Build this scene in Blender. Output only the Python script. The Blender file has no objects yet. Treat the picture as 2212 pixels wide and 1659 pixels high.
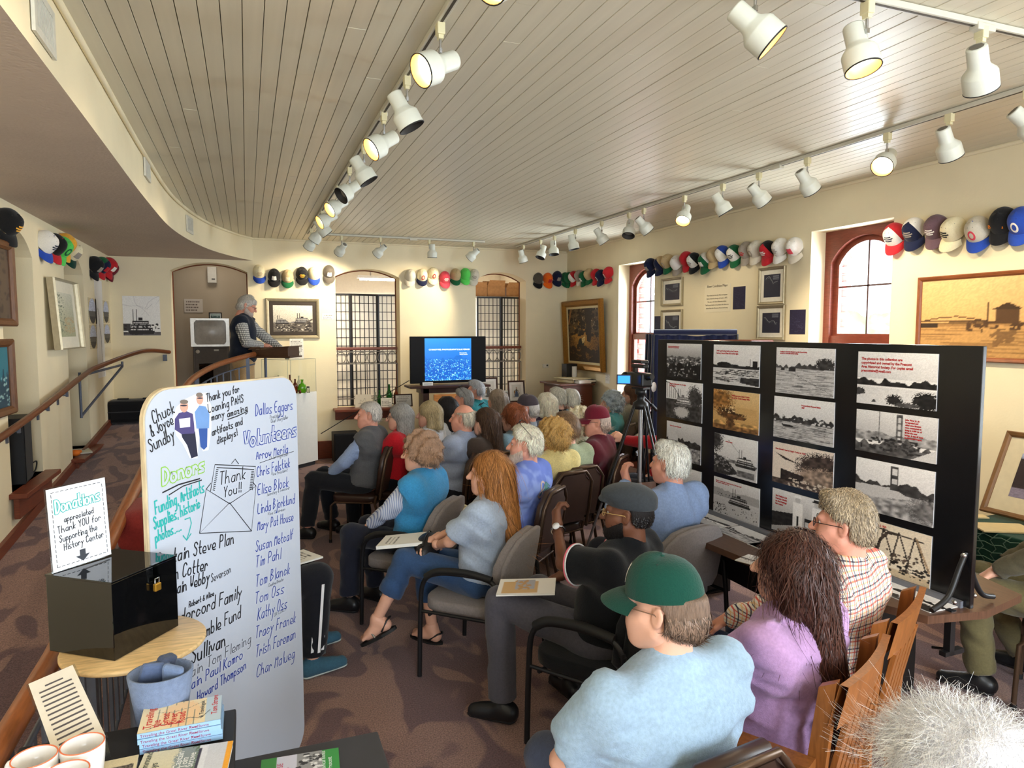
import bpy, bmesh, math, random
import numpy as np
from mathutils import Vector, Matrix, Euler
from mathutils.geometry import tessellate_polygon
PI = math.pi
rnd = random.Random(7)
SC = bpy.context.scene
COL = SC.collection
# ------------------------------------------------------------------ camera
CAM = np.array([0.0, 0.0, 1.95]); FPX = 1500.0; CXP, CYP = 1106.0, 829.5
PIT = math.radians(4.403); YAW = math.radians(20.85)
AF = np.array([math.sin(YAW)*math.cos(PIT), math.cos(YAW)*math.cos(PIT), -math.sin(PIT)])
AR = np.array([math.cos(YAW), -math.sin(YAW), 0.0]); AU = np.cross(AR, AF)
cd = bpy.data.cameras.new('camera'); cam = bpy.data.objects.new('camera', cd); COL.objects.link(cam)
cd.sensor_fit = 'HORIZONTAL'; cd.sensor_width = 36; cd.lens = 36*FPX/2212; cd.clip_start = 0.05; cd.clip_end = 500
cam.matrix_world = Matrix(((AR[0], AU[0], -AF[0], 0), (AR[1], AU[1], -AF[1], 0), (AR[2], AU[2], -AF[2], CAM[2]), (0, 0, 0, 1)))
SC.camera = cam
def at(px, py, X=None, Y=None, Z=None, D=None):
    """where a line of sight meets a real plane of the room (wall, floor, table height)"""
    d = AF*FPX+AR*(px-CXP)-AU*(py-CYP)
    if X is not None: t = X/d[0]
    elif Y is not None: t = Y/d[1]
    elif Z is not None: t = (Z-CAM[2])/d[2]
    else: t = D/(d@AF)
    return Vector(CAM+d*t)
# ------------------------------------------------------------------ view, world, daylight
SC.view_settings.view_transform = 'Standard'; SC.view_settings.look = 'None'
SC.view_settings.gamma = 1; SC.view_settings.use_curve_mapping = False
SC.view_settings.exposure = 1.05
wd = bpy.data.worlds.new('sky'); SC.world = wd; wd.use_nodes = True
_n = wd.node_tree.nodes; _b = _n['Background']
_b.inputs[0].default_value = (0.86, 0.93, 1.0, 1); _b.inputs[1].default_value = 2.6
def area(name, loc, rot, sx, sy, power, col):
    l = bpy.data.lights.new(name, 'AREA'); l.shape = 'RECTANGLE'; l.size = sx; l.size_y = sy; l.energy = power; l.color = col
    o = bpy.data.objects.new(name, l); o.location = loc; o.rotation_euler = rot; COL.objects.link(o); return o
COOL = (0.80, 0.90, 1.0); WARM = (1.0, 0.84, 0.60)
# daylight entering by the two windows of the right wall and the two windows behind the photographer
for y0, y1 in ((8.11, 8.95), (4.42, 5.26), (0.6, 1.5)):
    area('window_daylight', (5.75, (y0+y1)/2, 1.95), (0, PI/2, 0), 2.0, y1-y0+.3, 95, COOL)
for x0 in (0.1, 3.0):
    area('window_daylight', (x0, -2.95, 1.85), (PI/2, 0, 0), 1.7, 2.0, 75, COOL)
# ------------------------------------------------------------------ materials
MATS = {}
def lin(c):
    return tuple(((v/255.0+0.055)/1.055)**2.4 if v > 10 else v/255.0/12.92 for v in c)
def mat(name, rgb=None, rough=.6, metal=0., var=.08, vs=25., bump=0., bs=120., spec=.4, emis=None, es=0., trans=0., ior=1.45, alpha=1., sheen=0., stretch=None, coat=0.):
    """procedural principled material, colour given in sRGB 0-255, slightly uneven by a noise node"""
    if name in MATS: return MATS[name]
    m = bpy.data.materials.new(name); m.use_nodes = True; nt = m.node_tree; b = nt.nodes['Principled BSDF']
    c = lin(rgb)
    b.inputs['Roughness'].default_value = rough; b.inputs['Metallic'].default_value = metal
    b.inputs['Specular IOR Level'].default_value = spec
    b.inputs['Base Color'].default_value = (*c, 1)
    m.diffuse_color = (*c, 1)
    if sheen: b.inputs['Sheen Weight'].default_value = sheen
    if coat: b.inputs['Coat Weight'].default_value = coat
    if trans: b.inputs['Transmission Weight'].default_value = trans; b.inputs['IOR'].default_value = ior
    if alpha < 1: b.inputs['Alpha'].default_value = alpha
    if emis: b.inputs['Emission Color'].default_value = (*lin(emis), 1); b.inputs['Emission Strength'].default_value = es
    co = None
    if var or bump:
        tc = nt.nodes.new('ShaderNodeTexCoord'); mp = nt.nodes.new('ShaderNodeMapping'); nt.links.new(tc.outputs['Object'], mp.inputs[0]); co = mp.outputs[0]
        if stretch: mp.inputs['Scale'].default_value = stretch
    if var:
        nz = nt.nodes.new('ShaderNodeTexNoise'); nz.inputs['Scale'].default_value = vs; nz.inputs['Detail'].default_value = 4
        nt.links.new(co, nz.inputs['Vector'])
        r = nt.nodes.new('ShaderNodeMapRange'); r.inputs[1].default_value = .3; r.inputs[2].default_value = .7; r.inputs[3].default_value = 1-var; r.inputs[4].default_value = 1+var
        nt.links.new(nz.outputs[0], r.inputs[0])
        mx = nt.nodes.new('ShaderNodeMix'); mx.data_type = 'RGBA'; mx.blend_type = 'MULTIPLY'; mx.inputs[0].default_value = 1
        mx.inputs[6].default_value = (*c, 1); nt.links.new(r.outputs[0], mx.inputs[7]); nt.links.new(mx.outputs[2], b.inputs['Base Color'])
    if bump:
        n2 = nt.nodes.new('ShaderNodeTexNoise'); n2.inputs['Scale'].default_value = bs; n2.inputs['Detail'].default_value = 3; nt.links.new(co, n2.inputs['Vector'])
        bp = nt.nodes.new('ShaderNodeBump'); bp.inputs['Strength'].default_value = bump; bp.inputs['Distance'].default_value = .01
        nt.links.new(n2.outputs[0], bp.inputs['Height']); nt.links.new(bp.outputs[0], b.inputs['Normal'])
    MATS[name] = m; return m
def fabric(rgb, key=None, **k):
    d = dict(rough=.9, var=.1, vs=90, bump=.25, bs=260, spec=.15, sheen=.15); d.update(k)
    return mat(key or 'fabric_%d_%d_%d' % tuple(rgb), rgb, **d)
def wood(rgb, key=None, rough=.4, stretch=(1, 1, 12), var=.22, **k):
    return mat(key or 'wood_%d_%d_%d' % tuple(rgb), rgb, rough=rough, var=var, vs=14, stretch=stretch, **k)
def plain(rgb, **k):
    d = dict(var=.04); d.update(k)
    return mat('plain_%d_%d_%d_%s' % (*rgb, '_'.join(str(v) for v in k.values())), rgb, **d)
def print_mat():
    if 'print' in MATS: return MATS['print']
    m = bpy.data.materials.new('print'); m.use_nodes = True; nt = m.node_tree; b = nt.nodes['Principled BSDF']
    a = nt.nodes.new('ShaderNodeAttribute'); a.attribute_name = 'Col'; nt.links.new(a.outputs['Color'], b.inputs['Base Color'])
    b.inputs['Roughness'].default_value = .55; b.inputs['Specular IOR Level'].default_value = .25
    MATS['print'] = m; return m
def glass_mat(name='glass', rgb=(255, 255, 255), a=.12, rough=.02, fr=.7):
    if name in MATS: return MATS[name]
    m = bpy.data.materials.new(name); m.use_nodes = True; nt = m.node_tree; nt.nodes.remove(nt.nodes['Principled BSDF'])
    t = nt.nodes.new('ShaderNodeBsdfTransparent'); g = nt.nodes.new('ShaderNodeBsdfGlossy'); g.inputs['Roughness'].default_value = rough
    t.inputs[0].default_value = (*lin(rgb), 1)
    mx = nt.nodes.new('ShaderNodeMixShader'); lw = nt.nodes.new('ShaderNodeLayerWeight'); f = nt.nodes.new('ShaderNodeMath'); f.operation = 'POWER'; f.inputs[1].default_value = 4.0; nt.links.new(lw.outputs['Facing'], f.inputs[0])
    ad = nt.nodes.new('ShaderNodeMath'); ad.operation = 'MULTIPLY_ADD'; ad.use_clamp = True; ad.inputs[1].default_value = fr; ad.inputs[2].default_value = .02+a*.1
    nt.links.new(f.outputs[0], ad.inputs[0]); nt.links.new(ad.outputs[0], mx.inputs[0]); nt.links.new(t.outputs[0], mx.inputs[1]); nt.links.new(g.outputs[0], mx.inputs[2])
    nt.links.new(mx.outputs[0], nt.nodes['Material Output'].inputs[0]); MATS[name] = m; return m
# ------------------------------------------------------------------ mesh building
class MB:
    def __init__(s): s.v = []; s.f = []; s.mi = []; s.sm = []
    def add(s, vs, fs, mi=0, smooth=False, M=None):
        o = len(s.v)
        if M is not None: vs = [M @ Vector(v) for v in vs]
        s.v.extend([tuple(v) for v in vs]); s.f.extend([tuple(i+o for i in f) for f in fs]); s.mi.extend([mi]*len(fs)); s.sm.extend([smooth]*len(fs)); return s
    def box(s, c, d, mi=0, M=None, bev=0.0):
        x, y, z = d[0]/2, d[1]/2, d[2]/2
        if bev <= 0:
            vs = [(c[0]+i*x, c[1]+j*y, c[2]+k*z) for i in (-1, 1) for j in (-1, 1) for k in (-1, 1)]
            return s.add(vs, [(0, 1, 3, 2), (4, 6, 7, 5), (0, 4, 5, 1), (2, 3, 7, 6), (0, 2, 6, 4), (1, 5, 7, 3)], mi, False, M)
        bm = bmesh.new(); bmesh.ops.create_cube(bm, size=1)
        for v in bm.verts: v.co = Vector((v.co.x*d[0], v.co.y*d[1], v.co.z*d[2]))
        bmesh.ops.bevel(bm, geom=bm.edges[:], offset=min(bev, min(d)*.45), segments=2, affect='EDGES', profile=.5)
        bm.verts.index_update()
        vs = [v.co+Vector(c) for v in bm.verts]; fs = [[v.index for v in f.verts] for f in bm.faces]; bm.free()
        return s.add(vs, fs, mi, False, M)
    def tube(s, pts, r, n=8, mi=0, closed=False, M=None, cap=True):
        P = [Vector(p) for p in pts]; m = len(P); R = r if isinstance(r, (list, tuple)) else [r]*m
        vs = []; t0 = None; up = None
        for i in range(m):
            a = P[(i-1) % m] if (closed or i > 0) else P[i]; b = P[(i+1) % m] if (closed or i < m-1) else P[i]
            t = (b-a).normalized() if (b-a).length > 1e-9 else Vector((0, 0, 1))
            if up is None: up = Vector((0, 0, 1)) if abs(t.z) < .9 else Vector((1, 0, 0))
            u = (up-t*up.dot(t)).normalized(); up = u; w = t.cross(u)
            for k in range(n): a_ = 2*PI*k/n; vs.append(P[i]+(u*math.cos(a_)+w*math.sin(a_))*R[i])
        fs = []
        for i in range(m if closed else m-1):
            for k in range(n): j = (i+1) % m; fs.append((i*n+k, i*n+(k+1) % n, j*n+(k+1) % n, j*n+k))
        s.add(vs, fs, mi, True, M)
        if cap and not closed: s.add(vs[:n], [tuple(range(n))[::-1]], mi, False, M); s.add(vs[-n:], [tuple(range(n))], mi, False, M)
        return s
    def lathe(s, prof, n=24, mi=0, M=None, smooth=True):
        vs = [(r*math.cos(2*PI*k/n), r*math.sin(2*PI*k/n), z) for r, z in prof for k in range(n)]
        fs = [(i*n+k, i*n+(k+1) % n, (i+1)*n+(k+1) % n, (i+1)*n+k) for i in range(len(prof)-1) for k in range(n)]
        return s.add(vs, fs, mi, smooth, M)
    def prism(s, poly, h0, h1, mi=0, M=None):
        """poly: 2-D outline in XY, extruded in Z"""
        n = len(poly); vs = [(p[0], p[1], h0) for p in poly]+[(p[0], p[1], h1) for p in poly]
        tri = tessellate_polygon([[Vector((p[0], p[1], 0)) for p in poly]])
        A = sum(poly[i][0]*poly[(i+1) % n][1]-poly[(i+1) % n][0]*poly[i][1] for i in range(n))
        fs = []
        for t in tri:
            a, b, c = t; ar = (poly[b][0]-poly[a][0])*(poly[c][1]-poly[a][1])-(poly[c][0]-poly[a][0])*(poly[b][1]-poly[a][1])
            if ar < 0: t = (a, c, b)
            fs.append(tuple(i+n for i in t)); fs.append(tuple(t)[::-1])
        for i in range(n):
            j = (i+1) % n; fs.append((i, j, j+n, i+n) if A > 0 else (j, i, i+n, j+n))
        return s.add(vs, fs, mi, False, M)
    def grid(s, fn, nu, nv, mi=0, smooth=True, closeu=False):
        vs = [fn(i/(nu-1 if not closeu else nu), j/(nv-1)) for j in range(nv) for i in range(nu)]
        fs = [(j*nu+i, j*nu+(i+1) % nu, (j+1)*nu+(i+1) % nu, (j+1)*nu+i) for j in range(nv-1) for i in range(nu if closeu else nu-1)]
        return s.add(vs, fs, mi, smooth)
    def mesh(s, name, mats):
        me = bpy.data.meshes.new(name); me.from_pydata(s.v, [], s.f)
        for m in (mats if isinstance(mats, (list, tuple)) else [mats]): me.materials.append(m)
        me.polygons.foreach_set('material_index', s.mi); me.polygons.foreach_set('use_smooth', s.sm); me.update(); return me
    def build(s, name, mats, parent=None, **k): return link(name, s.mesh(name, mats), parent, **k)
def link(name, data, parent=None, loc=None, rot=None, label=None, cat=None, group=None, kind=None):
    o = bpy.data.objects.new(name, data); COL.objects.link(o)
    if parent: o.parent = parent
    if loc is not None: o.location = loc
    if rot is not None: o.rotation_euler = rot
    tag(o, label, cat, group, kind); return o
def tag(o, label=None, cat=None, group=None, kind=None):
    for k, v in (('label', label), ('category', cat), ('group', group), ('kind', kind)):
        if v: o[k] = v
    return o
def thing(name, label, cat, loc=(0, 0, 0), rz=0, group=None): return link(name, None, None, loc, (0, 0, rz), label, cat, group)
def copy_tree(o, parent=None):
    c = o.copy(); COL.objects.link(c)
    if parent: c.parent = parent
    for ch in list(o.children): copy_tree(ch, c)
    return c
def B(name, c, d, m, parent=None, bev=0., M=None, **k): return MB().box(c, d, 0, M, bev).build(name, m, parent, **k)
def wallholes(outer, holes, T, thick, name, mats, **k):
    """wall slab with openings: 2-D loops (u, v), T maps (u, v, w) to the room"""
    loops = [outer]+holes; mb = MB(); flat = [p for l in loops for p in l]; n = len(flat)
    tri = tessellate_polygon([[Vector((p[0], p[1], 0)) for p in l] for l in loops])
    vs = [T(p[0], p[1], 0) for p in flat]+[T(p[0], p[1], thick) for p in flat]
    mb.add(vs, [tuple(t) for t in tri]+[tuple(i+n for i in t) for t in tri]); o = 0
    fs = []
    for l in loops:
        m = len(l); fs += [(o+i, o+(i+1) % m, o+(i+1) % m+n, o+i+n) for i in range(m)]; o += m
    mb.add(vs, fs, 0)
    ob = mb.build(name, mats, **k)
    bm = bmesh.new(); bm.from_mesh(ob.data); bmesh.ops.remove_doubles(bm, verts=bm.verts, dist=1e-5); bmesh.ops.recalc_face_normals(bm, faces=bm.faces); bm.to_mesh(ob.data); bm.free()
    return ob
def arch(x0, x1, z0, zs, zt, n=12):
    """opening outline: straight jambs and a segmental arch"""
    w = (x1-x0)/2; h = zt-zs; R = (w*w+h*h)/(2*h); cx = (x0+x1)/2; cz = zt-R; a0 = math.asin(w/R)
    return [(x0, z0), (x1, z0)]+[(cx+R*math.sin(a0-2*a0*i/n), cz+R*math.cos(a0-2*a0*i/n)) for i in range(n+1)]
def smooth_path(pts, n=8):
    P = [Vector(p) for p in pts]; out = []
    for i in range(len(P)-1):
        p0 = P[max(i-1, 0)]; p1 = P[i]; p2 = P[i+1]; p3 = P[min(i+2, len(P)-1)]
        for k in range(n):
            t = k/n; out.append(.5*((2*p1)+(p2-p0)*t+(2*p0-5*p1+4*p2-p3)*t*t+(3*p1-p0-3*p2+p3)*t**3))
    out.append(P[-1]); return out
def basis(x, y, z, o=(0, 0, 0)):
    x, y, z, o = Vector(x), Vector(y), Vector(z), Vector(o)
    return Matrix(((x.x, y.x, z.x, o.x), (x.y, y.y, z.y, o.y), (x.z, y.z, z.z, o.z), (0, 0, 0, 1)))
def textmesh(txt, size, m, parent=None, M=None, name='lettering', align='LEFT', ext=.0004, space=1.0, shear=0., bold=0.):
    c = bpy.data.curves.new('t', 'FONT'); c.body = txt; c.size = size; c.extrude = ext; c.align_x = align; c.resolution_u = 2; c.space_line = space; c.shear = shear; c.offset = bold
    t = bpy.data.objects.new('t', c); me = bpy.data.meshes.new_from_object(t); bpy.data.objects.remove(t); bpy.data.curves.remove(c)
    me.materials.clear(); me.materials.append(m); me.name = name
    o = link(name, me, parent)
    if M is not None: o.matrix_local = M
    return o
# ------------------------------------------------------------------ room numbers
YB, XR, XL, ZC, ZS, YF = 10.85, 5.14, -1.73, 3.29, 2.96, -2.8
LZ = 0.72                                     # landing height at the end of the ramp
def rampz(y): return min(max(0.0, .0895*(y-2.5)), LZ)
RAILX = -.6
# ------------------------------------------------------------------ shell materials
def carpet_mat():
    m = bpy.data.materials.new('carpet'); m.use_nodes = True; nt = m.node_tree; b = nt.nodes['Principled BSDF']; L = nt.links.new
    tc = nt.nodes.new('ShaderNodeTexCoord'); mp = nt.nodes.new('ShaderNodeMapping'); L(tc.outputs['Object'], mp.inputs[0]); mp.inputs['Rotation'].default_value = (0, 0, .6); mp.inputs['Scale'].default_value = (1, .55, 1)
    nz = nt.nodes.new('ShaderNodeTexNoise'); nz.inputs['Scale'].default_value = 3.3; nz.inputs['Detail'].default_value = 1.2; nz.inputs['Distortion'].default_value = 1.4; L(mp.outputs[0], nz.inputs['Vector'])
    r = nt.nodes.new('ShaderNodeValToRGB'); r.color_ramp.elements[0].position = .48; r.color_ramp.elements[1].position = .53
    r.color_ramp.elements[0].color = (*lin((112, 84, 84)), 1); r.color_ramp.elements[1].color = (*lin((152, 118, 106)), 1); L(nz.outputs[0], r.inputs[0])
    n2 = nt.nodes.new('ShaderNodeTexNoise'); n2.inputs['Scale'].default_value = 130; n2.inputs['Detail'].default_value = 2; L(tc.outputs['Object'], n2.inputs['Vector'])
    r2 = nt.nodes.new('ShaderNodeMapRange'); r2.inputs[1].default_value = .3; r2.inputs[2].default_value = .7; r2.inputs[3].default_value = .55; r2.inputs[4].default_value = 1.35; L(n2.outputs[0], r2.inputs[0])
    mx = nt.nodes.new('ShaderNodeMix'); mx.data_type = 'RGBA'; mx.blend_type = 'MULTIPLY'; mx.inputs[0].default_value = 1; L(r.outputs[0], mx.inputs[6]); L(r2.outputs[0], mx.inputs[7]); L(mx.outputs[2], b.inputs['Base Color'])
    bp = nt.nodes.new('ShaderNodeBump'); bp.inputs['Strength'].default_value = .6; bp.inputs['Distance'].default_value = .006; L(n2.outputs[0], bp.inputs['Height']); L(bp.outputs[0], b.inputs['Normal'])
    b.inputs['Roughness'].default_value = .95; b.inputs['Specular IOR Level'].default_value = .1; b.inputs['Sheen Weight'].default_value = .2
    return m
CARPET = carpet_mat()
PLASTER = mat('plaster_cream', (236, 223, 190), rough=.85, var=.03, vs=3, bump=.08, bs=60, spec=.2)
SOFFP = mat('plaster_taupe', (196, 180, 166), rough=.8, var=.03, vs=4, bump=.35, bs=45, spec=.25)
BOARD = mat('ceiling_paint', (214, 206, 184), rough=.40, var=.05, vs=5, spec=.4, stretch=(3, .4, 1))
GROOVE = mat('ceiling_gap', (84, 68, 52), rough=.9)
TRIMW = wood((118, 58, 36), 'trim_wood', rough=.35)
OAK = wood((150, 88, 48), 'rail_oak', rough=.3, stretch=(8, 1, 8))
STEEL = mat('painted_steel', (92, 98, 112), rough=.45, metal=.3)
def st(o): o['kind'] = 'structure'; return o
# ------------------------------------------------------------------ floor, ramp, ceiling
st(B('floor', ((RAILX+XR)/2-.6, (YF+YB)/2, -.06), (XR-RAILX+1.4, YB-YF+.6, .12), CARPET))
RP = smooth_path([(RAILX, 2.2, 0), (RAILX, 5, 0), (RAILX, 7.0, 0), (-.53, 7.9, 0), (-.28, 8.6, 0), (.08, 9.1, 0)], 6)
def railx(y):
    for a, b in zip(RP, RP[1:]):
        if a.y <= y <= b.y: return a.x+(b.x-a.x)*(y-a.y)/(b.y-a.y)
    return RAILX if y < 3 else .08
mb = MB(); ys = [2.5+i*(YB+1.6-2.5)/44 for i in range(45)]
vs = []
for y in ys: vs += [(XL-.02, y, rampz(y)), (railx(min(y, 9.1))+.06, y, rampz(y)), (railx(min(y, 9.1))+.06, y, 0)]
mb.add(vs, [(i*3+k, i*3+k+1, i*3+k+4, i*3+k+3) for i in range(44) for k in (0, 1)], 0, False); st(mb.build('ramp', CARPET))
ceil = st(B('ceiling', ((XL+XR)/2, (YF+YB)/2, ZC+.06), (XR-XL+.8, YB-YF+1.2, .07), GROOVE))
bw = .0868; bmesh_ = MB().prism([(-bw/2+.0016, .0), (-bw/2+.0026, -.0025), (bw/2-.0026, -.0025), (bw/2-.0016, 0), (bw/2-.0016, .022), (-bw/2+.0016, .022)], 0, 1, 0, Matrix.Rotation(PI/2, 4, 'X') @ Matrix.Scale(-1, 4, (0, 0, 1))).mesh('ceiling_board', BOARD)
x = -.98
while x < XR:
    cuts = [YF-.2]
    c = YF+rnd.uniform(1, 5)
    while c < YB-.6: cuts.append(c); c += rnd.uniform(3.4, 5.2)
    cuts.append(YB+.1)
    for a, b in zip(cuts, cuts[1:]):
        o = link('ceiling_board', bmesh_, ceil); o.location = (x-ceil.location.x, a+.001, ZC+rnd.uniform(-.0012, .0012)); o.scale = (1, b-a-.002, 1)
    x += bw
# soffit over the ramp, curving to the back wall
SP = smooth_path([(-.68, YF, 0), (-.69, 3.3, 0), (-.70, 6.1, 0), (-.655, 7.9, 0), (-.44, 9.4, 0), (-.12, 10.4, 0), (.11, YB, 0)], 10)
mb = MB(); mb.add([(p.x, p.y, z) for p in SP for z in (ZS, ZC+.03)], [(i*2, i*2+2, i*2+3, i*2+1) for i in range(len(SP)-1)], 0, True)
SOF = st(mb.build('wall_soffit', PLASTER))
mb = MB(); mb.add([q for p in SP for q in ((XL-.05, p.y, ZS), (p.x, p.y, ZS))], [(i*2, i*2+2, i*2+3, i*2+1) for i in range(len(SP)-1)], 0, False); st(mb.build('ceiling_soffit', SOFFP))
st(MB().tube([(p.x+.015, p.y, ZC-.012) for p in SP], .017, 8).build('trim_1', PLASTER))
st(MB().tube([(.11, YB-.012, ZC-.012), (XR, YB-.012, ZC-.012)], .017, 8).build('trim_2', PLASTER))
st(MB().tube([(XR-.012, YF, ZC-.012), (XR-.012, YB, ZC-.012)], .017, 8).build('trim_3', PLASTER))
# ------------------------------------------------------------------ walls
DOOR = arch(-.98, .03, LZ-.05, 2.79, 2.915); A1 = arch(1.27, 2.25, .76, 2.77, 2.895); A2 = arch(3.5, 4.38, .76, 2.77, 2.905)
WT = .28
wallholes([(XL-.3, -.1), (XR+.3, -.1), (XR+.3, 3.45), (XL-.3, 3.45)], [DOOR, A1, A2], lambda u, v, w: (u, YB+w, v), WT, 'wall_back', PLASTER, kind='structure')
# ragged brown brick edge showing on the far rim of each arched opening
for n_, (loop, x1) in enumerate(((DOOR, .03), (A1, 2.25), (A2, 4.38))):
    pts = [(p[0], YB+WT+.012, p[1]) for p in loop[1:]]+([(loop[0][0], YB+WT+.012, loop[0][1])] if n_ == 0 else [])
    st(MB().tube(pts, .016, 6).build('trim_%d' % (4+n_), wood((120, 66, 40), 'brick_edge', rough=.8)))
WINS = [(8.11, 9.08), (4.42, 5.34), (.55, 1.5)]; WZ0, WZT = .86, 2.905
wallholes([(YF-.3, -.1), (YB+.3, -.1), (YB+.3, 3.45), (YF-.3, 3.45)], [[(a, WZ0), (b, WZ0), (b, WZT), (a, WZT)] for a, b in WINS], lambda u, v, w: (XR+w, u, v), .26, 'wall_right', PLASTER, kind='structure')
NICH = [(6.32, 7.2, .70), (8.32, 9.22, .62), (3.9, 5.0, .55)]
wallholes([(YF-.3, -.1), (YB+.3, -.1), (YB+.3, 3.45), (YF-.3, 3.45)], [arch(a, b, z, 2.58, 2.77) for a, b, z in NICH], lambda u, v, w: (XL-w, u, v), .34, 'wall_left', PLASTER, kind='structure')
NB = mat('niche_plaster', (206, 200, 186), rough=.85, var=.03, vs=3)
st(B('wall_left_recess', (XL-.37, 6.5, 1.7), (.06, 6.5, 3.2), NB))
for i, (a, b, z) in enumerate(NICH[:2]):
    mb = MB(); mb.box((XL-.13, (a+b)/2, z-.02), (.50, b-a+.16, .04), 0, None, .006); mb.box((XL+.035, (a+b)/2, z-.12), (.04, b-a+.08, .17), 0, None, .006)
    st(mb.build('trim_%d' % (8+i), TRIMW))
# front wall with two windows behind the photographer
wallholes([(XL-.3, -.1), (XR+.3, -.1), (XR+.3, 3.45), (XL-.3, 3.45)], [[(a, .8), (b, .8), (b, 2.9), (a, 2.9)] for a, b in ((-.75, .95), (2.15, 3.85))], lambda u, v, w: (u, YF-w, v), .2, 'wall_front', PLASTER, kind='structure')
# baseboards
st(B('baseboard_back', ((.9+XR)/2, YB-.02, .135), (XR-.9, .04, .27), TRIMW, bev=.006))
st(B('baseboard_right', (XR-.02, (YF+YB)/2, .135), (.04, YB-YF, .27), TRIMW, bev=.006))
mb = MB(); mb.add([q for y in ys if y <= YB+.05 for q in ((XL+.03, y, rampz(y)), (XL+.03, y, rampz(y)+.085), (XL, y, rampz(y)+.085))], [(i*3+k, i*3+3+k, i*3+4+k, i*3+1+k) for i in range(len([y for y in ys if y <= YB+.05])-1) for k in (0, 1)])
st(mb.build('baseboard_left', TRIMW))
# ------------------------------------------------------------------ rooms seen through the arched openings
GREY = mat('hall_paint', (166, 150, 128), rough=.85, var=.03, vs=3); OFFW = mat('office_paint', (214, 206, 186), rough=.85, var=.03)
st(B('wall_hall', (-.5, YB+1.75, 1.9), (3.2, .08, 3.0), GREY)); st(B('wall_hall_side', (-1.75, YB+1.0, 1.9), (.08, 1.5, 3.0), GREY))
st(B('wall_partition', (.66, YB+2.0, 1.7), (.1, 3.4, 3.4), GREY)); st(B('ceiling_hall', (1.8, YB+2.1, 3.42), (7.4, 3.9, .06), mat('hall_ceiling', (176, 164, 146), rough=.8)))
st(B('floor_office', (3.0, YB+2.1, .0), (4.8, 3.6, .1), CARPET)); st(B('wall_office', (3.1, YB+3.7, 1.7), (5.2, .08, 3.4), OFFW)); st(B('wall_office_side', (5.3, YB+2.1, 1.7), (.1, 3.5, 3.4), OFFW))
area('hall_fill_light', (-.4, YB+.9, 3.36), (0, 0, 0), .5, .5, 4.5, (1, .93, .82))  # fill light added to brighten the hall, no fixture belongs to it
# ------------------------------------------------------------------ windows of the right wall
WF = wood((122, 60, 44), 'window_wood', rough=.35); BRICK = mat('brick_red', (176, 74, 66), rough=.85, var=.2, vs=12, bump=.5, bs=30)
brick_me = MB().box((0, 0, 0), (.13, .125, .066), 0, None, .008).mesh('brick', BRICK)
MB_ = mat('muntin_dark', (74, 52, 50), rough=.5)
for i, (a, b) in enumerate(WINS):
    w = st(link('window_%d' % (i+1), None, None, (XR+.2, (a+b)/2, WZ0))); hw = (b-a)/2; H = WZT-WZ0
    T = lambda u, v, d: (d, u, v)
    wallholes([(-hw, 0), (hw, 0), (hw, H), (-hw, H)], [arch(-hw+.075, hw-.075, .06, H-.30, H-.075)], lambda u, v, d: (d-.02, u, v), .07, 'casing', WF, parent=w)
    zm = .99
    wallholes(arch(-hw+.07, hw-.07, zm, H-.30, H-.07), [arch(-hw+.13, hw-.13, zm+.07, H-.33, H-.125)], lambda u, v, d: (d+.03, u, v), .04, 'upper_sash', WF, parent=w)
    wallholes([(-hw+.07, .05), (hw-.07, .05), (hw-.07, zm+.05), (-hw+.07, zm+.05)], [[(-hw+.13, .13), (hw-.13, .13), (hw-.13, zm-.03), (-hw+.13, zm-.03)]], lambda u, v, d: (d+.0, u, v), .04, 'lower_sash', WF, parent=w)
    for k in range(3): B('stop_bead', (.062+.0*k, (-hw+.088+.0*k) if k != 1 else hw-.088, H/2), (.02, .02, H-.35), WF, w) if k < 2 else None
    for (z0, z1, xx) in ((zm+.07, H-.125, .05), (.13, zm-.03, .02)):
        B('muntin', (xx, 0, (z0+z1)/2), (.016, .016, z1-z0), MB_, w); B('muntin', (xx, 0, z0+(z1-z0)*.52), (.016, 2*hw-.26, .016), MB_, w)
    wallholes(arch(-hw+.13, hw-.13, zm+.07, H-.33, H-.125), [], lambda u, v, d: (d+.052, u, v), .003, 'pane', glass_mat(), parent=w)
    B('pane', (.022, 0, (.13+zm-.03)/2), (.003, 2*hw-.26, zm-.16), glass_mat(), w)
    B('window_stool', (-.17, 0, -.015), (.36, 2*hw+.1, .035), WF, w, bev=.006)
    for k in range(29):
        o = link('brick', brick_me, w); o.location = (.16, hw+.0+(.012 if k % 2 else -.03)+rnd.uniform(-.006, .006), .03+k*.075)
        if i < 2 and k < 29: o2 = link('brick', brick_me, w); o2.location = (.16, -hw-.0-(.012 if k % 2 else -.03), .03+k*.075)
st(B('wall_exterior', (XR+.62, (YF+YB)/2-1.5, -2.2), (.1, 16, 5.6), BRICK))
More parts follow.
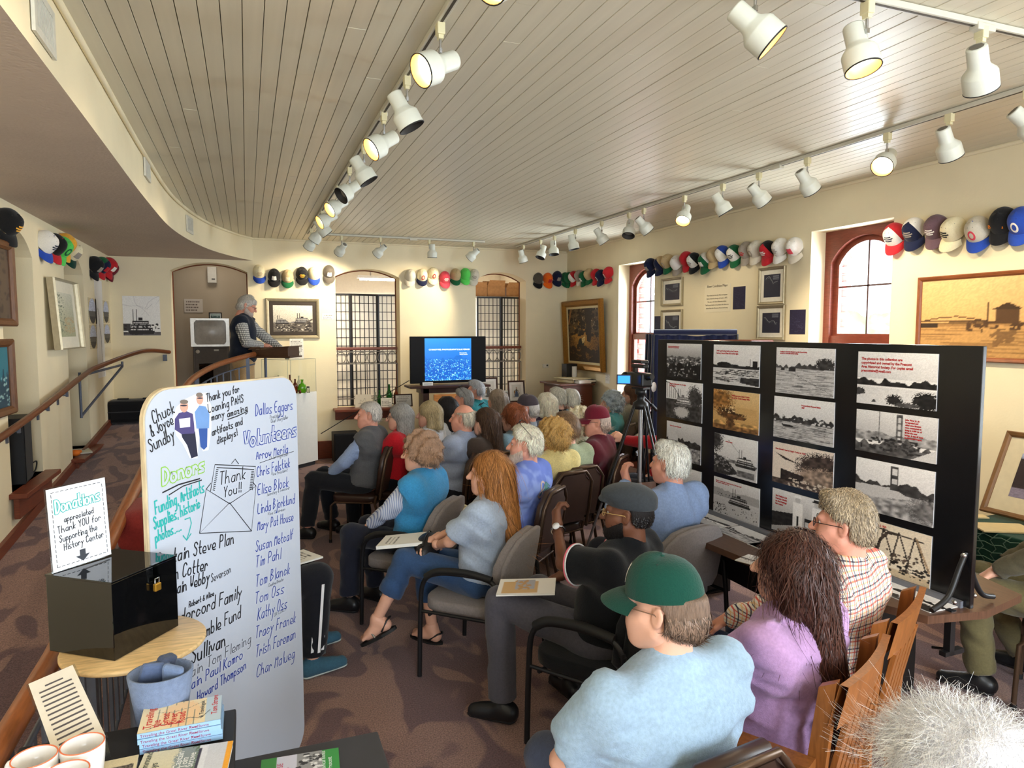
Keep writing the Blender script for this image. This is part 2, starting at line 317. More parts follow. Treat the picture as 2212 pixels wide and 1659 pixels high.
# ------------------------------------------------------------------ outdoors beyond the windows
LEAF = mat('tree_green', (158, 180, 132), rough=.9, var=.35, vs=1.2, spec=.1); LEAF2 = mat('tree_dark', (138, 160, 126), rough=.9, var=.3, vs=1.0, spec=.1)
st(MB().grid(lambda u, v: (14+v*190, -120+u*320, -9+v*4.5+1.5*math.sin(u*17+v*3)), 40, 16).build('ground_hill', mat('meadow', (160, 176, 136), rough=.95, var=.2, vs=.2)))
def blob(bm_r, seed):
    bm = bmesh.new(); bmesh.ops.create_icosphere(bm, subdivisions=4, radius=1); r = random.Random(seed); ph = [r.uniform(0, 6) for _ in range(9)]
    for v in bm.verts:
        d = v.co.normalized(); s = 1+.16*math.sin(5*d.x+ph[0])*math.sin(4*d.y+ph[1])+.10*math.sin(9*d.y+ph[2])*math.sin(8*d.z+ph[3])+.06*math.sin(17*d.x+ph[4])*math.sin(19*d.z+ph[5])
        v.co = d*s
    me = bpy.data.meshes.new('crown'); bm.to_mesh(me); bm.free(); return me
TK = wood((90, 70, 50), 'bark')
for k, (px, D, r, zt, m) in enumerate(((1838, 60, 3.4, 3.2, LEAF), (1885, 90, 4.4, 3.6, LEAF2), (1930, 78, 3.6, 3.8, LEAF), (1800, 120, 5, 3.3, LEAF2), (1985, 70, 4, 4, LEAF), (1392, 110, 5, 3.4, LEAF2), (1358, 60, 3, 2.0, LEAF), (1430, 75, 4, 3.5, LEAF))):
    p = at(px, 714, D=D); t = thing('tree', ['bright green tree at the sill of the big arched window', 'dark green tree behind the muntin of the big window', 'bright green tree at the near edge of big window', 'hazy dark tree beside the red brick of the big window', 'large green tree beyond the window edge by the sepia picture', 'hazy dark tree seen through the narrow far window', 'low green tree seen through the narrow far window', 'green tree behind the caps at the narrow window'][k], 'tree', (p.x, p.y, zt-2*r*.8), rnd.random()*6, 'trees outside the windows')
    me = blob(1, k); me.materials.append(m); me.polygons.foreach_set('use_smooth', [True]*len(me.polygons)); o = link('crown', me, t); o.scale = (r, r, r*.8); o.location = (0, 0, r*.8)
    MB().tube([(0, 0, -8), (0, 0, r*.3)], [.5, .3], 8).build('trunk', TK, t)
p = at(1392, 690, D=26); h = thing('white_house', 'pale house with a white porch seen through the narrow far window', 'house', (p.x, p.y, -6), -.4)
WH = plain((235, 238, 240)); B('wall', (0, 0, 3.5), (7, 6, 7), WH, h); MB().prism([(-3.8, 0), (3.8, 0), (0, 2.2)], -3.3, 3.3, 0, Matrix.Translation((0, 0, 7)) @ Matrix.Rotation(PI/2, 4, 'X')).build('roof', plain((150, 156, 166)), h)
for k in range(3): B('porch_rail', (-3.55, 0, 4.3+k*.9), (.1, 6, .12), WH, h); B('window', (-3.52, -1.8+k*1.8, 6.0), (.06, .9, 1.2), plain((90, 110, 130)), h); B('shutter', (-3.56, -1.2+k*1.8, 6.0), (.06, .3, 1.2), plain((150, 90, 70)), h)
# ------------------------------------------------------------------ air vents of the soffit
VENT = mat('vent_white', (212, 208, 194), rough=.5); DARKV = plain((40, 40, 38))
def sofpt(px, py):
    d = AF*FPX+AR*(px-CXP)-AU*(py-CYP); best = None
    for a, b in zip(SP, SP[1:]):
        den = d[0]*(b.y-a.y)-d[1]*(b.x-a.x)
        if abs(den) < 1e-9: continue
        t = (a.x*(b.y-a.y)-a.y*(b.x-a.x))/den; q = CAM+d*t
        if a.y-1e-6 <= q[1] <= b.y+1e-6 and t > 0: return Vector(q), (b-a).normalized()
for k, (px, py, lb, w_) in enumerate(((88, 45, 'slatted white air vent nearest the photo top on the soffit', .30), (315, 362, 'slatted white air vent midway along the curved soffit', .30), (408, 486, 'slatted white air vent at the curve end of the soffit', .30))):
    q, tn = sofpt(px, py); nrm = Vector((tn.y, -tn.x, 0)); M = basis(tn, (0, 0, 1), nrm, q+nrm*.004)
    v = thing('air_vent', lb, 'vent', group='vents on the soffit'); v.matrix_world = M
    hw, hh = w_/2, .09
    wallholes([(-hw, -hh), (hw, -hh), (hw, hh), (-hw, hh)], [[(-hw+.03, -hh+.03), (hw-.03, -hh+.03), (hw-.03, hh-.03), (-hw+.03, hh-.03)]], lambda u, w, d: (u, w, d), .012, 'vent_frame', VENT, parent=v)
    B('backing', (0, 0, .0), (2*hw-.05, 2*hh-.05, .004), DARKV, v)
    for j in range(14): B('slat', (-hw+.04+j*(2*hw-.08)/13, 0, .006), (.006, 2*hh-.06, .01), VENT, v)
# ------------------------------------------------------------------ handrails
def balustrade():
    t = thing('ramp_railing', 'curved oak handrail on grey steel balusters along the ramp', 'railing', (0, 0, 0))
    pts = [(p.x, p.y, rampz(p.y)+.92+.15*max(0, min(1, (p.y-7.2)/1.9))) for p in smooth_path([(RAILX, .9, 0)]+[tuple(p) for p in RP[::3]], 4)]
    MB().tube(pts, .032, 10).build('handrail', OAK, t)
    MB().tube([(p[0], p[1], p[2]-.12) for p in pts], .009, 6).build('upper_bar', STEEL, t); MB().tube([(p[0], p[1], p[2]-.84) for p in pts], .009, 6).build('lower_bar', STEEL, t)
    y = 1.0; k = 0
    while y < 9.08:
        x_ = railx(y) if y > 2.2 else RAILX; z = rampz(y); ex_ = .15*max(0, min(1, (y-7.2)/1.9)); big = k % 8 == 0
        B('post' if big else 'baluster', (x_, y, z+(.45 if big else .44)+ex_/2), ((.04, .05, .9+ex_) if big else (.014, .03, .72+ex_)), STEEL, t); y += .125; k += 1
    return t
balustrade()
_cp = at(446, 812, D=7.75); B('clear_panel', (0, 0, 0), (.012, .16, .28), glass_mat('smoke_glass', (120, 120, 118), .5), None, label='smoked clear panel standing on the ramp railing by the lectern', cat='panel', loc=_cp, rot=(0, 0, -1.0))
t = thing('wall_handrail', 'round dark oak handrail fixed along the left wall of the ramp', 'handrail', (0, 0, 0))
hp = smooth_path([(XL+.09, 3.0, rampz(3)+.92), (XL+.09, 6.5, rampz(6.5)+.90), (XL+.09, 8.4, rampz(8.4)+.93), (XL+.14, 9.1, rampz(9.1)+.95), (XL+.45, 10.2, rampz(10.2)+.99), (-1.02, YB-.08, LZ+.93)], 8)
MB().tube(hp, .027, 10).build('handrail', wood((112, 62, 34), 'rail_dark', rough=.3, stretch=(8, 1, 8)), t)
for y in (4.6, 6.25, 7.1, 7.8):
    z = rampz(y)+.9; mb = MB(); mb.box((XL+.045, y, z-.05), (.09, .035, .012)); mb.box((XL+.006, y, z-.09), (.012, .04, .10)); mb.box((XL+.085, y, z-.04), (.02, .03, .05)); mb.build('bracket', STEEL, t)
mb = MB(); y = 9.35; z = rampz(y)+.9; mb.tube([(XL+.01, 8.75, z-.02), (XL+.01, 8.75, z-.52)], .014, 6); mb.tube([(XL+.01, 8.75, z-.06), (XL+.3, 9.6, z+.02)], .014, 6); mb.tube([(XL+.01, 8.75, z-.5), (XL+.3, 9.6, z+.0)], .014, 6); mb.tube([(XL+.3, 9.6, z+.0), (XL+.3, 9.6, z+.06)], .014, 6); mb.build('corner_brace', STEEL, t)
B('bracket', (-1.08, YB-.03, LZ+.85), (.05, .06, .09), STEEL, t)
# ------------------------------------------------------------------ flat prints (colour per grid point)
class Pic:
    def __init__(s, w, h, bg=(235, 232, 230), seed=1):
        s.w, s.h = w, h; s.X, s.Y = np.meshgrid((np.arange(w)+.5)/w, (np.arange(h)+.5)/h); s.a = np.zeros((h, w, 3)); s.a[:] = bg; s.r = np.random.RandomState(seed)
    def put(s, m, c): s.a[m] = c; return s
    def grad(s, c0, c1, y0=0., y1=1.):
        t = np.clip((s.Y-y0)/(y1-y0), 0, 1)[..., None]; m = (s.Y >= y0) & (s.Y <= y1); g = np.array(c0)*(1-t)+np.array(c1)*t; s.a[m] = g[m]; return s
    def ridge(s, y, amp, c, n=9, lo=None):
        f = np.zeros(s.w); x = (np.arange(s.w)+.5)/s.w
        for k in range(1, n+1): f += s.r.uniform(-1, 1)*np.sin(2*PI*k*x*1.3+s.r.uniform(0, 6))/k**.75
        top = y+amp*f[None, :]*.6; m = (s.Y < top) & (s.Y > (lo if lo is not None else y-.5*amp-.04)); s.a[m] = c; return s
    def water(s, y1, c, d, y0=0., n=60):
        m = (s.Y < y1) & (s.Y >= y0); s.a[m] = c
        for k in range(n):
            yy = y0+(y1-y0)*s.r.rand(); x0 = s.r.rand(); l = .05+.2*s.r.rand(); mm = (abs(s.Y-yy) < .006) & (abs(s.X-x0) < l*.5) & m; s.a[mm] = s.a[mm]*.5+np.array(d)*.5
        return s
    def rect(s, x0, y0, x1, y1, c): return s.put((s.X > x0) & (s.X < x1) & (s.Y > y0) & (s.Y < y1), c)
    def ell(s, x, y, rx, ry, c, rough=0.):
        d = ((s.X-x)/rx)**2+((s.Y-y)/ry)**2
        if rough: d = d+rough*(s.r.rand(s.h, s.w)-.5)*1.6
        return s.put(d < 1, c)
    def poly(s, P, c):
        m = np.zeros((s.h, s.w), bool); n = len(P)
        for i in range(n):
            x0, y0 = P[i]; x1, y1 = P[(i+1) % n]
            if y0 == y1: continue
            m ^= ((s.Y >= min(y0, y1)) & (s.Y < max(y0, y1)) & (s.X < x0+(s.Y-y0)*(x1-x0)/(y1-y0)))
        return s.put(m, c)
    def line(s, x0, y0, x1, y1, w, c):
        ar = s.h/s.w; dx, dy = x1-x0, (y1-y0)*ar; L2 = dx*dx+dy*dy+1e-12; t = np.clip(((s.X-x0)*dx+(s.Y-y0)*ar*dy)/L2, 0, 1)
        return s.put((s.X-x0-t*dx)**2+((s.Y-y0)*ar-t*dy)**2 < w*w, c)
    def lines(s, P, w, c):
        for a, b in zip(P, P[1:]): s.line(*a, *b, w, c)
        return s
    def specks(s, x0, y0, x1, y1, c, n, r=.012):
        for k in range(n): s.ell(x0+(x1-x0)*s.r.rand(), y0+(y1-y0)*s.r.rand(), r*(.4+s.r.rand()), r*(.5+s.r.rand())*s.w/s.h*.7, c)
        return s
    def noise(s, a): s.a = s.a*(1+a*(s.r.rand(s.h, s.w, 1)-.5)); return s
    def boat(s, x, y, w, c=(50, 46, 46), l=(215, 212, 210)):
        s.poly([(x-w*.5, y), (x+w*.5, y), (x+w*.44, y-w*.12), (x-w*.42, y-w*.12)], c)
        for k in range(3):
            s.rect(x-w*(.42-.05*k), y+w*.12*k, x+w*(.42-.07*k), y+w*(.12*k+.11), c); s.rect(x-w*(.40-.05*k), y+w*(.12*k+.02), x+w*(.40-.07*k), y+w*(.12*k+.055), l)
            for j in range(9): s.rect(x-w*.38+j*w*.085, y+w*.12*k, x-w*.37+j*w*.085, y+w*(.12*k+.1), c)
        s.rect(x-w*.1, y+w*.36, x+w*.05, y+w*.46, c); s.rect(x-w*.3, y+w*.3, x-w*.27, y+w*.75, c); s.rect(x-w*.18, y+w*.3, x-w*.15, y+w*.75, c); return s
    def mesh(s, W, H, name='print'):
        nx, ny = s.w, s.h; me = bpy.data.meshes.new(name); xs = np.linspace(-W/2, W/2, nx); yy = np.linspace(-H/2, H/2, ny); gx, gy = np.meshgrid(xs, yy)
        co = np.stack([gx, gy, np.zeros_like(gx)], -1).reshape(-1, 3); I = np.arange(nx*ny).reshape(ny, nx)
        f = np.stack([I[:-1, :-1], I[:-1, 1:], I[1:, 1:], I[1:, :-1]], -1).reshape(-1, 4); quick_mesh(me, co, f)
        c = np.clip(s.a/255., 0, 1); c = np.where(c > .04045, ((c+.055)/1.055)**2.4, c/12.92).reshape(-1, 3)
        at_ = me.color_attributes.new('Col', 'FLOAT_COLOR', 'POINT'); at_.data.foreach_set('color', np.concatenate([c, np.ones((len(c), 1))], 1).astype(np.float32).ravel()); me.materials.append(print_mat()); return me
def quick_mesh(me, co, f):
    co = np.asarray(co, np.float32); f = np.asarray(f, np.int32); k = f.shape[1]
    me.vertices.add(len(co)); me.vertices.foreach_set('co', co.ravel()); me.loops.add(f.size); me.loops.foreach_set('vertex_index', f.ravel())
    me.polygons.add(len(f)); me.polygons.foreach_set('loop_start', np.arange(0, f.size, k, dtype=np.int32)); me.polygons.foreach_set('loop_total', np.full(len(f), k, np.int32))
    me.update(calc_edges=True)
def wallM(c, nrm, tilt=0):
    """frame with x to the viewer's right, y up, z out of the wall"""
    n = Vector(nrm).normalized(); x = Vector((0, 0, 1)).cross(n).normalized(); return basis(x, n.cross(x), n, c) @ Matrix.Rotation(tilt, 4, 'Z')
NBK, NRT, NLF = (0, -1, 0), (-1, 0, 0), (1, 0, 0)
def framed(name, label, cat, M, w, h, fw, fm, pic=None, matw=0., matc=(235, 230, 220), depth=.03, glass=True, group=None, lip=None):
    t = thing(name, label, cat, group=group); t.matrix_world = M; mb = MB()
    for sx, sy, L, a in ((0, h/2-fw/2, w, 0), (0, -h/2+fw/2, w, PI), (-w/2+fw/2, 0, h, PI/2), (w/2-fw/2, 0, h, -PI/2)):
        R = Matrix.Translation((sx, sy, 0)) @ Matrix.Rotation(a, 4, 'Z')
        vs = []
        for d, z in ((fw/2, 0), (fw/2, depth*.75), (fw*.28, depth), (-fw*.2, depth*.8), (-fw/2, depth*.45), (-fw/2, 0)):
            e = L/2-(fw/2-d); vs += [(-e, d, z), (e, d, z)]
        mb.add(vs, [(i*2, i*2+1, i*2+3, i*2+2) for i in range(5)], 0, False, R)
    mb.build('frame', fm, t); iw, ih = w-2*fw, h-2*fw
    if lip: 
        wallholes([(-iw/2-.002, -ih/2-.002), (iw/2+.002, -ih/2-.002), (iw/2+.002, ih/2+.002), (-iw/2-.002, ih/2+.002)], [[(-iw/2+lip[0], -ih/2+lip[0]), (iw/2-lip[0], -ih/2+lip[0]), (iw/2-lip[0], ih/2-lip[0]), (-iw/2+lip[0], ih/2-lip[0])]], lambda u, v, d: (u, v, d+depth*.25), .008, 'liner', lip[1], parent=t)
    if matw: B('mat_board', (0, 0, depth*.2), (iw+.004, ih+.004, .003), plain(matc, rough=.8), t)
    if pic is not None: o = link('print', pic.mesh(iw-2*matw, ih-2*matw), t); o.location = (0, 0, depth*.2+.0025)
    if glass: MB().add([(-iw/2, -ih/2, depth*.2+.006), (iw/2, -ih/2, depth*.2+.006), (iw/2, ih/2, depth*.2+.006), (-iw/2, ih/2, depth*.2+.006)], [(0, 1, 2, 3)]).build('glass', glass_mat('frame_glass', (255, 255, 255), -.1, .2, .3), t)
    return t
def fit(px, plane):
    """centre and size on a wall from the four seen corners TL, TR, BR, BL"""
    P = [at(*p, **plane) for p in px]; c = sum(P, Vector())/4; w = ((P[1]-P[0]).length+(P[2]-P[3]).length)/2; h = ((P[0]-P[3]).length+(P[1]-P[2]).length)/2; return c, w, h
PB, PR, PL = dict(Y=YB), dict(X=XR), dict(X=XL)
def sheet(name, label, cat, px, plane, nrm, pic, group=None, off=.003, tilt=0):
    c, w, h = fit(px, plane); t = link(name, None, label=label, cat=cat, group=group); t.matrix_world = wallM(c+Vector(nrm)*off, nrm, tilt)
    B('paper', (0, 0, -.0015), (w, h, .002), plain((226, 222, 212), rough=.8), t); o = link('print', pic.mesh(w, h), t); return t
def textpic(w, h, n=8, bg=(236, 234, 226), ink=(90, 86, 84), seed=1, top=.8, step=.09, bold=None):
    p = Pic(w, h, bg, seed); y = top
    for k in range(n):
        x = .1+.1*p.r.rand()*(k == 0); 
        while x < .86-.2*p.r.rand():
            l = .03+.08*p.r.rand(); p.rect(x, y, min(x+l, .92), y+step*.42, ink); x += l+.025
        y -= step
    return p
# ------------------------------------------------------------------ pen strokes
GL = {k: v for k, v in (l.split('=', 1) for l in """a=461604133345 4643|b=0903 05163644331304|c=45261604132344|d=4943 45361604133344|e=044445361605041343|f=39281713 0636|g=461604133345 4641300010|h=0903 05163643|i=1613 1718|j=26211001 2728|k=0903 360433|l=1913|m=0603 05162623 25364643|n=0603 05163643|o=160504133344453616|p=0600 05163644331304|q=461604133345 4640|r=0603 05162635|s=46160534433303|t=19142333 0636|u=0604133344 4643|v=062346|w=0613253346|x=0643 0346|y=0624 46241000|z=06460343|A=032943 1535|B=0903 0929382706 0626453403|C=4839190704133344|D=0903 092947452303|E=49090343 0636|F=0903 0949 0636|G=4839190704133345 4525|H=0903 4943 0646|I=1913|J=3934231304|K=0903 490643|L=090343|M=0309264943|N=03094349|O=190704133345473919|P=0903 0939473606|R=0903 0939473606 2643|S=48391908173645331304|T=0949 2923|U=090413334449|V=092349|W=0913263349|Y=0926 492623|Q=190704133345473919 2443|Z=09490343|X=0943 0349|&=431829381604133345|!=1915 1413|,=1312|.=1323|'=1918|-=0636|1=0818 1913|2=08394703 43|3=0939264503|9=46270839 4943|0=190704133345473919|8=16392908274513042616""".split('|'))}
def strokes(txt, size, slant=.12, jit=.03, sp=1.0, seed=3):
    r = random.Random(seed); out = []; x = 0; k = size/6.0
    for ch in txt:
        if ch == ' ': x += 3.2*k*sp; continue
        g = GL.get(ch)
        if not g: x += 3*k; continue
        nar = max(int(q) for s_ in g.split() for q in s_[0::2]); dy = r.uniform(-jit, jit)*size
        for s_ in g.split():
            P = [(int(s_[i])*k*.92, (int(s_[i+1])-3)*k) for i in range(0, len(s_)-1, 2)]
            P = [(x+px+py*slant+r.uniform(-.06, .06)*k, py+dy+r.uniform(-.06, .06)*k) for px, py in P]
            if len(P) > 2:                      # round the pen turns
                Q = [P[0]]
                for a, b in zip(P, P[1:]): Q += [(a[0]*.75+b[0]*.25, a[1]*.75+b[1]*.25), (a[0]*.25+b[0]*.75, a[1]*.25+b[1]*.75)]
                P = Q+[P[-1]]
            out.append(P)
        x += (nar+1.5)*k*sp*(1 if nar > 1 else .95)
    return out, x
def ribbon(mb, P, w, z=0., mi=0, M=None):
    n = len(P); vs = []
    for i in range(n):
        a = P[max(i-1, 0)]; b = P[min(i+1, n-1)]; dx, dy = b[0]-a[0], b[1]-a[1]; l = math.hypot(dx, dy) or 1; nx, ny = -dy/l*w/2, dx/l*w/2; ex, ey = (0, 0)
        if i == 0: ex, ey = -dx/l*w*.35, -dy/l*w*.35
        if i == n-1: ex, ey = dx/l*w*.35, dy/l*w*.35
        vs += [(P[i][0]+nx+ex, P[i][1]+ny+ey, z), (P[i][0]-nx+ex, P[i][1]-ny+ey, z)]
    mb.add(vs, [(i*2, i*2+1, i*2+3, i*2+2) for i in range(n-1)], mi, False, M)
def writing(parent, txt, x, y, size, pen, m, rot=0., name='handwriting', z=.0008, slant=.12, sp=1.0, fit_w=None, seed=3, outline=None):
    S, L = strokes(txt, size, slant, .03, sp, seed); k = fit_w/L if fit_w else 1.; mb = MB(); R = Matrix.Translation((x, y, 0)) @ Matrix.Rotation(rot, 4, 'Z')
    for i, P in enumerate(S): ribbon(mb, [(p[0]*k, p[1]) for p in P], pen, z+i*2e-6, 0, R)
    o = mb.build(name, m, parent)
    if outline:
        mb = MB()
        for i, P in enumerate(S): ribbon(mb, [(p[0]*k, p[1]) for p in P], pen*.55, z+.0004+i*2e-6, 0, R)
        mb.build(name, outline, parent)
    return o
# ------------------------------------------------------------------ track lights
LW = mat('lamp_white', (226, 228, 216), rough=.4, var=.02); CONN = mat('connector_cream', (222, 214, 176), rough=.5, var=.02); CHR = mat('chrome', (190, 190, 190), rough=.2, metal=1, var=0)
TRK = mat('track_white', (206, 202, 186), rough=.45, var=.02); SLOT = plain((70, 62, 50)); RIM = plain((30, 28, 26))
def track(a, b, label):
    t = thing('light_track', label, 'light track', a, math.atan2(b[1]-a[1], b[0]-a[0]), 'ceiling light tracks'); L = math.dist(a, b)
    B('rail', (L/2, 0, -.014), (L, .035, .026), TRK, t, bev=.003); B('slot', (L/2, 0, -.0275), (L-.02, .012, .002), SLOT, t); B('end_cap', (0, 0, -.014), (.03, .04, .03), TRK, t)
    B('power_feed', (L*.55, 0, -.03), (.11, .045, .03), TRK, t, bev=.004)
TZ = ZC-.004
track((.81, YF+.3, TZ), (.81, 9.95, TZ), 'long white light track running down the ceiling above the railing')
track((.95, 9.97, TZ), (3.36, 9.97, TZ), 'short white light track across the ceiling before the back wall')
track((4.02, YF+.3, TZ), (4.02, 10.35, TZ), 'long white light track along the window wall side')
track((2.0, 2.19, TZ), (3.85, 2.19, TZ), 'thick white light track crossing the ceiling at upper corner')
def lamp_meshes():
    d = {}
    d['connector'] = MB().box((0, 0, -.045), (.034, .046, .05), 0, None, .004).box((0, 0, -.078), (.022, .03, .016)).mesh('connector', CONN)
    d['stem'] = MB().tube([(0, 0, -.08), (0, 0, -.13)], .006, 8).box((0, 0, -.135), (.012, .02, .02)).mesh('stem', CHR)
    # housing: axis along -Z from the swivel
    prof = [(.0, .075), (.038, .075), (.041, .069), (.042, -.005), (.046, -.016), (.067, -.040), (.0705, -.048), (.0705, -.118)]
    d['housing'] = MB().lathe(prof, 28).mesh('housing', LW)
    d['inner_lit'] = MB().lathe([(.0705, -.118), (.067, -.118), (.0655, -.066), (.054, -.050)], 28).mesh('reflector', mat('reflector_lit', (250, 196, 110), rough=.35, var=0, emis=(255, 178, 84), es=1.0))
    d['inner_dark'] = MB().lathe([(.0705, -.118), (.067, -.118), (.0655, -.066), (.054, -.050)], 28).mesh('reflector', plain((50, 46, 42)))
    d['rim'] = MB().lathe([(.071, -.114), (.0717, -.1185), (.0685, -.120), (.0665, -.117)], 28).mesh('rim', RIM)
    d['bulb_lit'] = MB().lathe([(.0, -.088), (.03, -.086), (.048, -.078), (.056, -.060)], 24).mesh('bulb', mat('bulb_lit', (255, 240, 210), var=0, emis=(255, 236, 196), es=9.0))
    d['bulb_dark'] = MB().lathe([(.0, -.088), (.03, -.086), (.048, -.078), (.056, -.060)], 24).mesh('bulb', plain((140, 136, 128), rough=.2))
    d['cap_vent'] = MB().lathe([(.0, .0765), (.03, .0765)], 8).mesh('cap_vent', plain((120, 116, 108)))
    return d
LM = lamp_meshes(); LAMPN = [0]
def lamp(base, aim, lit, label, power=0, group='track spotlights', spot=1.1, col=WARM):
    t = thing('track_spotlight', label, 'spotlight', (base[0], base[1], TZ-.005), 0, group)
    link('connector', LM['connector'], t); link('stem', LM['stem'], t)
    d = Vector(aim).normalized(); q = Vector((0, 0, -1)).rotation_difference(d); h = link('housing', LM['housing'], t, (0, 0, -.15)); h.rotation_mode = 'QUATERNION'; h.rotation_quaternion = q
    off = q @ Vector((0, 0, 1)); dn_ = Vector((0, 0, -1)); dn_ = dn_-d*dn_.dot(d); dn_ = dn_.normalized() if dn_.length > .15 else Vector((1, 0, 0)); h.location = Vector((0, 0, -.14))+dn_*.045+d*.015
    link('reflector', LM['inner_lit' if lit else 'inner_dark'], h); link('rim', LM['rim'], h); link('bulb', LM['bulb_lit' if lit else 'bulb_dark'], h); link('cap_vent', LM['cap_vent'], h)
    if power:
        l = bpy.data.lights.new('spot', 'SPOT'); l.energy = power; l.color = col; l.spot_size = spot; l.spot_blend = .7; l.shadow_soft_size = .05
        o = bpy.data.objects.new('spot_light', l); COL.objects.link(o); o.rotation_mode = 'QUATERNION'; o.rotation_quaternion = q; o.location = Vector((base[0], base[1], TZ-.005))+h.location+d*.14
    return t
ORD = ['first', 'second', 'third', 'fourth', 'fifth', 'sixth', 'seventh', 'eighth', 'ninth', 'tenth', 'eleventh', 'twelfth', 'thirteenth', 'fourteenth', 'fifteenth']
def onx(px, py, X): d = AF*FPX+AR*(px-CXP)-AU*(py-CYP); t = (X-0)/d[0]; return t*d[1]
mid = [((2.15), (-.75, -.3, -.55), 1), (at(951, 60, X=.81).y, (-.8, -.25, -.42), 1), (at(879, 178, X=.81).y, (.45, -.1, -.85), 0), (at(829, 252, X=.81).y, (-.75, -.2, -.5), 1), (at(786, 318, X=.81).y, (.5, -.1, -.8), 0), (at(755, 368, X=.81).y, (-.7, -.25, -.55), 2), (at(730, 404, X=.81).y, (-.75, -.3, -.5), 1), (at(709, 436, X=.81).y, (-.8, -.2, -.45), 1), (at(696, 458, X=.81).y, (.6, .1, -.7), 0), (at(684, 478, X=.81).y, (-.5, .3, -.75), 0), (at(672, 494, X=.81).y, (-.45, .55, -.7), 0)]
for k, (y, a, s_) in enumerate(mid):
    lamp((.81, y), a, s_ == 1, '%s spotlight from the photographer on the long middle track, %s' % (ORD[k], 'lit and turned towards the ramp' if s_ == 1 else 'showing its dark unlit mouth' if s_ == 2 else 'turned away from the ramp'), 22 if s_ == 1 else 0, 'spotlights on the middle track', 1.3)
for k, (px, a) in enumerate(((738, (-.35, .75, -.55)), (822, (-.55, .55, -.6)), (927, (.02, .1, -1)), (1023, (-.55, .5, -.6)))):
    lamp((at(px, 515, Y=9.97).x, 9.97), a, False, '%s spotlight along the short track before the back wall' % ORD[k]+(', pointing straight down' if k == 2 else ''), (34, 48, 30, 44)[k], 'spotlights on the back track', 1.5)
rt = [(1131, 527, (.3, .1, -.9), 0), (1168, 516, (-.35, -.1, -.85), 0), (1198, 506, (0, -.2, -1), 0), (1243, 492, (.2, -.1, -.95), 0), (1300, 473, (.5, -.1, -.75), 0), (1359, 455, (-.3, -.3, -.85), 0), (1391, 444, (.6, -.1, -.65), 0), (1479, 416, (-.45, -.35, -.75), 1), (1562, 388, (.45, -.2, -.8), 0), (1640, 363, (.62, -.1, -.65), 0), (1745, 330, (.6, 0, -.65), 0), (1918, 276, (-.7, -.3, -.55), 1), (2052, 236, (.55, .1, -.75), 0), (2222, 196, (.6, -.3, -.6), 0)]
for k, (px, py, a, s_) in enumerate(rt):
    lamp((4.02, at(px, py, X=4.02).y), a, s_ == 1, '%s spotlight counted from the back wall on the window-side track%s' % (ORD[k], ', lit' if s_ else ''), 18 if s_ else (34 if k in (12, 13) else 28 if k in (8, 9, 10) else 10 if k in (4, 6) else 0), 'spotlights on the window-side track', 1.5)
for k, (px, py, a) in enumerate(((1632, -18, (.5, -.3, -.55)), (1874, 14, (.05, -.25, -.9)), (2120, 70, (.55, .25, -.7)))):
    lamp((at(px, py, Y=2.19).x, 2.19), a, k < 2, '%s spotlight on the thick track in the upper corner%s' % (ORD[k], ' with a glowing amber mouth' if k < 2 else ', mouth hidden'), 14, 'spotlights on the corner track', 1.4)
# ------------------------------------------------------------------ caps
def cap_meshes():
    rx, ry, h = .083, .098, .118; d = {}
    def P(u, v, o=0.):
        a = u*2*PI; e = v*PI/2; f = max(0, math.sin(a)); R = math.cos(e)**.70; z = (h+.012*f)*math.sin(e)**1.02
        g = .0012*(1-abs(math.sin(3*a))**.2)*0
        return ((rx+o)*R*math.cos(a), (ry+o)*R*math.sin(a), z*(1+o*6)-g)
    def sub(u0, u1, v0, v1, nu, nv, o=0.):
        return MB().grid(lambda u, v: P(u0+(u1-u0)*u, v0+(v1-v0)*v, o), nu, nv)
    d['back'] = sub(.42, 1.08, 0, 1, 22, 10).mesh('crown', LW); d['front'] = sub(.08, .42, 0, 1, 14, 10).mesh('front_panel', LW)
    d['inside'] = MB().grid(lambda u, v: tuple(c*.965 for c in P(u, v)), 24, 8).mesh('lining', plain((60, 58, 56)))
    def brim(u, v):
        a = (u-.5)*2.25; x = rx*1.02*math.sin(a)*(1+.12*v); y = ry*.98*math.cos(a)+v*.072*max(0.0, math.cos(a*1.28))**.55; return x, y, .004-.17*x*x/.083-.10*v*v*.3
    mb = MB(); mb.grid(brim, 17, 6); mb.grid(lambda u, v: (lambda p: (p[0], p[1], p[2]-.004))(brim(1-u, v)), 17, 6); mb.grid(lambda u, v: (lambda p: (p[0], p[1], p[2]-.004*v))(brim(u, 1)), 17, 2)
    d['brim'] = mb.mesh('brim', LW)
    d['button'] = MB().lathe([(.007, 0), (.006, .004), (0, .006)], 8).mesh('button', LW)
    d['patch'] = MB().grid(lambda u, v: P(.25+(u-.5)*.13, .18+.34*v, .0016), 10, 6).mesh('emblem', LW)
    mb = MB()
    for i, (v, w) in enumerate(((.46, .13), (.36, .17), (.27, .11))): mb.grid(lambda u, q: P(.25-(u-.5)*w, v+.012*math.sin(u*40)+q*.055, .0016), 16, 2)
    d['script'] = mb.mesh('emblem', LW)
    d['ring'] = MB().grid(lambda u, v: P(.25+math.cos(u*2*PI)*(.03+.022*v), .36+math.sin(u*2*PI)*(.13+.09*v), .0018), 18, 2).mesh('emblem', LW)
    mb = MB()
    for s_ in (-1, 1):
        for k in range(2): mb.lathe([(.003, 0), (.0, .001)], 6, 0, Matrix.Translation(P(.25+s_*(.06+.2*k), .72)))
    d['eyelet'] = mb.mesh('eyelet', plain((60, 58, 60)))
    return d
CM = cap_meshes()
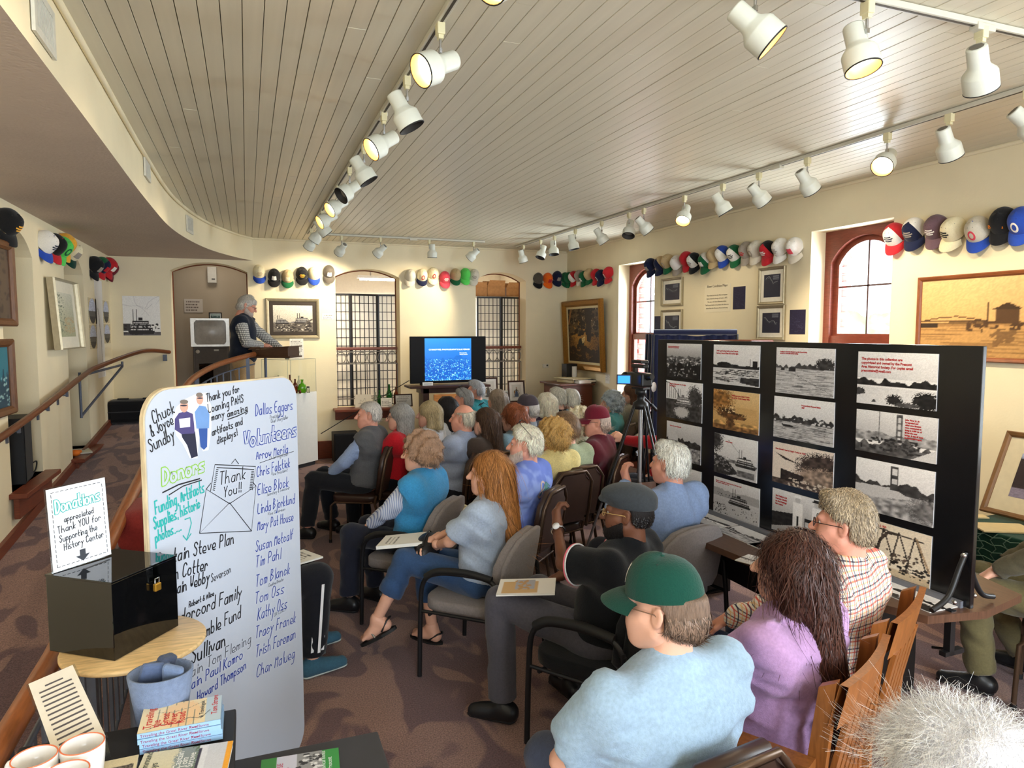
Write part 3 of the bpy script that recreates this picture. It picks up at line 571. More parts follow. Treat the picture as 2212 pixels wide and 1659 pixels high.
def setmat(o, m):
    o.material_slots[0].link = 'OBJECT'; o.material_slots[0].material = m; return o
CLR = dict(w=(236, 232, 224), k=(28, 28, 30), n=(28, 34, 62), r=(192, 40, 48), g=(30, 98, 60), t=(196, 172, 130), s=(160, 150, 138), b=(42, 74, 170), o=(248, 110, 30), c=(236, 224, 186), p=(104, 80, 88), l=(96, 214, 96), m=(110, 26, 40), y=(244, 178, 60), d=(20, 60, 48), e=(88, 82, 74), q=(222, 76, 92), h=(214, 206, 188))
def cmat(k): return fabric(CLR[k], 'cap_cloth_'+k, vs=160, var=.06)
CWORD = dict(w='white', k='black', n='navy', r='red', g='green', t='tan', s='grey', b='royal blue', o='orange', c='cream', p='plum brown', l='lime green', m='maroon', y='gold', d='dark green', e='olive grey', q='rose red', h='stone')
def cap(M, crown, front, brim_, emb=None, embc='w', scale=1., label='', group=None, button=True, top=True, name='baseball_cap'):
    t = thing(name, label, 'cap', group=group) if top else link(name, None); t.matrix_world = M @ Matrix.Scale(scale, 4)
    setmat(link('crown', CM['back'], t), cmat(crown)); setmat(link('front_panel', CM['front'], t), cmat(front)); setmat(link('brim', CM['brim'], t), cmat(brim_)); link('lining', CM['inside'], t)
    if button: setmat(link('button', CM['button'], t, (0, 0, .1175)), cmat(brim_))
    if emb: setmat(link('emblem', CM[emb], t), cmat(embc))
    link('eyelet', CM['eyelet'], t); return t
def wallcap(px, py, plane, nrm, codes, emb, embc, roll, where, group, scale=1., tilt=.62, swing=0.):
    n = Vector(nrm); c = at(px, py, **plane)+n*.02; side = Vector((0, 0, 1)).cross(n)
    z = (n*math.cos(tilt)+Vector((0, 0, 1))*math.sin(tilt)).normalized(); z = (z+side*swing).normalized(); y = (Vector((0, 0, -1))-z*Vector((0, 0, -1)).dot(z)).normalized(); x = y.cross(z)
    M = basis(x, y, z, c) @ Matrix.Rotation(roll, 4, 'Z') @ Matrix.Translation((0, -.02, .0))
    cr, fr, br = codes; lb = '%s cap%s%s %s' % (CWORD[cr], ' with %s front' % CWORD[fr] if fr != cr else '', ' and %s brim' % CWORD[br] if br != cr else '', where)
    cap(M, cr, fr, br, emb, embc, scale, lb, group)
BK = 'caps on the back wall'
for px, py, cd_, e, ec, r, wh in ((560, 592, 'ccb', 'script', 't', .05, 'hanging nearest the arched doorway'), (592, 600, 'kkk', 'patch', 'w', -.05, 'second from the arched doorway'), (621, 602, 'ttg', 'patch', 'c', -.05, 'third from the arched doorway above the steamboat picture'), (652, 596, 'kkk', 'script', 'y', 0, 'with gold flames above the steamboat picture'), (678, 596, 'ccb', None, 'w', 0, 'fifth from the doorway, above the steamboat picture end'), (710, 592, 'eee', 'patch', 'w', 0, 'with white patch beside the first arched opening')):
    wallcap(px, py, PB, NBK, cd_, e, ec, r, wh, BK, 1.05)
for px, py, cd_, e, ec, r, wh in ((885, 600, 'hhh', None, 'w', -.15, 'hanging first past the first arched opening'), (911, 599, 'ccn', 'ring', 'r', -.05, 'second past the first arched opening'), (935, 596, 'ccc', 'ring', 'r', -.1, 'third past the first arched opening'), (960, 604, 'qqq', 'script', 'w', .05, 'hanging lowest above the television'), (983, 598, 'ttg', None, 'w', 0, 'between the rose and lime caps over the television'), (1004, 597, 'lll', None, 'w', 0, 'above the television'), (1022, 599, 'hhh', 'script', 's', -.2, 'at the edge of the second arched opening')):
    wallcap(px, py, PB, NBK, cd_, e, ec, r, wh, BK, 1.05)
for px, py, cd_, e, ec, r, wh in ((1161, 606, 'eek', None, 'w', 0, 'first past the second arched opening'), (1182, 606, 'ooo', 'patch', 'r', .1, 'above the thermostat'), (1202, 602, 'nnn', 'patch', 's', 0, 'between orange cap and the room corner'), (1220, 605, 'ggg', 'ring', 's', .25, 'right in the room corner')):
    wallcap(px, py, PB, NBK, cd_, e, ec, r, wh, BK, 1.02)
RW = 'caps on the window wall'
for px, py, cd_, e, ec, r, wh, sw in ((1233, 604, 'ggg', None, 'w', -.2, 'first from the corner on the window wall', .3), (1243, 602, 'rwr', 'patch', 'w', -.2, 'second from the corner above the gilt painting', .3), (1256, 600, 'ssh', None, 'w', -.2, 'half hidden between red and green caps above the painting', .3), (1266, 602, 'ggg', 'patch', 'w', -.2, 'with white mark above the gilt painting', .3), (1277, 597, 'ttg', None, 's', -.2, 'above the gilt painting top', .3), (1292, 598, 'rrr', None, 's', -.25, 'above the gilt painting end, half hidden', .3), (1302, 600, 'nnn', 'ring', 'w', -.25, 'between the two plain red caps', .3), (1319, 594, 'rrr', 'ring', 'w', -.3, 'nearest the narrow window', .3),
    (1410, 578, 'nnn', 'patch', 's', -.05, 'overhanging the narrow window', .2), (1431, 574, 'tnn', None, 's', -.3, 'second past the narrow window', .3), (1447, 570, 'ttg', 'ring', 's', -.1, 'third past the narrow window', .2), (1467, 573, 'wws', None, 's', -.1, 'worn, over the upper framed chart', .2), (1488, 565, 'rrr', None, 's', .1, 'between two white fronted caps', .2), (1504, 568, 'kwk', 'script', 's', -.1, 'with mesh back beside the plain red one', .2), (1529, 568, 'wgg', 'patch', 'w', -.1, 'with white label tag', .2), (1548, 556, 'ttt', None, 's', -.3, 'half hidden behind a blue one', .2), (1566, 554, 'bwb', None, 's', .1, 'over the typed sheet', .2), (1592, 553, 'gwg', 'script', 'k', .1, 'over the dark blueprint sheet', .2), (1618, 547, 'sss', 'script', 'r', -.1, 'plain, with small red mark', .2), (1638, 545, 'hhh', 'ring', 's', -.15, 'left of the flame cap', .2), (1664, 546, 'krr', 'script', 'w', -.1, 'with white flames', .2), (1691, 541, 'www', 'script', 's', -.25, 'right beside the flame cap', .2), (1722, 540, 'wwh', 'patch', 'q', -.05, 'nearest the large arched window', .2),
    (1938, 515, 'rwr', 'script', 'n', -.05, 'at the edge of the large arched window', .2), (1980, 505, 'wnn', 'script', 's', -.05, 'second past the large window', .2), (2028, 500, 'ppp', 'script', 'w', -.1, 'above the sepia picture corner', .2), (2064, 505, 'ccc', 'script', 'k', -.35, 'turned aside above the sepia picture', .2), (2118, 505, 'hhb', 'ring', 'q', 0, 'above the middle of the sepia picture', .2), (2172, 487, 'kkk', None, 'o', -.15, 'with orange lettering above the sepia picture', .25), (2213, 487, 'bbb', 'ring', 'w', -.1, 'cut off by the photo edge', .2)):
    wallcap(px, py, PR, NRT, cd_, e, ec, r, wh, RW, 1.0+(.04 if px > 1800 else 0), .55, sw*.6)
bc = [o for o in COL.objects if o.get('label', '').startswith('black cap with orange lettering')][0]
textmesh('Bengals', .034, plain((250, 140, 30)), bc, Matrix.Translation((.056, .083, .052)) @ Matrix.Rotation(PI, 4, 'Z') @ Matrix.Rotation(1.02, 4, 'X'))
LWG = 'caps on the ramp wall'
for px, py, cd_, e, ec, r, wh, sw in ((4, 488, 'kkk', 'script', 'y', .15, 'with gold script at the photo edge over the ramp', -.3), (88, 530, 'wwb', 'script', 'n', .1, 'over the ramp, nearest of its cluster', -.3), (108, 535, 'kkr', None, 's', .1, 'over the ramp, behind the white one', -.3), (123, 540, 'lll', 'ring', 'g', -.3, 'over the ramp', -.3), (131, 533, 'yyy', None, 's', -.1, 'half hidden behind the lime one', -.3), (146, 548, 'ccd', 'patch', 's', -.3, 'over the ramp, last of its cluster', -.3), (196, 578, 'kkk', 'patch', 's', -.1, 'over the river map strip, nearest of four', -.3), (212, 578, 'gnr', 'patch', 'r', -.2, 'over the river map strip', -.3), (228, 578, 'rrr', 'patch', 'w', -.2, 'over the river map strip, behind the navy front', -.3), (231, 584, 'mmm', None, 's', -.3, 'nearest the far corner of the ramp', -.3)):
    wallcap(px, py, PL, NLF, cd_, e, ec, r, wh, LWG, 1.12, .55, sw)
# ------------------------------------------------------------------ pictures and papers
SIL = mat('frame_silver', (176, 164, 136), rough=.35, metal=.6); GOLD = mat('frame_gold', (150, 106, 44), rough=.4, metal=.55, var=.2, vs=60); DKW = wood((66, 38, 26), 'frame_dark'); MEDW = wood((136, 78, 44), 'frame_brown')
BW = dict(k=(34, 32, 32), d=(74, 70, 70), m=(130, 126, 126), l=(206, 202, 202), w=(236, 233, 233))
p = Pic(110, 78, (222, 216, 200), 4).grad((196, 188, 172), (232, 226, 212), .3, 1); p.ridge(.36, .04, BW['m'], 9, .2).water(.33, (120, 112, 102), (70, 64, 60), 0, 60)
p.boat(.22, .34, .36).boat(.74, .36, .46); p.specks(.05, .02, .95, .28, (60, 54, 50), 60, .03).specks(.1, .05, .9, .3, (206, 198, 184), 26, .015); p.poly([(.5, .1), (.98, .5), (1, .45), (.55, .06)], (90, 84, 78)).noise(.2)
c, w, h = fit([(573, 643), (690, 647), (690, 731), (576, 731)], PB)
framed('steamboat_picture', 'silver framed black and white steamboat photograph behind the speaker', 'picture', wallM(c, NBK), w, h, .045, SIL, p, .055, (62, 54, 48), glass=False)
sheet('label_card', 'small white caption card beside the steamboat picture', 'card', [(696, 677), (720, 678), (720, 691), (696, 690)], PB, NBK, textpic(40, 20, 3, top=.62, step=.26))
p = Pic(110, 110, (238, 236, 232), 8); p.water(.09, (110, 104, 104), (40, 36, 38), 0, 40); p.boat(.48, .12, .72); p.rect(.0, .12, .2, .3, (70, 66, 66)).specks(.02, .14, .98, .3, (50, 46, 46), 30, .03)
for P in ([(.3, 1), (.33, .85), (.38, .76), (.5, .7), (.6, .62), (.7, .5)], [(.0, .78), (.2, .74), (.4, .76), (.6, .68)], [(.6, .68), (.7, .85), (.85, .95), (.98, .99)], [(.62, .66), (.8, .8), (.9, .8), (1, .92)], [(.5, .52), (.6, .62)]): p.lines(P, .004, (196, 192, 194))
p.noise(.1); sheet('river_map_poster', 'white river map poster with a steamboat photo beside the arched doorway', 'poster', [(263, 639), (345, 640), (347, 724), (268, 725)], PB, NBK, p)
# ramp wall: river strip with oval photos
p = Pic(40, 100, (238, 236, 232), 3); 
for k in range(14): p.line(.12+.04*p.r.rand(), .93-k*.02, .85-.15*p.r.rand(), .93-k*.02, .012, (130, 126, 126))
p.lines([(.3, .7), (.42, .62), (.48, .5), (.62, .4), (.6, .25), (.75, .1), (.8, .02)], .03, (170, 166, 164)).lines([(.38, .7), (.5, .6), (.55, .48), (.7, .4)], .012, (210, 206, 202))
sheet('river_strip_map', 'tall narrow river map strip hanging over the ramp handrail', 'poster', [(203, 604), (221, 606), (226, 815), (212, 815)], PL, NLF, p)
for k, (x0, y0, x1, y1, lb) in enumerate(((190, 644, 208, 698, 'upper oval river photo toward the niche beside the strip map'), (222, 650, 235, 696, 'upper oval river photo toward the far corner beside the strip map'), (193, 701, 209, 752, 'lower oval town photo toward the niche beside the strip map'), (224, 700, 238, 740, 'lower small hill photo toward the far corner beside the strip map'))):
    p = Pic(30, 44, (206, 190, 150), 20+k).ell(.5, .5, .42, .47, (190, 196, 216)); m = ((p.X-.5)/.42)**2+((p.Y-.5)/.47)**2 < 1; p.a[m & (p.Y < .5)] = (96, 92, 88); p.a[m & (p.Y < .3)] = (60, 56, 54); p.noise(.3)
    sheet('oval_photo', lb, 'photo', [(x0, y0), (x1, y0+2), (x1, y1), (x0, y1+2)], PL, NLF, p, 'oval photos on the ramp wall')
p = Pic(60, 90, (214, 212, 190), 9).grad((170, 174, 140), (214, 214, 196)); p.specks(.0, .1, .5, .95, (110, 124, 104), 90, .03).specks(.4, .1, .95, .45, (188, 170, 130), 60, .04).rect(.1, .72, .45, .74, (230, 226, 210)).noise(.15)
c, w, h = fit([(100, 607), (153, 613), (150, 747), (95, 757)], PL)
framed('watercolour_picture', 'pale watercolour in a thin silver frame leaning off the ramp wall', 'picture', wallM(c+Vector((.04, 0, 0)), NLF) @ Matrix.Rotation(-.06, 4, 'X'), w, h, .012, SIL, p, .11, (240, 234, 214), depth=.07)
for k, (y0, y1) in enumerate(((525, 705), (732, 895))):
    p = Pic(50, 60, (40, 120, 140), 30+k).ridge(.5, .3, (30, 70, 90), 9, 0).specks(0, 0, 1, .5, (150, 190, 190), 60, .03) if k else Pic(50, 60, (90, 74, 60), 30).specks(0, 0, 1, 1, (60, 48, 40), 70, .05)
    a, b = at(12, y0, X=XL), at(12, y1, X=XL); framed('framed_painting', ['brown framed picture above the other at the photo edge', 'wooden framed blue water painting at the lower photo edge'][k], 'picture', wallM((XL+.005, a.y-.38, (a.z+b.z)/2), NLF), .8, a.z-b.z, .06, wood((104, 66, 36), 'frame_wood'), p, 0, depth=.05)
# gilt painting
p = Pic(90, 108, (66, 46, 26), 12).ell(.5, .45, .4, .32, (128, 90, 40), .9).ell(.45, .5, .25, .2, (170, 124, 56), 1.0)
p.specks(0, .55, 1, 1, (92, 74, 50), 140, .05).specks(0, .5, 1, 1, (44, 32, 20), 120, .05).specks(.1, .6, .95, .97, (170, 150, 120), 40, .012); p.poly([(.58, 1), (.72, 1), (.74, .5), (.70, .38), (.6, .4)], (48, 34, 24)).line(.15, .98, .05, .7, .02, (150, 104, 60)).ell(.42, .36, .09, .09, (40, 40, 34)).poly([(.44, .44), (.55, .5), (.52, .38), (.46, .36)], (206, 180, 120)).specks(0, 0, 1, .3, (50, 36, 24), 90, .06).noise(.35)
c, w, h = fit([(1220, 652), (1312, 646), (1317, 804), (1227, 795)], PR)
framed('woodland_painting', 'dark woodland oil painting in a wide gilt frame near the corner', 'painting', wallM((XR-.05, 10.08, c.z), NRT) @ Matrix.Rotation(.05, 4, 'X'), 1.36, h, .10, GOLD, p, 0, depth=.08, glass=False, lip=(.035, plain((214, 196, 150))))
sheet('caption_sheet', 'white caption sheet on the wall below the gilt painting', 'sheet', [(1308, 807), (1318, 807), (1317, 829), (1308, 828)], PR, NRT, textpic(20, 34, 7))
NAVY = (34, 36, 58)
def chart(seed):
    p = Pic(60, 76, NAVY, seed); x, y = .1, .75+.1*p.r.rand(); P = [(x, y)]
    for k in range(9): x += .08; y += p.r.uniform(-.13, .09); P.append((x, y))
    p.lines(P, .008, (170, 176, 180)).lines([(a, b-.06) for a, b in P], .004, (120, 128, 134)); 
    for k in range(5): p.line(.55, .93-k*.04, .9, .93-k*.04, .004, (150, 156, 170))
    return p
for k, (a, b, c_, d, lb) in enumerate((((1431, 602), (1477, 599), (1476, 660), (1431, 661), 'silver framed dark river chart, upper one beside the narrow window'), ((1430, 671), (1476, 667), (1475, 735), (1430, 737), 'silver framed dark river chart, lower one beside the narrow window'), ((1641, 579), (1699, 575), (1698, 655), (1641, 660), 'silver framed dark chart below the white flame caps, upper one'), ((1638, 661), (1698, 659), (1697, 734), (1637, 735), 'silver framed dark chart near the large window, lower one'))):
    cc, w, h = fit([a, b, c_, d], PR); framed('framed_chart', lb, 'picture', wallM(cc, NRT), w, h, .03, SIL, chart(40+k), .045, (238, 232, 216), group='framed river charts on the window wall')
for k, (x0, y0, x1, y1, lb) in enumerate(((1584, 618, 1611, 668, 'dark navy blueprint sheet beside the typed page'), (1706, 668, 1741, 722, 'dark navy blueprint sheet next to the large window'), (1414, 682, 1429, 735, 'dark navy blueprint sheet beside the narrow window'))):
    p = Pic(40, 60, (44, 40, 66), 50+k).noise(.25); [p.line(.1, .1+.1*j, .9, .12+.1*j*p.r.rand(), .004, (70, 68, 92)) for j in range(8)]
    sheet('blueprint_sheet', lb, 'blueprint', [(x0, y0+2), (x1, y0), (x1-1, y1), (x0, y1)], PR, NRT, p, 'blueprints on the window wall')
sheet('typed_page', 'white typed page among the river charts on the window wall', 'sheet', [(1523, 616), (1579, 613), (1577, 673), (1521, 675)], PR, NRT, Pic(60, 60, (240, 228, 198), 2))
tp = [o for o in COL.objects if o.name == 'typed_page'][0]
textmesh('River Condition Maps', .042, plain((110, 100, 86)), tp, Matrix.Translation((0, .13, .002)), align='CENTER'); textmesh('These charts are in color Blues and appear\nthese created by George of Castle in 1872.\nThe map is the fleets Minnesota names.\nThe Prescott lands are in greater, the others are\nnames from the Minnesota Historical Society', .022, plain((130, 118, 100)), tp, Matrix.Translation((0, .03, .002)), align='CENTER', space=1.7)
# sepia picture
p = Pic(150, 64, (228, 186, 126), 17).grad((216, 168, 106), (230, 190, 132), .4, 1).ridge(.44, .03, (120, 90, 56), 9, .36).water(.42, (194, 148, 90), (130, 94, 56), 0, 110)
p.lines([(.0, .46), (.08, .5), (.16, .52), (.28, .46), (.0, .46)], .003, (80, 58, 38)).rect(.0, .38, .08, .43, (60, 46, 34))
for k in range(16): x = .38+.6*p.r.rand(); y = .40+.12*p.r.rand(); s_ = .02+.03*p.r.rand(); p.rect(x, y, x+s_, y+s_*1.6, ((150, 116, 74), (90, 66, 44), (196, 164, 116))[k % 3]); p.poly([(x-.004, y+s_*1.6), (x+s_+.004, y+s_*1.6), (x+s_/2, y+s_*2.4)], (80, 58, 40))
p.rect(.31, .42, .40, .6, (90, 64, 42)).poly([(.30, .6), (.41, .6), (.36, .68)], (70, 50, 34)).rect(.28, .4, .285, .68, (70, 50, 34)).specks(.2, .34, .98, .45, (84, 60, 40), 60, .012).specks(.3, .16, .38, .36, (130, 96, 60), 30, .012).noise(.1)
a, b = at(1988, 600, X=XR), at(1984, 776, X=XR); L = 2.0
framed('sepia_river_picture', 'wide sepia river town photograph in a brown wooden frame', 'picture', wallM((XR-.005, a.y-L/2, (a.z+b.z)/2), NRT), L, a.z-b.z, .035, MEDW, p, 0)
# hall behind the doorway
sheet('hall_notice', 'small pale notice taped to the hall wall behind the speaker', 'notice', [(397, 646), (438, 646), (438, 675), (399, 675)], dict(Y=YB+1.7), NBK, textpic(44, 30, 4, (190, 178, 164), (110, 96, 88), 5, .74, .2))
t = thing('wall_box', 'small white alarm box high on the hall wall', 'box', at(458, 594, Y=YB+1.66)); B('body', (0, 0, 0), (.14, .1, .26), plain((190, 184, 172)), t, bev=.01); B('label_plate', (.02, -.053, -.07), (.05, .004, .02), plain((70, 66, 62)), t)
q = at(455, 718, Y=YB+1.2); t = thing('old_television', 'old television cabinet with a silver framed screen standing behind the speaker', 'television', (q.x, q.y, LZ))
B('cabinet', (.0, .1, .62), (.52, .4, 1.24), mat('tv_grey', (96, 88, 80), rough=.5), t, bev=.01); B('door', (.0, -.105, .5), (.46, .01, .9), mat('tv_grey2', (82, 74, 68), rough=.5), t, bev=.004)
zc = q.z; wallholes([(-.28, -.22), (.28, -.22), (.28, .22), (-.28, .22)], [[(-.23, -.15), (-.2, -.19), (.2, -.19), (.23, -.15), (.23, .15), (.2, .19), (-.2, .19), (-.23, .15)]], lambda u, v, d: (u, -.16+d, zc-LZ+v), .07, 'screen_frame', mat('tv_chrome', (186, 182, 174), rough=.3, metal=.6), parent=t)
MB().grid(lambda u, v: (-.24+.48*u, -.12-.03*math.sin(PI*u)*math.sin(PI*v), zc-LZ-.2+.4*v), 12, 10).build('screen', mat('tv_glass', (176, 174, 170), rough=.25), t); B('back_shell', (0, .06, zc-LZ), (.5, .3, .4), mat('tv_grey', (96, 88, 80)), t)
MB().lathe([(.03, 0), (.028, .012), (0, .014)], 14, 0, Matrix.Translation((-.19, -.115, .9)) @ Matrix.Rotation(PI/2, 4, 'X')).build('badge', plain((200, 198, 190)), t); B('badge', (.08, -.115, .92), (.07, .01, .025), plain((200, 198, 190)), t)
p = Pic(40, 26, (170, 190, 180), 3).ridge(.5, .3, (60, 84, 70), 7, 0).noise(.2); q2 = at(465, 673, Y=YB+1.2); framed('small_photo', 'small black framed photo standing on the old television', 'picture', wallM((q2.x, YB+1.2, zc+.2+.058), NBK), .19, .115, .014, plain((30, 28, 28)), p, .012, (230, 228, 220))
# thermostat
t = thing('thermostat', 'small white thermostat on the back wall by the corner', 'thermostat'); t.matrix_world = wallM(at(1178, 790, Y=YB), NBK); B('body', (0, 0, .012), (.11, .065, .024), plain((228, 222, 206)), t, bev=.006); B('display', (.025, .005, .025), (.03, .025, .002), plain((50, 52, 50)), t)
B('wall_plate', (0, 0, .004), (.07, .11, .008), plain((226, 214, 186)), None, label='small cream wall plate on the window wall under the caption sheet', cat='wall plate').matrix_world = wallM(at(1313, 818, X=XR)-Vector((0, .35, .0)), NRT)
# ------------------------------------------------------------------ smooth solid modelling for figures
class Field:
    def __init__(s, lo, hi, res):
        s.lo = np.array(lo, float); s.res = res; s.n = np.ceil((np.array(hi)-s.lo)/res).astype(int)+1; s.a = np.ones(s.n)
        s.ax = [s.lo[i]+res*np.arange(s.n[i]) for i in range(3)]
    def sl(s, lo, hi):
        i0 = np.clip(np.floor((np.array(lo)-s.lo)/s.res).astype(int), 0, s.n); i1 = np.clip(np.ceil((np.array(hi)-s.lo)/s.res).astype(int)+1, 0, s.n)
        if (i1 <= i0).any(): return None, None
        S = tuple(slice(a, b) for a, b in zip(i0, i1)); return S, (s.ax[0][S[0]][:, None, None], s.ax[1][S[1]][None, :, None], s.ax[2][S[2]][None, None, :])
    def comb(s, S, d, k, op):
        a = s.a[S]
        if op == 'sub': a = -a
        h = np.clip(.5+.5*(d-a)/k, 0, 1); r = d+(a-d)*h-k*h*(1-h)
        s.a[S] = -r if op == 'sub' else r
    def cone(s, a, b, ra, rb, k=.03, op='add', flat=False, sq=None):
        a, b = np.array(a, float), np.array(b, float); R = max(ra, rb)+k+.03; S, P = s.sl(np.minimum(a, b)-R, np.maximum(a, b)+R)
        if S is None: return s
        d = b-a; L2 = d@d+1e-12; t0 = ((P[0]-a[0])*d[0]+(P[1]-a[1])*d[1]+(P[2]-a[2])*d[2])/L2; t = np.clip(t0, 0, 1)
        q = np.sqrt((P[0]-a[0]-t*d[0])**2+(P[1]-a[1]-t*d[1])**2+(P[2]-a[2]-t*d[2])**2)-(ra+(rb-ra)*t)
        if flat: q = np.maximum(q, (t0-1)*math.sqrt(L2))
        s.comb(S, q, k, op); return s
    def ell(s, c, r, k=.03, op='add', R=None):
        c = np.array(c, float); r = np.array(r, float); m = max(r)+k+.03; S, P = s.sl(c-m, c+m)
        if S is None: return s
        x, y, z = P[0]-c[0], P[1]-c[1], P[2]-c[2]
        if R is not None: x, y, z = [R[0][i]*x+R[1][i]*y+R[2][i]*z for i in range(3)]
        k0 = np.sqrt((x/r[0])**2+(y/r[1])**2+(z/r[2])**2); k1 = np.sqrt((x/r[0]**2)**2+(y/r[1]**2)**2+(z/r[2]**2)**2)+1e-9
        s.comb(S, k0*(k0-1)/k1, k, op); return s
    def xyz(s): return s.ax[0][:, None, None], s.ax[1][None, :, None], s.ax[2][None, None, :]
    def cut(s, g): s.a = np.maximum(s.a, g); return s
    def nets(s):
        a = s.a; a[0], a[-1], a[:, 0], a[:, -1], a[:, :, 0], a[:, :, -1] = (1,)*6
        ins = a < 0; c = np.zeros(np.array(a.shape)-1, np.int8)
        for i in (0, 1):
            for j in (0, 1):
                for k in (0, 1): c += ins[i:a.shape[0]-1+i, j:a.shape[1]-1+j, k:a.shape[2]-1+k]
        I = np.argwhere((c > 0) & (c < 8))
        if len(I) == 0: return np.zeros((0, 3)), np.zeros((0, 4), int)
        cor = [(i, j, k) for i in (0, 1) for j in (0, 1) for k in (0, 1)]; V = np.stack([a[I[:, 0]+i, I[:, 1]+j, I[:, 2]+k] for i, j, k in cor], 1)
        acc = np.zeros((len(I), 3)); cnt = np.zeros(len(I))
        for p in range(8):
            for q in range(p+1, 8):
                dp = np.array(cor[q])-np.array(cor[p])
                if abs(dp).sum() != 1: continue
                m = (V[:, p] < 0) != (V[:, q] < 0); t = V[m, p]/(V[m, p]-V[m, q]); acc[m] += np.array(cor[p])+t[:, None]*dp; cnt[m] += 1
        co = s.lo+s.res*(I+acc/cnt[:, None]); idx = np.full(c.shape, -1, np.int64); idx[I[:, 0], I[:, 1], I[:, 2]] = np.arange(len(I)); F = []
        for ax in range(3):
            sl0 = [slice(1, -1)]*3; sl0[ax] = slice(0, -1); sl1 = [slice(1, -1)]*3; sl1[ax] = slice(1, None); A = ins[tuple(sl0)]; Bq = ins[tuple(sl1)]; E = np.argwhere(A != Bq)
            if len(E) == 0: continue
            o = [(1 if i != ax else 0) for i in range(3)]; e = E+np.array(o); u, v = [(1, 2), (2, 0), (0, 1)][ax]
            def cell(du, dv): w = e.copy(); w[:, u] += du; w[:, v] += dv; return idx[w[:, 0], w[:, 1], w[:, 2]]
            Q = np.stack([cell(-1, -1), cell(0, -1), cell(0, 0), cell(-1, 0)], 1); fl = ~A[E[:, 0], E[:, 1], E[:, 2]]; Q[fl] = Q[fl][:, ::-1]; F.append(Q)
        return co, np.concatenate(F)
def meshof(parts, name, mats, mis=None):
    co = np.concatenate([p[0] for p in parts]); o = 0; F = []; MI = []
    for i, p in enumerate(parts): F.append(p[1]+o); o += len(p[0]); MI.append(np.full(len(p[1]), mis[i] if mis else 0))
    F = np.concatenate(F); me = bpy.data.meshes.new(name); quick_mesh(me, co, F); me.polygons.foreach_set('use_smooth', np.ones(len(F), bool)); me.polygons.foreach_set('material_index', np.concatenate(MI).astype(np.int32))
    for m in (mats if isinstance(mats, (list, tuple)) else [mats]): me.materials.append(m)
    return me
def rotm(yaw=0, pitch=0, roll=0): return np.array(Matrix.Rotation(yaw, 3, 'Z') @ Matrix.Rotation(pitch, 3, 'X') @ Matrix.Rotation(roll, 3, 'Y'))
SKIN = dict(fair=(226, 172, 146), pink=(224, 158, 134), tan=(196, 134, 100), dark=(116, 74, 54))
def skin(k): return mat('skin_'+k, SKIN[k], rough=.5, var=.07, vs=14, spec=.35, bump=.06, bs=220)
def hairmats(rgb):
    k = 'hair_%d_%d_%d' % rgb; f = lambda s_: tuple(min(255, int(v*s_)) for v in rgb)
    return [mat(k, rgb, rough=.5, var=.25, vs=30, stretch=(6, 6, 1), bump=.5, bs=70, spec=.3), mat(k+'_light', f(1.16), rough=.4, var=.1, spec=.4), mat(k+'_dark', f(.78), rough=.5, var=.1, spec=.3)]
def head_net(res, sk=1., nose=1., jaw=1., beard=0):
    f = Field((-.11, -.14, -.19), (.11, .15, .15), res)
    f.ell((0, -.015, .03), (.074, .094, .088), .02).ell((0, .03, -.045), (.058*jaw, .068, .074), .03).ell((0, .060, -.090), (.030*jaw, .028, .027), .035)
    for sx in (-1, 1): f.cone((sx*.055, .0, -.055), (sx*.016, .062, -.094), .022, .019, .035); f.cone((sx*.05, .04, -.02), (sx*.034, .07, -.05), .022, .018, .03)
    f.cone((-.036, .078, .024), (.036, .078, .024), .012, .012, .02).ell((-.036, .062, -.03), (.026, .024, .026), .02).ell((.036, .062, -.03), (.026, .024, .026), .02)
    f.ell((-.031, .099, .005), (.015, .012, .011), .008, 'sub').ell((.031, .099, .005), (.015, .012, .011), .008, 'sub')
    f.cone((0, .09, .012), (0, .117*nose, -.028), .0085, .0145, .010).ell((-.011, .103, -.032), (.008, .009, .007), .006).ell((.011, .103, -.032), (.008, .009, .007), .006)
    f.cone((-.017, .086, -.058), (.017, .086, -.058), .007, .007, .006).cone((-.015, .084, -.07), (.015, .084, -.07), .0078, .0078, .006).cone((-.02, .096, -.0635), (.02, .096, -.0635), .0028, .0028, .003, 'sub')
    for sx in (-1, 1):
        Re = np.array(Matrix.Rotation(sx*.35, 3, 'Z') @ Matrix.Rotation(.2, 3, 'X')); f.ell((sx*.08, -.012, -.004), (.008, .019, .032), .008, 'add', Re); f.ell((sx*.087, -.006, .002), (.005, .010, .018), .006, 'sub', Re)
    f.cone((0, -.025, -.04), (0, -.035, -.19), .053, .056, .03)
    return f.nets()
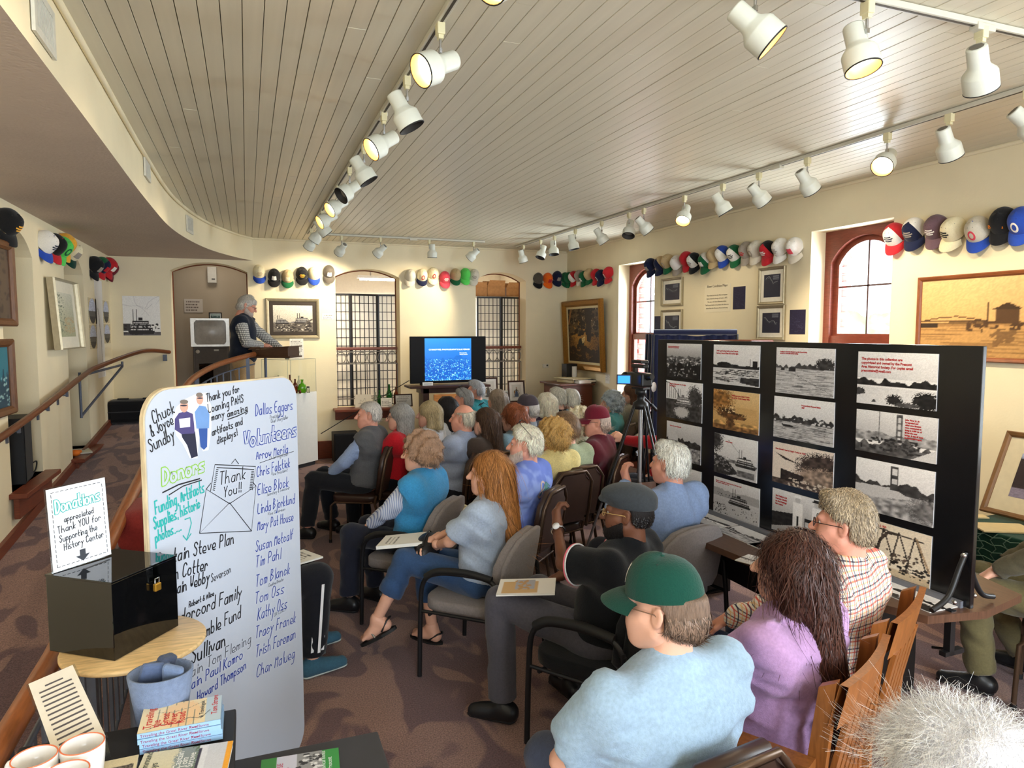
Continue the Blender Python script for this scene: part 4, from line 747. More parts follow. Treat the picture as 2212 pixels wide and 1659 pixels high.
def hair_net(style, res, seed=0, lift=0., under=False):
    L = dict(long=.40, longer=.46, mid=.24).get(style, .0); f = Field((-.17, -.26, -.16-L), (.17, .16, .20), res); x, y, z = f.xyz()
    th = dict(short=.010, bald=.008, crop=.006, full=.011, bob=.02, long=.012, longer=.012, mid=.016, curly=.032, fluffy=.026)[style]+lift
    f.ell((0, -.017, .03), (.075+th, .095+th, .089+th), .02)
    if style in ('short', 'full', 'crop', 'bald'):
        f.ell((0, -.045, -.02), (.062+th, .060+th, .066), .03); f.cut((np.interp(f.ax[1], [-.12, -.055, -.036, -.026, .018, .032, .058, .12], [-.06, -.05, -.035, .034, .038, .052, .066, .075]))[None, :, None]-z)
        if style == 'full': f.ell((0, .03, .11), (.06, .05, .025), .03)
        if style == 'bald': f.cut(z-.055-.25*np.clip(-y-.05, 0, 1))
    else:
        if style in ('bob', 'mid', 'long', 'longer'):
            bot = dict(bob=-.115, mid=-.20, long=-.36, longer=-.42)[style]; wd = dict(bob=.045, mid=.042, long=.040, longer=.044)[style]
            for sx in (-1, 1):
                f.cone((sx*.062, -.025, .03), (sx*.075, -.02, max(bot, -.16)), .034, wd*.8, .03); f.cone((sx*.045, -.075, .02), (sx*.06, -.095-.04*(bot < -.2), bot), .045, wd*(.9 if bot > -.3 else .7), .04)
            f.cone((0, -.085, .02), (0, -.10-.05*(bot < -.2), bot), .05, wd, .05)
        if style in ('curly', 'fluffy'): f.ell((0, -.055, -.03), (.085+th*.4, .065+th*.5, .075), .04)
        g = np.sqrt((x/.070)**2+((y-.115)/.092)**2+((z+.045)/.105)**2); f.cut((1-g)*.06)
        if style in ('curly', 'fluffy'): f.cut(-.105+.0*x-z+.25*np.clip(y, 0, 1)*0); f.cut(np.interp(f.ax[1], [-.1, .02, .06, .12], [-.2, -.06, .03, .06])[None, :, None]-z)
    r = np.random.RandomState(seed); A = dict(curly=.010, fluffy=.006, bob=.003, long=.003, longer=.004, mid=.003, full=.004).get(style, .002); n = 0
    fr = dict(curly=95, fluffy=70).get(style, 60)
    for k in range(4):
        w = r.uniform(-1, 1, 3)*fr*(.6+.25*k); zf = 1. if style in ('curly', 'fluffy') else .22; n = n+np.sin(w[0]*x+w[1]*y+w[2]*zf*z+r.uniform(0, 6))
    f.a = f.a+A*n*.6
    if under: f.cut(z-.055+0*x)
    return f.nets()
def strands(co, F, n, length, seed=0, curl=0., width=.0018, up=.0, gravity=.7, fly=.4, zmax=9.):
    r = np.random.RandomState(seed); A = co[F[:, 0]]; B_ = co[F[:, 1]]; C = co[F[:, 2]]; nr = np.cross(B_-A, C-A); ar = np.linalg.norm(nr, axis=1)+1e-12; i = r.choice(len(F), n, p=(ar*(A[:, 2] < zmax))/(ar*(A[:, 2] < zmax)).sum()); w = r.rand(n, 2)
    p = A[i]+(B_[i]-A[i])*w[:, :1]+(co[F[i, 3]]-A[i])*w[:, 1:]*(1-w[:, :1]*0); nn = nr[i]/ar[i][:, None]
    cr = np.array([0, -.03, .14]); d = p-cr; d[:, 2] *= .5; d += np.array([0, 0, -1])*gravity*.12; d += r.normal(0, .03, d.shape); d[:, 1] -= np.where(p[:, 1] > .0, .10, 0.)*(1 if gravity > .5 else .3); d[:, 2] -= np.where(p[:, 1] > .03, .08, 0.)*(1 if gravity > .5 else 0); d -= nn*(d*nn).sum(1)[:, None]*(1-up); d /= np.linalg.norm(d, axis=1)[:, None]+1e-9
    L = length*(.5+r.rand(n))*np.where(p[:, 2] > .06, .55, 1.); side = np.cross(d, nn); side /= np.linalg.norm(side, axis=1)[:, None]+1e-9; S = 5; V = []; ph = r.uniform(0, 6, n); out = .0015+.004*fly*r.rand(n)
    q = p+nn*.0005; lift = nn*(out[:, None])
    for k in range(S+1):
        t = k/S; off = nn*(out*math.sin(t*2.2))[:, None]*2
        if curl: off = off+(side*np.sin(ph+t*7)[:, None]+nn*np.cos(ph+t*7)[:, None])*curl
        ww = width*(1-.75*t); c = q+off; V += [c-side*ww, c+side*ww]
        d2 = d+np.array([0, 0, -1])*gravity*.18*k*.35-nn*(.22*k*(1 if gravity > .3 else .2))*.35; d2 /= np.linalg.norm(d2, axis=1)[:, None]; q = q+d2*(L/S)[:, None]
    V = np.stack(V, 1).reshape(-1, 3); b = (np.arange(n)*(2*S+2))[:, None]; Fs = np.concatenate([b+np.array([2*k, 2*k+1, 2*k+3, 2*k+2])[None] for k in range(S)]); return V, Fs, r
def ik(S, H, l1, l2, pole):
    S, H, pole = Vector(S), Vector(H), Vector(pole); d = H-S; L = min(d.length, (l1+l2)*.995); d.normalize(); H = S+d*L; a = (l1*l1-l2*l2+L*L)/(2*L); h = math.sqrt(max(l1*l1-a*a, 0)); pv = pole-d*pole.dot(d); pv.normalize(); return S+d*a+pv*h, H
def hand_net(W, d, n, curl=.6, side=1, res=.0045, spread=1.):
    """palm and five fingers from the wrist W, along d, n = back of the hand, side = thumb side"""
    d, n = np.array(Vector(d).normalized()), np.array(n, float); n = n-d*(n@d); n /= np.linalg.norm(n); s_ = np.cross(d, n)*side; W = np.array(W); f = Field(W-.19, W+.19, res)
    K = W+d*.085; f.cone(W-d*.05, W+d*.01, .026, .024, .02)
    for j in range(4): f.cone(W+d*.015+s_*(.014-.0095*j), K+s_*(.030-.0195*j)-d*(.004*abs(j-1.2)), .017, .0125, .018)
    for j in range(4):
        L = (.040, .045, .042, .033)[j]; p = K+s_*(.030-.0195*j)*spread-d*(.004*abs(j-1.2)); a = curl*.6; dd = d
        for m, (l, r0, r1) in enumerate(((L, .0105, .0098), (L*.62, .0098, .0088), (L*.5, .0088, .0075))):
            dd = d*math.cos(a)-n*math.sin(a)+s_*(.06*(1.2-j)*spread); q = p+dd*l; f.cone(p, q, r0, r1, .004); p = q; a += curl*.9
    p = W+d*.022+s_*.026-n*.006; q = p+d*.034+s_*.026-n*.010; f.cone(p, q, .0155, .0125, .012); f.cone(q, q+d*.030+s_*.006-n*.012, .0115, .0095, .005); q2 = q+d*.030+s_*.006-n*.012; f.cone(q2, q2+d*.022-n*.006, .0098, .008, .004)
    return f.nets()
def plaid_mat(name, base, lines, scale=30.):
    if name in MATS: return MATS[name]
    m = bpy.data.materials.new(name); m.use_nodes = True; nt = m.node_tree; b = nt.nodes['Principled BSDF']; L = nt.links.new; tc = nt.nodes.new('ShaderNodeTexCoord'); b.inputs['Roughness'].default_value = .9; b.inputs['Specular IOR Level'].default_value = .1
    sp = nt.nodes.new('ShaderNodeSeparateXYZ'); L(tc.outputs['Object'], sp.inputs[0]); cur = None; c0 = nt.nodes.new('ShaderNodeRGB'); c0.outputs[0].default_value = (*lin(base), 1); cur = c0.outputs[0]
    ad = nt.nodes.new('ShaderNodeMath'); ad.operation = 'SUBTRACT'; L(sp.outputs[0], ad.inputs[0]); L(sp.outputs[1], ad.inputs[1])
    for src in ((ad.outputs[0],) if name.startswith('stripe') else (sp.outputs[2], ad.outputs[0])):
        for col, ph, wd, st_ in lines:
            mu = nt.nodes.new('ShaderNodeMath'); mu.operation = 'MULTIPLY_ADD'; mu.inputs[1].default_value = scale; mu.inputs[2].default_value = ph; L(src, mu.inputs[0]); fr = nt.nodes.new('ShaderNodeMath'); fr.operation = 'FRACT'; L(mu.outputs[0], fr.inputs[0])
            lt = nt.nodes.new('ShaderNodeMath'); lt.operation = 'LESS_THAN'; lt.inputs[1].default_value = wd; L(fr.outputs[0], lt.inputs[0]); ml = nt.nodes.new('ShaderNodeMath'); ml.operation = 'MULTIPLY'; ml.inputs[1].default_value = st_; L(lt.outputs[0], ml.inputs[0])
            mx = nt.nodes.new('ShaderNodeMix'); mx.data_type = 'RGBA'; mx.inputs[7].default_value = (*lin(col), 1); L(ml.outputs[0], mx.inputs[0]); L(cur, mx.inputs[6]); cur = mx.outputs[2]
    L(cur, b.inputs['Base Color']); MATS[name] = m; return m
def blotch_mat(name, base, spots, scale=14., lo=.55):
    if name in MATS: return MATS[name]
    m = bpy.data.materials.new(name); m.use_nodes = True; nt = m.node_tree; b = nt.nodes['Principled BSDF']; L = nt.links.new; tc = nt.nodes.new('ShaderNodeTexCoord'); b.inputs['Roughness'].default_value = .9; b.inputs['Specular IOR Level'].default_value = .1
    c0 = nt.nodes.new('ShaderNodeRGB'); c0.outputs[0].default_value = (*lin(base), 1); cur = c0.outputs[0]
    for k, (col, sc, th) in enumerate(spots):
        mp = nt.nodes.new('ShaderNodeMapping'); mp.inputs['Location'].default_value = (k*3.1, k*1.7, k); L(tc.outputs['Object'], mp.inputs[0]); nz = nt.nodes.new('ShaderNodeTexNoise'); nz.inputs['Scale'].default_value = sc; nz.inputs['Detail'].default_value = 3; L(mp.outputs[0], nz.inputs['Vector'])
        r = nt.nodes.new('ShaderNodeMapRange'); r.inputs[1].default_value = th; r.inputs[2].default_value = th+.06; L(nz.outputs[0], r.inputs[0]); mx = nt.nodes.new('ShaderNodeMix'); mx.data_type = 'RGBA'; mx.inputs[7].default_value = (*lin(col), 1); L(r.outputs[0], mx.inputs[0]); L(cur, mx.inputs[6]); cur = mx.outputs[2]
    L(cur, b.inputs['Base Color']); MATS[name] = m; return m
def glasses(parent, M, m, sun=False):
    mb = MB()
    for sx in (-1, 1):
        mb.tube([(sx*(.033+.022*math.cos(a)), .104-.003*abs(math.cos(a)), .002+.017*math.sin(a)) for a in [2*PI*i/14 for i in range(14)]], .0016, 5, 0, True); mb.tube([(sx*.055, .101, .008), (sx*.078, .075, .010), (sx*.083, -.005, .006), (sx*.080, -.022, -.012)], .0016, 5)
    mb.tube([(-.011, .105, .006), (0, .108, .009), (.011, .105, .006)], .0016, 5); o = mb.build('glasses', m, parent); o.matrix_local = M
    mb = MB()
    for sx in (-1, 1): mb.add([(sx*(.033+.021*math.cos(a)), .103, .002+.016*math.sin(a)) for a in [2*PI*i/14 for i in range(14)]], [tuple(range(14))])
    mb.build('lens', plain((30, 28, 30), rough=.1) if sun else glass_mat('lens_glass', (235, 240, 245), .0, .1, .08), o); return o
PEOPLE = {}
def person(key, label, headpx, rz, skin_='fair', hair='short', hc=(190, 186, 180), shirt=(150, 160, 180), pants=(40, 42, 52), s=1., wd=1., bd=1., lean=.14, hyaw=0., hpitch=0., hroll=0., seat=.46, long_=True, arms=None, legs=None, shoes=(26, 26, 28), res=.014, vest=None, collar=None, strands_n=500, slen=.05, curl=0., seed=1, sunhead=False, specs=None, beard=None, hands=(), stand=False, pos=None, headz=None, shirt_m=None, ankle=.05, hair_lift=0., chair=True, nolegs=False, sleeve_m=None, swid=.0018, under=False, fly=.4, hs=1.02):
    rz = math.radians(rz); u = np.array([0, -math.sin(lean), math.cos(lean)]); P = np.array([0, 0, (seat+.095) if not stand else .93*s]); N = P+u*.50*s+np.array([0, .015, 0]); Sh = {sx: N-u*.055*s+np.array([sx*.168*s*wd, -.005, 0]) for sx in (-1, 1)}
    Hc = N+u*.070*s+np.array([0, .035, .088])*hs; top = Hc+np.array([0, -.02, .122])*hs; R2 = np.array(Matrix.Rotation(rz, 3, 'Z'))
    if pos is None:
        w = at(*headpx, Z=top[2]+(headz or 0)); o = R2 @ np.array([top[0], top[1], 0]); pos = (w.x-o[0], w.y-o[1])
    z0 = (headz or 0) if stand is False else stand
    t = thing('person', label, 'person', (pos[0], pos[1], z0 if stand else 0), rz, None if stand else 'seated audience'); PEOPLE[key] = (t, pos, rz)
    arms = arms or {}; AD = {-1: ((-.09, .30, P[2]+.09), (-1, -.35, -.2)), 1: ((.09, .30, P[2]+.09), (1, -.35, -.2))}; Ar = {}
    for sx in (-1, 1):
        Hn, pole = arms.get(sx, AD[sx]); E, Hh = ik(Sh[sx], Hn, .285*s, .255*s, pole); Ar[sx] = (Sh[sx], np.array(E), np.array(Hh))
    Lg = {}
    for sx in (-1, 1):
        hip = P+np.array([sx*.09*s, .01, -.01]); kn, an, toe = (legs or {}).get(sx, (None, None, None))
        if stand: kn = kn or (sx*.10*s, .03, .50*s); an = an or (sx*.10*s, -.01, .09)
        kn = np.array(kn or (sx*.12, .45*s, P[2]-.005)); an = np.array(an or (sx*.12, .44*s, .10)); toe = np.array(toe or (sx*.04, .16, -.03)); Lg[sx] = (hip, kn, an, an+toe)
    allp = [P, N, Hc+.05, *[q for v in Ar.values() for q in v], *[q for v in Lg.values() for q in v[:3]]]; lo = np.min(allp, 0)-.22; hi = np.max(allp, 0)+.14
    def build(kind, off, rs=res):
        f = Field(lo, hi, rs)
        if kind in ('body', 'shirt', 'vest'):
            f.ell(N-u*.17*s+np.array([0, -.005, 0]), ((.160*wd*s+off), (.108*s*bd+off), .19*s+off), .05); f.ell(P+u*.17*s+np.array([0, .02*(bd-1)*4, 0]), (.150*s*wd*(.5+.5*bd)+off, .118*s*bd+off, .17*s+off), .06)
            f.ell(P+np.array([0, -.0, .02]), (.172*s*(.4+.6*max(wd, bd))+off, .135*s*bd+off, .12*s), .05)
            f.cone(Sh[-1], Sh[1], .055*s+off, .055*s+off, .05); f.cone(Sh[-1]-u*.07+np.array([.03, -.03, 0]), Sh[1]-u*.07+np.array([-.03, -.03, 0]), .075*s+off, .075*s+off, .05); f.cone(N-u*.05, N+u*.012, .075*s+off*.6, .056*s+off*.5, .04)
        if kind == 'vest':
            for sx in (-1, 1): f.cone(Ar[sx][0], Ar[sx][0]+(Ar[sx][1]-Ar[sx][0])*.12, .064*s+off, .07*s+off, .03, flat=True)
        if kind in ('body', 'shirt'):
            for sx in (-1, 1):
                A, E, Hn = Ar[sx]
                if kind == 'body' or long_: f.cone(A, E, .054*s*min(wd, 1.15)+off, .043*s+off, .03); f.cone(E, Hn if kind == 'body' else E+(Hn-E)*.93, .043*s+off, (.028*s if kind == 'body' else .034*s)+off*.8, .015, flat=(kind == 'shirt'))
                else: f.cone(A, A+(E-A)*.72, .058*s*min(wd, 1.15)+off, .062*s*min(wd, 1.15)+off, .03, flat=True)
        if kind in ('body', 'pants'):
            f.ell(P+np.array([0, .0, -.0]), (.172*s*(.4+.6*max(wd, bd))+off*.9, .135*s*bd+off*.5, .105*s+off*.3), .04)
            for sx in (-1, 1):
                hp_, kn, an, toe = Lg[sx]
                f.cone(hp_, kn, .088*s+off, .062*s+off, .05)
                if kind == 'body': f.cone(kn, an, .056*s, .036*s, .03)
                else: e = kn+(an-kn)*(1-ankle); f.cone(kn, e, .062*s+off, (.054*s if ankle < .3 else .06*s)+off, .03, flat=True)
        if kind == 'body': f.cone(N-u*.03, Hc-np.array([0, .03, .03])*hs, .056*s, .05*s, .03)
        if kind in ('shirt', 'pants', 'vest'):
            x, y, z = f.xyz(); r = np.random.RandomState(seed+5); g = 0
            for k in range(5): w = r.normal(0, 1, 3)*np.array([13, 13, 24])*(1+.35*k); g = g+np.sin(w[0]*x+w[1]*y+w[2]*z+2*np.sin(7*x+5*z+k)+r.uniform(0, 6))/(1+.3*k)
            f.a = f.a+np.clip(.0035*g+.004*np.abs(g)-.006, -.02, .006)*(1. if kind != 'vest' else .45)
        if kind in ('shirt', 'vest'):
            x, y, z = f.xyz(); f.cut((P[2]-.075-(0.0 if kind == 'shirt' else -.02))-z)
        return f.nets()
    hr = max(.0052, min(.009, res*.62)); RH = rotm(math.radians(hyaw), math.radians(hpitch), math.radians(hroll)); tr = lambda n: ((n[0]*hs) @ RH.T+Hc, n[1])
    parts = [build('body', -.006, res*1.7), tr(head_net(hr))]
    for sx, hd, hn_, cu, sp in hands:
        d_ = (Ar[sx][2]-Ar[sx][1]) if hd is None else hd; parts.append(hand_net(Ar[sx][2], d_, hn_, cu, sx*1, 0.005 if res < .012 else .0065, sp))
    for sx in (-1, 1):
        if not any(h_[0] == sx for h_ in hands): parts.append(hand_net(Ar[sx][2], Ar[sx][2]-Ar[sx][1], (0, 0, 1), .5, sx, .009))
    if nolegs is False: pass
    sk = skin(skin_); link('body', meshof(parts, 'body', sk), t)
    sm = shirt_m or fabric(shirt); link('shirt', meshof([build('shirt', .015, res*(1.4 if vest else 1.15))], 'shirt', sm), t)
    if vest: link('vest', meshof([build('vest', .028, res*1.1)], 'vest', fabric(vest) if isinstance(vest, tuple) else vest), t)
    link('trousers', meshof([build('pants', .015, res*1.55)], 'trousers', fabric(pants) if isinstance(pants, tuple) else pants), t)
    if collar is not None:
        c_ = N+u*.022*s; mb = MB(); ux = np.cross([1, 0, 0], u)
        def cp(uu, v): a = uu*2*PI; r_ = (.064-.006*v)*s; q = c_+np.array([1, 0, 0])*r_*math.cos(a)*1.05+(-ux)*0+np.array([0, math.cos(lean), math.sin(lean)])*r_*math.sin(a)*1.08+u*(v*.04-.014-.012*max(0, math.sin(a))); return tuple(q)
        mb.grid(cp, 26, 4, closeu=True); mb.grid(lambda uu, v: tuple(np.array(cp(uu, 1-v))+(np.array(cp(uu, 1-v))-c_)*(.03+.16*v)), 26, 4, closeu=True); mb.build('collar', fabric(collar) if isinstance(collar, tuple) else collar, t)
    if shoes:
        for sx in (-1, 1):
            hp_, kn, an, toe = Lg[sx]; fd = (toe-an)*np.array([1, 1, 0]); fd /= np.linalg.norm(fd); zb = an[2]-.10; f = Field(an-.24, an+.26, 0.014 if res > .012 else .0105 if res > .01 else .0085); h0 = an*np.array([1, 1, 0])+np.array([0, 0, zb+.045])-fd*.035
            f.cone(h0, h0+fd*.20*s+np.array([0, 0, -.008]), .040, .036, .02).cone(h0+np.array([0, 0, .02]), an+np.array([0, 0, -.01]), .044, .042, .03).cone(h0+fd*.05+np.array([0, 0, .02]), h0+fd*.14, .04, .036, .03); x, y, z = f.xyz(); f.cut(zb+.018-z+0*x)
            o = link('shoe', meshof([f.nets()], 'shoe', fabric(shoes) if sum(shoes) > 140 else mat('shoe_leather', shoes, rough=.35, var=.05)), t)
            f = Field(an-.24, an+.26, 0.014 if res > .012 else .0105 if res > .01 else .0085); f.cone(h0, h0+fd*.205*s, .046, .042, .02); f.cut(np.maximum(zb+.001-z, z-zb-.026)+0*x); link('sole', meshof([f.nets()], 'sole', plain(shoes if sum(shoes) < 140 else (200, 210, 205))), o)
    mbe = MB()
    for sx in (-1, 1):
        e = (RH @ (np.array([sx*.030, .0755, .005])*hs))+Hc; mbe2 = MB().lathe([(.0115*s*math.sin(a), -.0115*s*math.cos(a)) for a in [PI*i/8 for i in range(9)]], 12, 0, Matrix.Translation(e) @ Matrix(RH.tolist()).to_4x4() @ Matrix.Rotation(-PI/2, 4, 'X')); o = mbe2.build('eye', plain((225, 220, 214), rough=.2), t)
        MB().lathe([(.006*s, 0), (.0, .0012)], 10, 0, Matrix.Translation(e+RH @ np.array([0, .0108*s, 0])) @ Matrix(RH.tolist()).to_4x4() @ Matrix.Rotation(-PI/2, 4, 'X')).build('iris', plain((60, 60, 64), rough=.15), o)
    if hair:
        hn = hair_net(hair, hr*1.3, seed, hair_lift, under); V, Fs, r = strands(hn[0], hn[1], strands_n, slen, seed, curl, swid, gravity=(.75 if hair in ('long', 'longer', 'mid', 'bob') else .35), fly=fly, zmax=.005 if under else 9.); mi = np.tile(r.choice([0, 1, 1, 2], len(V)//12), 5); hp2 = [tr(hn), tr((V, Fs))]
        me = meshof(hp2, 'hair', hairmats(tuple(hc))); a = np.zeros(len(me.polygons), np.int32); a[len(hn[1]):] = mi; me.polygons.foreach_set('material_index', a); link('hair', me, t)
    HM = Matrix.Translation(Hc) @ Matrix(RH.tolist()).to_4x4() @ Matrix.Scale(hs, 4)
    if beard:
        f = Field((-.1, -.05, -.17), (.1, .14, .05), hr); f.ell((0, .031, -.047), (.066, .0755, .081), .02).ell((0, .062, -.094), (.042, .040, .039), .03)
        for sx in (-1, 1): f.cone((sx*.056, .0, -.055), (sx*.017, .064, -.096), .029, .027, .035)
        x, y, z = f.xyz(); x, y, z = f.xyz(); f.cut(z+.04-.35*np.clip(.05-y, 0, 1)); f.cut(.004-y); g = np.sqrt((x/.03)**2+((y-.105)/.03)**2+((z+.055)/.022)**2); f.cut((1-g)*.02); nb = f.nets(); V, Fs, r = strands(nb[0], nb[1], 500, .015, 2, .001, .0012)
        link('beard', meshof([tr(nb), tr((V, Fs))], 'beard', hairmats(beard)), t)
    if specs: glasses(t, HM, plain(specs, rough=.3))
    if sunhead: glasses(t, HM @ Matrix.Translation((0, -.045, .075)) @ Matrix.Rotation(.75, 4, 'X') @ Matrix.Scale(1.12, 4), plain((24, 22, 22), rough=.3), True)
    return t, HM, Ar, Lg, dict(P=P, N=N, u=u, Hc=Hc)
# ------------------------------------------------------------------ chairs
BRZ = mat('bronze_tube', (96, 76, 60), rough=.35, metal=.6); VIN = mat('brown_vinyl', (58, 38, 30), rough=.38, var=.08, vs=18, spec=.5); VIN2 = mat('brown_vinyl_back', (66, 46, 36), rough=.5, var=.06); BLK = mat('black_tube', (22, 22, 24), rough=.4); GRYF = fabric((136, 128, 126), 'chair_grey'); BLKF = fabric((26, 27, 30), 'chair_black'); WOODC = wood((150, 92, 44), 'chair_wood', rough=.35, stretch=(6, 6, 1)); RUB = plain((24, 24, 24))
def rrect(w, h, r, n=5):
    return [(cx+r*math.cos(a0+PI/2*i/n), cy+r*math.sin(a0+PI/2*i/n)) for cx, cy, a0 in ((w/2-r, h/2-r, 0), (-w/2+r, h/2-r, PI/2), (-w/2+r, -h/2+r, PI), (w/2-r, -h/2+r, 1.5*PI)) for i in range(n+1)]
def puff(mb, poly, t, M, mi=0, e=.012):
    """cushion: outline with softened rims"""
    n = len(poly); c = [(sum(p[0] for p in poly)/n), sum(p[1] for p in poly)/n]; sh = lambda k: [(c[0]+(p[0]-c[0])*k, c[1]+(p[1]-c[1])*k) for p in poly]; L = [(1-.05, -t/2), (1, -t/2+e), (1, t/2-e), (1-.02, t/2-e*.3), (1-.06, t/2), (.5, t/2+.006)]
    vs = [(x, y, z) for k, z in L for x, y in sh(k)]; fs = [(i*n+j, i*n+(j+1) % n, (i+1)*n+(j+1) % n, (i+1)*n+j) for i in range(len(L)-1) for j in range(n)]
    mb.add(vs, fs, mi, True, M); mb.add([(x, y, L[-1][1]) for x, y in sh(.5)], [tuple(range(n))], mi, True, M); mb.add([(x, y, -t/2) for x, y in sh(.95)], [tuple(range(n))[::-1]], mi, False, M)
def backM(y, z, tilt): return Matrix.Translation((0, y, z)) @ Matrix.Rotation(tilt, 4, 'X') @ Matrix.Rotation(PI/2, 4, 'X')   # local x right, y up, z to the back(-Y)
def leg(t, pts, r, m, tip=True):
    o = MB().tube(pts, r, 8).build('leg', m, t)
    if tip: MB().tube([(pts[-1][0], pts[-1][1], .0), (pts[-1][0], pts[-1][1], .03)], r*1.25, 8).build('foot_cap', RUB, o)
def stack_chair(label):
    t = thing('stacking_chair', label, 'chair', group='brown stacking chairs'); mb = MB(); puff(mb, rrect(.43, .43, .08), .07, Matrix.Translation((0, .02, .43))); mb.build('seat', VIN, t)
    out = [(-.185, -.23), (.185, -.23), (.205, .0), (.195, .13), (.15, .17), (.12, .22), (-.12, .22), (-.15, .17), (-.195, .13), (-.205, 0)]
    mb = MB(); puff(mb, out, .045, backM(-.235, .71, .16) @ Matrix.Rotation(PI, 4, 'Y'), 0); mb.build('backrest', VIN, t)
    M = backM(-.268, .705, .16); mb = MB(); mb.prism([(x*.86, y*.9) for x, y in out], 0, .01, 0, M); mb.build('back_panel', VIN2, t)
    P = [M @ Vector((x*s_, y, .004)) for s_ in (1,) for x, y in ((.2, -.27), (.205, -.1), (.2, .12), (.16, .17), (.12, .215), (-.12, .215), (-.16, .17), (-.2, .12), (-.205, -.1), (-.2, -.27))]
    MB().tube(P, .0125, 8).build('back_frame', BRZ, t)
    for sx in (-1, 1):
        leg(t, [(sx*.2, -.20, .47), (sx*.2, -.18, .40), (sx*.205, -.27, .015)], .0125, BRZ); leg(t, [(sx*.2, -.16, .40), (sx*.2, .20, .395), (sx*.205, .235, .36), (sx*.21, .245, .015)], .0125, BRZ)
    MB().tube([(-.2, -.19, .40), (.2, -.19, .40)], .01, 6).tube([(-.2, .18, .39), (.2, .18, .39)], .01, 6).build('stretcher', BRZ, t); return t
def arm_chair(label, fab, name='padded_armchair', pad=False):
    t = thing(name, label, 'chair'); mb = MB(); puff(mb, rrect(.50, .48, .12), .075, Matrix.Translation((0, .02, .43))); mb.build('seat', fab, t)
    w = lambda y: .235+.02*math.sin((y+.2)*4); out = [(-.19, -.2), (.19, -.2)]+[(w(y), y) for y in (-.15, -.05, .05)]+[(.215, .13), (.16, .19), (.08, .215), (-.08, .215), (-.16, .19), (-.215, .13)]+[(-w(y), y) for y in (.05, -.05, -.15)]
    def curve(me):
        for v in me.vertices: v.co.y += .55*v.co.x**2*1.2
    mb = MB(); puff(mb, out, .05, backM(-.245, .66, .17) @ Matrix.Rotation(PI, 4, 'Y')); o = mb.build('backrest', fab, t); curve(o.data); mb = MB(); puff(mb, [(x*1.03, y*1.03) for x, y in out], .03, backM(-.285, .66, .17)); o = mb.build('back_shell', fab if not pad else BLKF, t); curve(o.data)
    for sx in (-1, 1):
        X = sx*.285; leg(t, [(X, -.24, .60), (X, -.26, .45), (X, -.30, .012)], .014, BLK)
        P = smooth_path([(X, .245, .012), (X, .235, .40), (X, .215, .58), (X, .13, .645), (X, -.05, .66), (X, -.19, .645), (X, -.245, .58)], 5); MB().tube(P, .014, 8).build('leg', BLK, t)
        MB().tube(smooth_path([(X, .20, .618), (X, .12, .662), (X, -.05, .676), (X, -.2, .655)], 5), .024 if pad else .019, 8).build('armrest', RUB, t)
        MB().tube([(X, -.255, .41), (X, .235, .41)], .011, 6).tube([(X, -.2, .395), (0, -.18, .385)], .011, 6).tube([(X, .18, .395), (0, .16, .385)], .011, 6).build('side_rail', BLK, t)
    if pad: MB().lathe([(.014, 0), (.012, .006), (0, .008)], 10, 0, Matrix.Translation((.0, -.315, .62)) @ Matrix.Rotation(PI/2, 4, 'X')).build('back_bolt', plain((70, 70, 72)), t)
    return t
def wood_chair(label):
    t = thing('wooden_armchair', label, 'chair', group='wooden armchairs'); mb = MB()
    mb.prism(rrect(.50, .48, .06), .425, .46); mb.build('seat', WOODC, t)
    for sx in (-1, 1):
        MB().prism([(-.245+.0, .0), (-.205, .0), (-.185, .46), (-.235, .92), (-.285, .95), (-.245, .46)], sx*.215-.017, sx*.215+.017, 0, basis((0, 1, 0), (0, 0, 1), (1, 0, 0))).build('back_post', WOODC, t)
        MB().prism([(.17, 0), (.215, 0), (.235, .66), (.185, .66)], sx*.265-.02, sx*.265+.02, 0, basis((0, 1, 0), (0, 0, 1), (1, 0, 0))).build('leg', WOODC, t)
        MB().prism([(sx*.235, -.235), (sx*.30, -.235), (sx*.335, .1), (sx*.33, .25), (sx*.28, .29), (sx*.235, .24), (sx*.25, .1)], .655, .685).build('armrest', WOODC, t); B('side_stretcher', (sx*.24, 0, .18), (.022, .44, .03), WOODC, t)
    def crest(u, v): x = -.235+.47*u; return (x, -.245-.02-.018*(1-(2*u-1)**2)-.03*(v), .80+.15*v)
    mb = MB(); mb.grid(crest, 12, 4); mb.grid(lambda u, v: (lambda p: (p[0], p[1]-.025, p[2]))(crest(1-u, v)), 12, 4); mb.grid(lambda u, v: (lambda p: (p[0], p[1]-.025*v, p[2]))(crest(1-u, 1)), 12, 2); mb.build('crest_rail', WOODC, t)
    for k in range(5):
        x = -.15+.075*k; MB().prism([(x-.024, 0), (x+.024, 0), (x+.03, .36), (x-.03, .36)], -.008, .008, 0, Matrix.Translation((0, -.232, .45)) @ Matrix.Rotation(.19, 4, 'X') @ Matrix.Rotation(PI/2, 4, 'X')).build('back_slat', WOODC, t)
    B('stretcher', (0, 0, .18), (.48, .03, .025), WOODC, t); B('apron', (0, .2, .40), (.44, .02, .05), WOODC, t); return t
def put(t, pos, rz, z=0): t.location = (pos[0], pos[1], z); t.rotation_euler = (0, 0, rz); return t
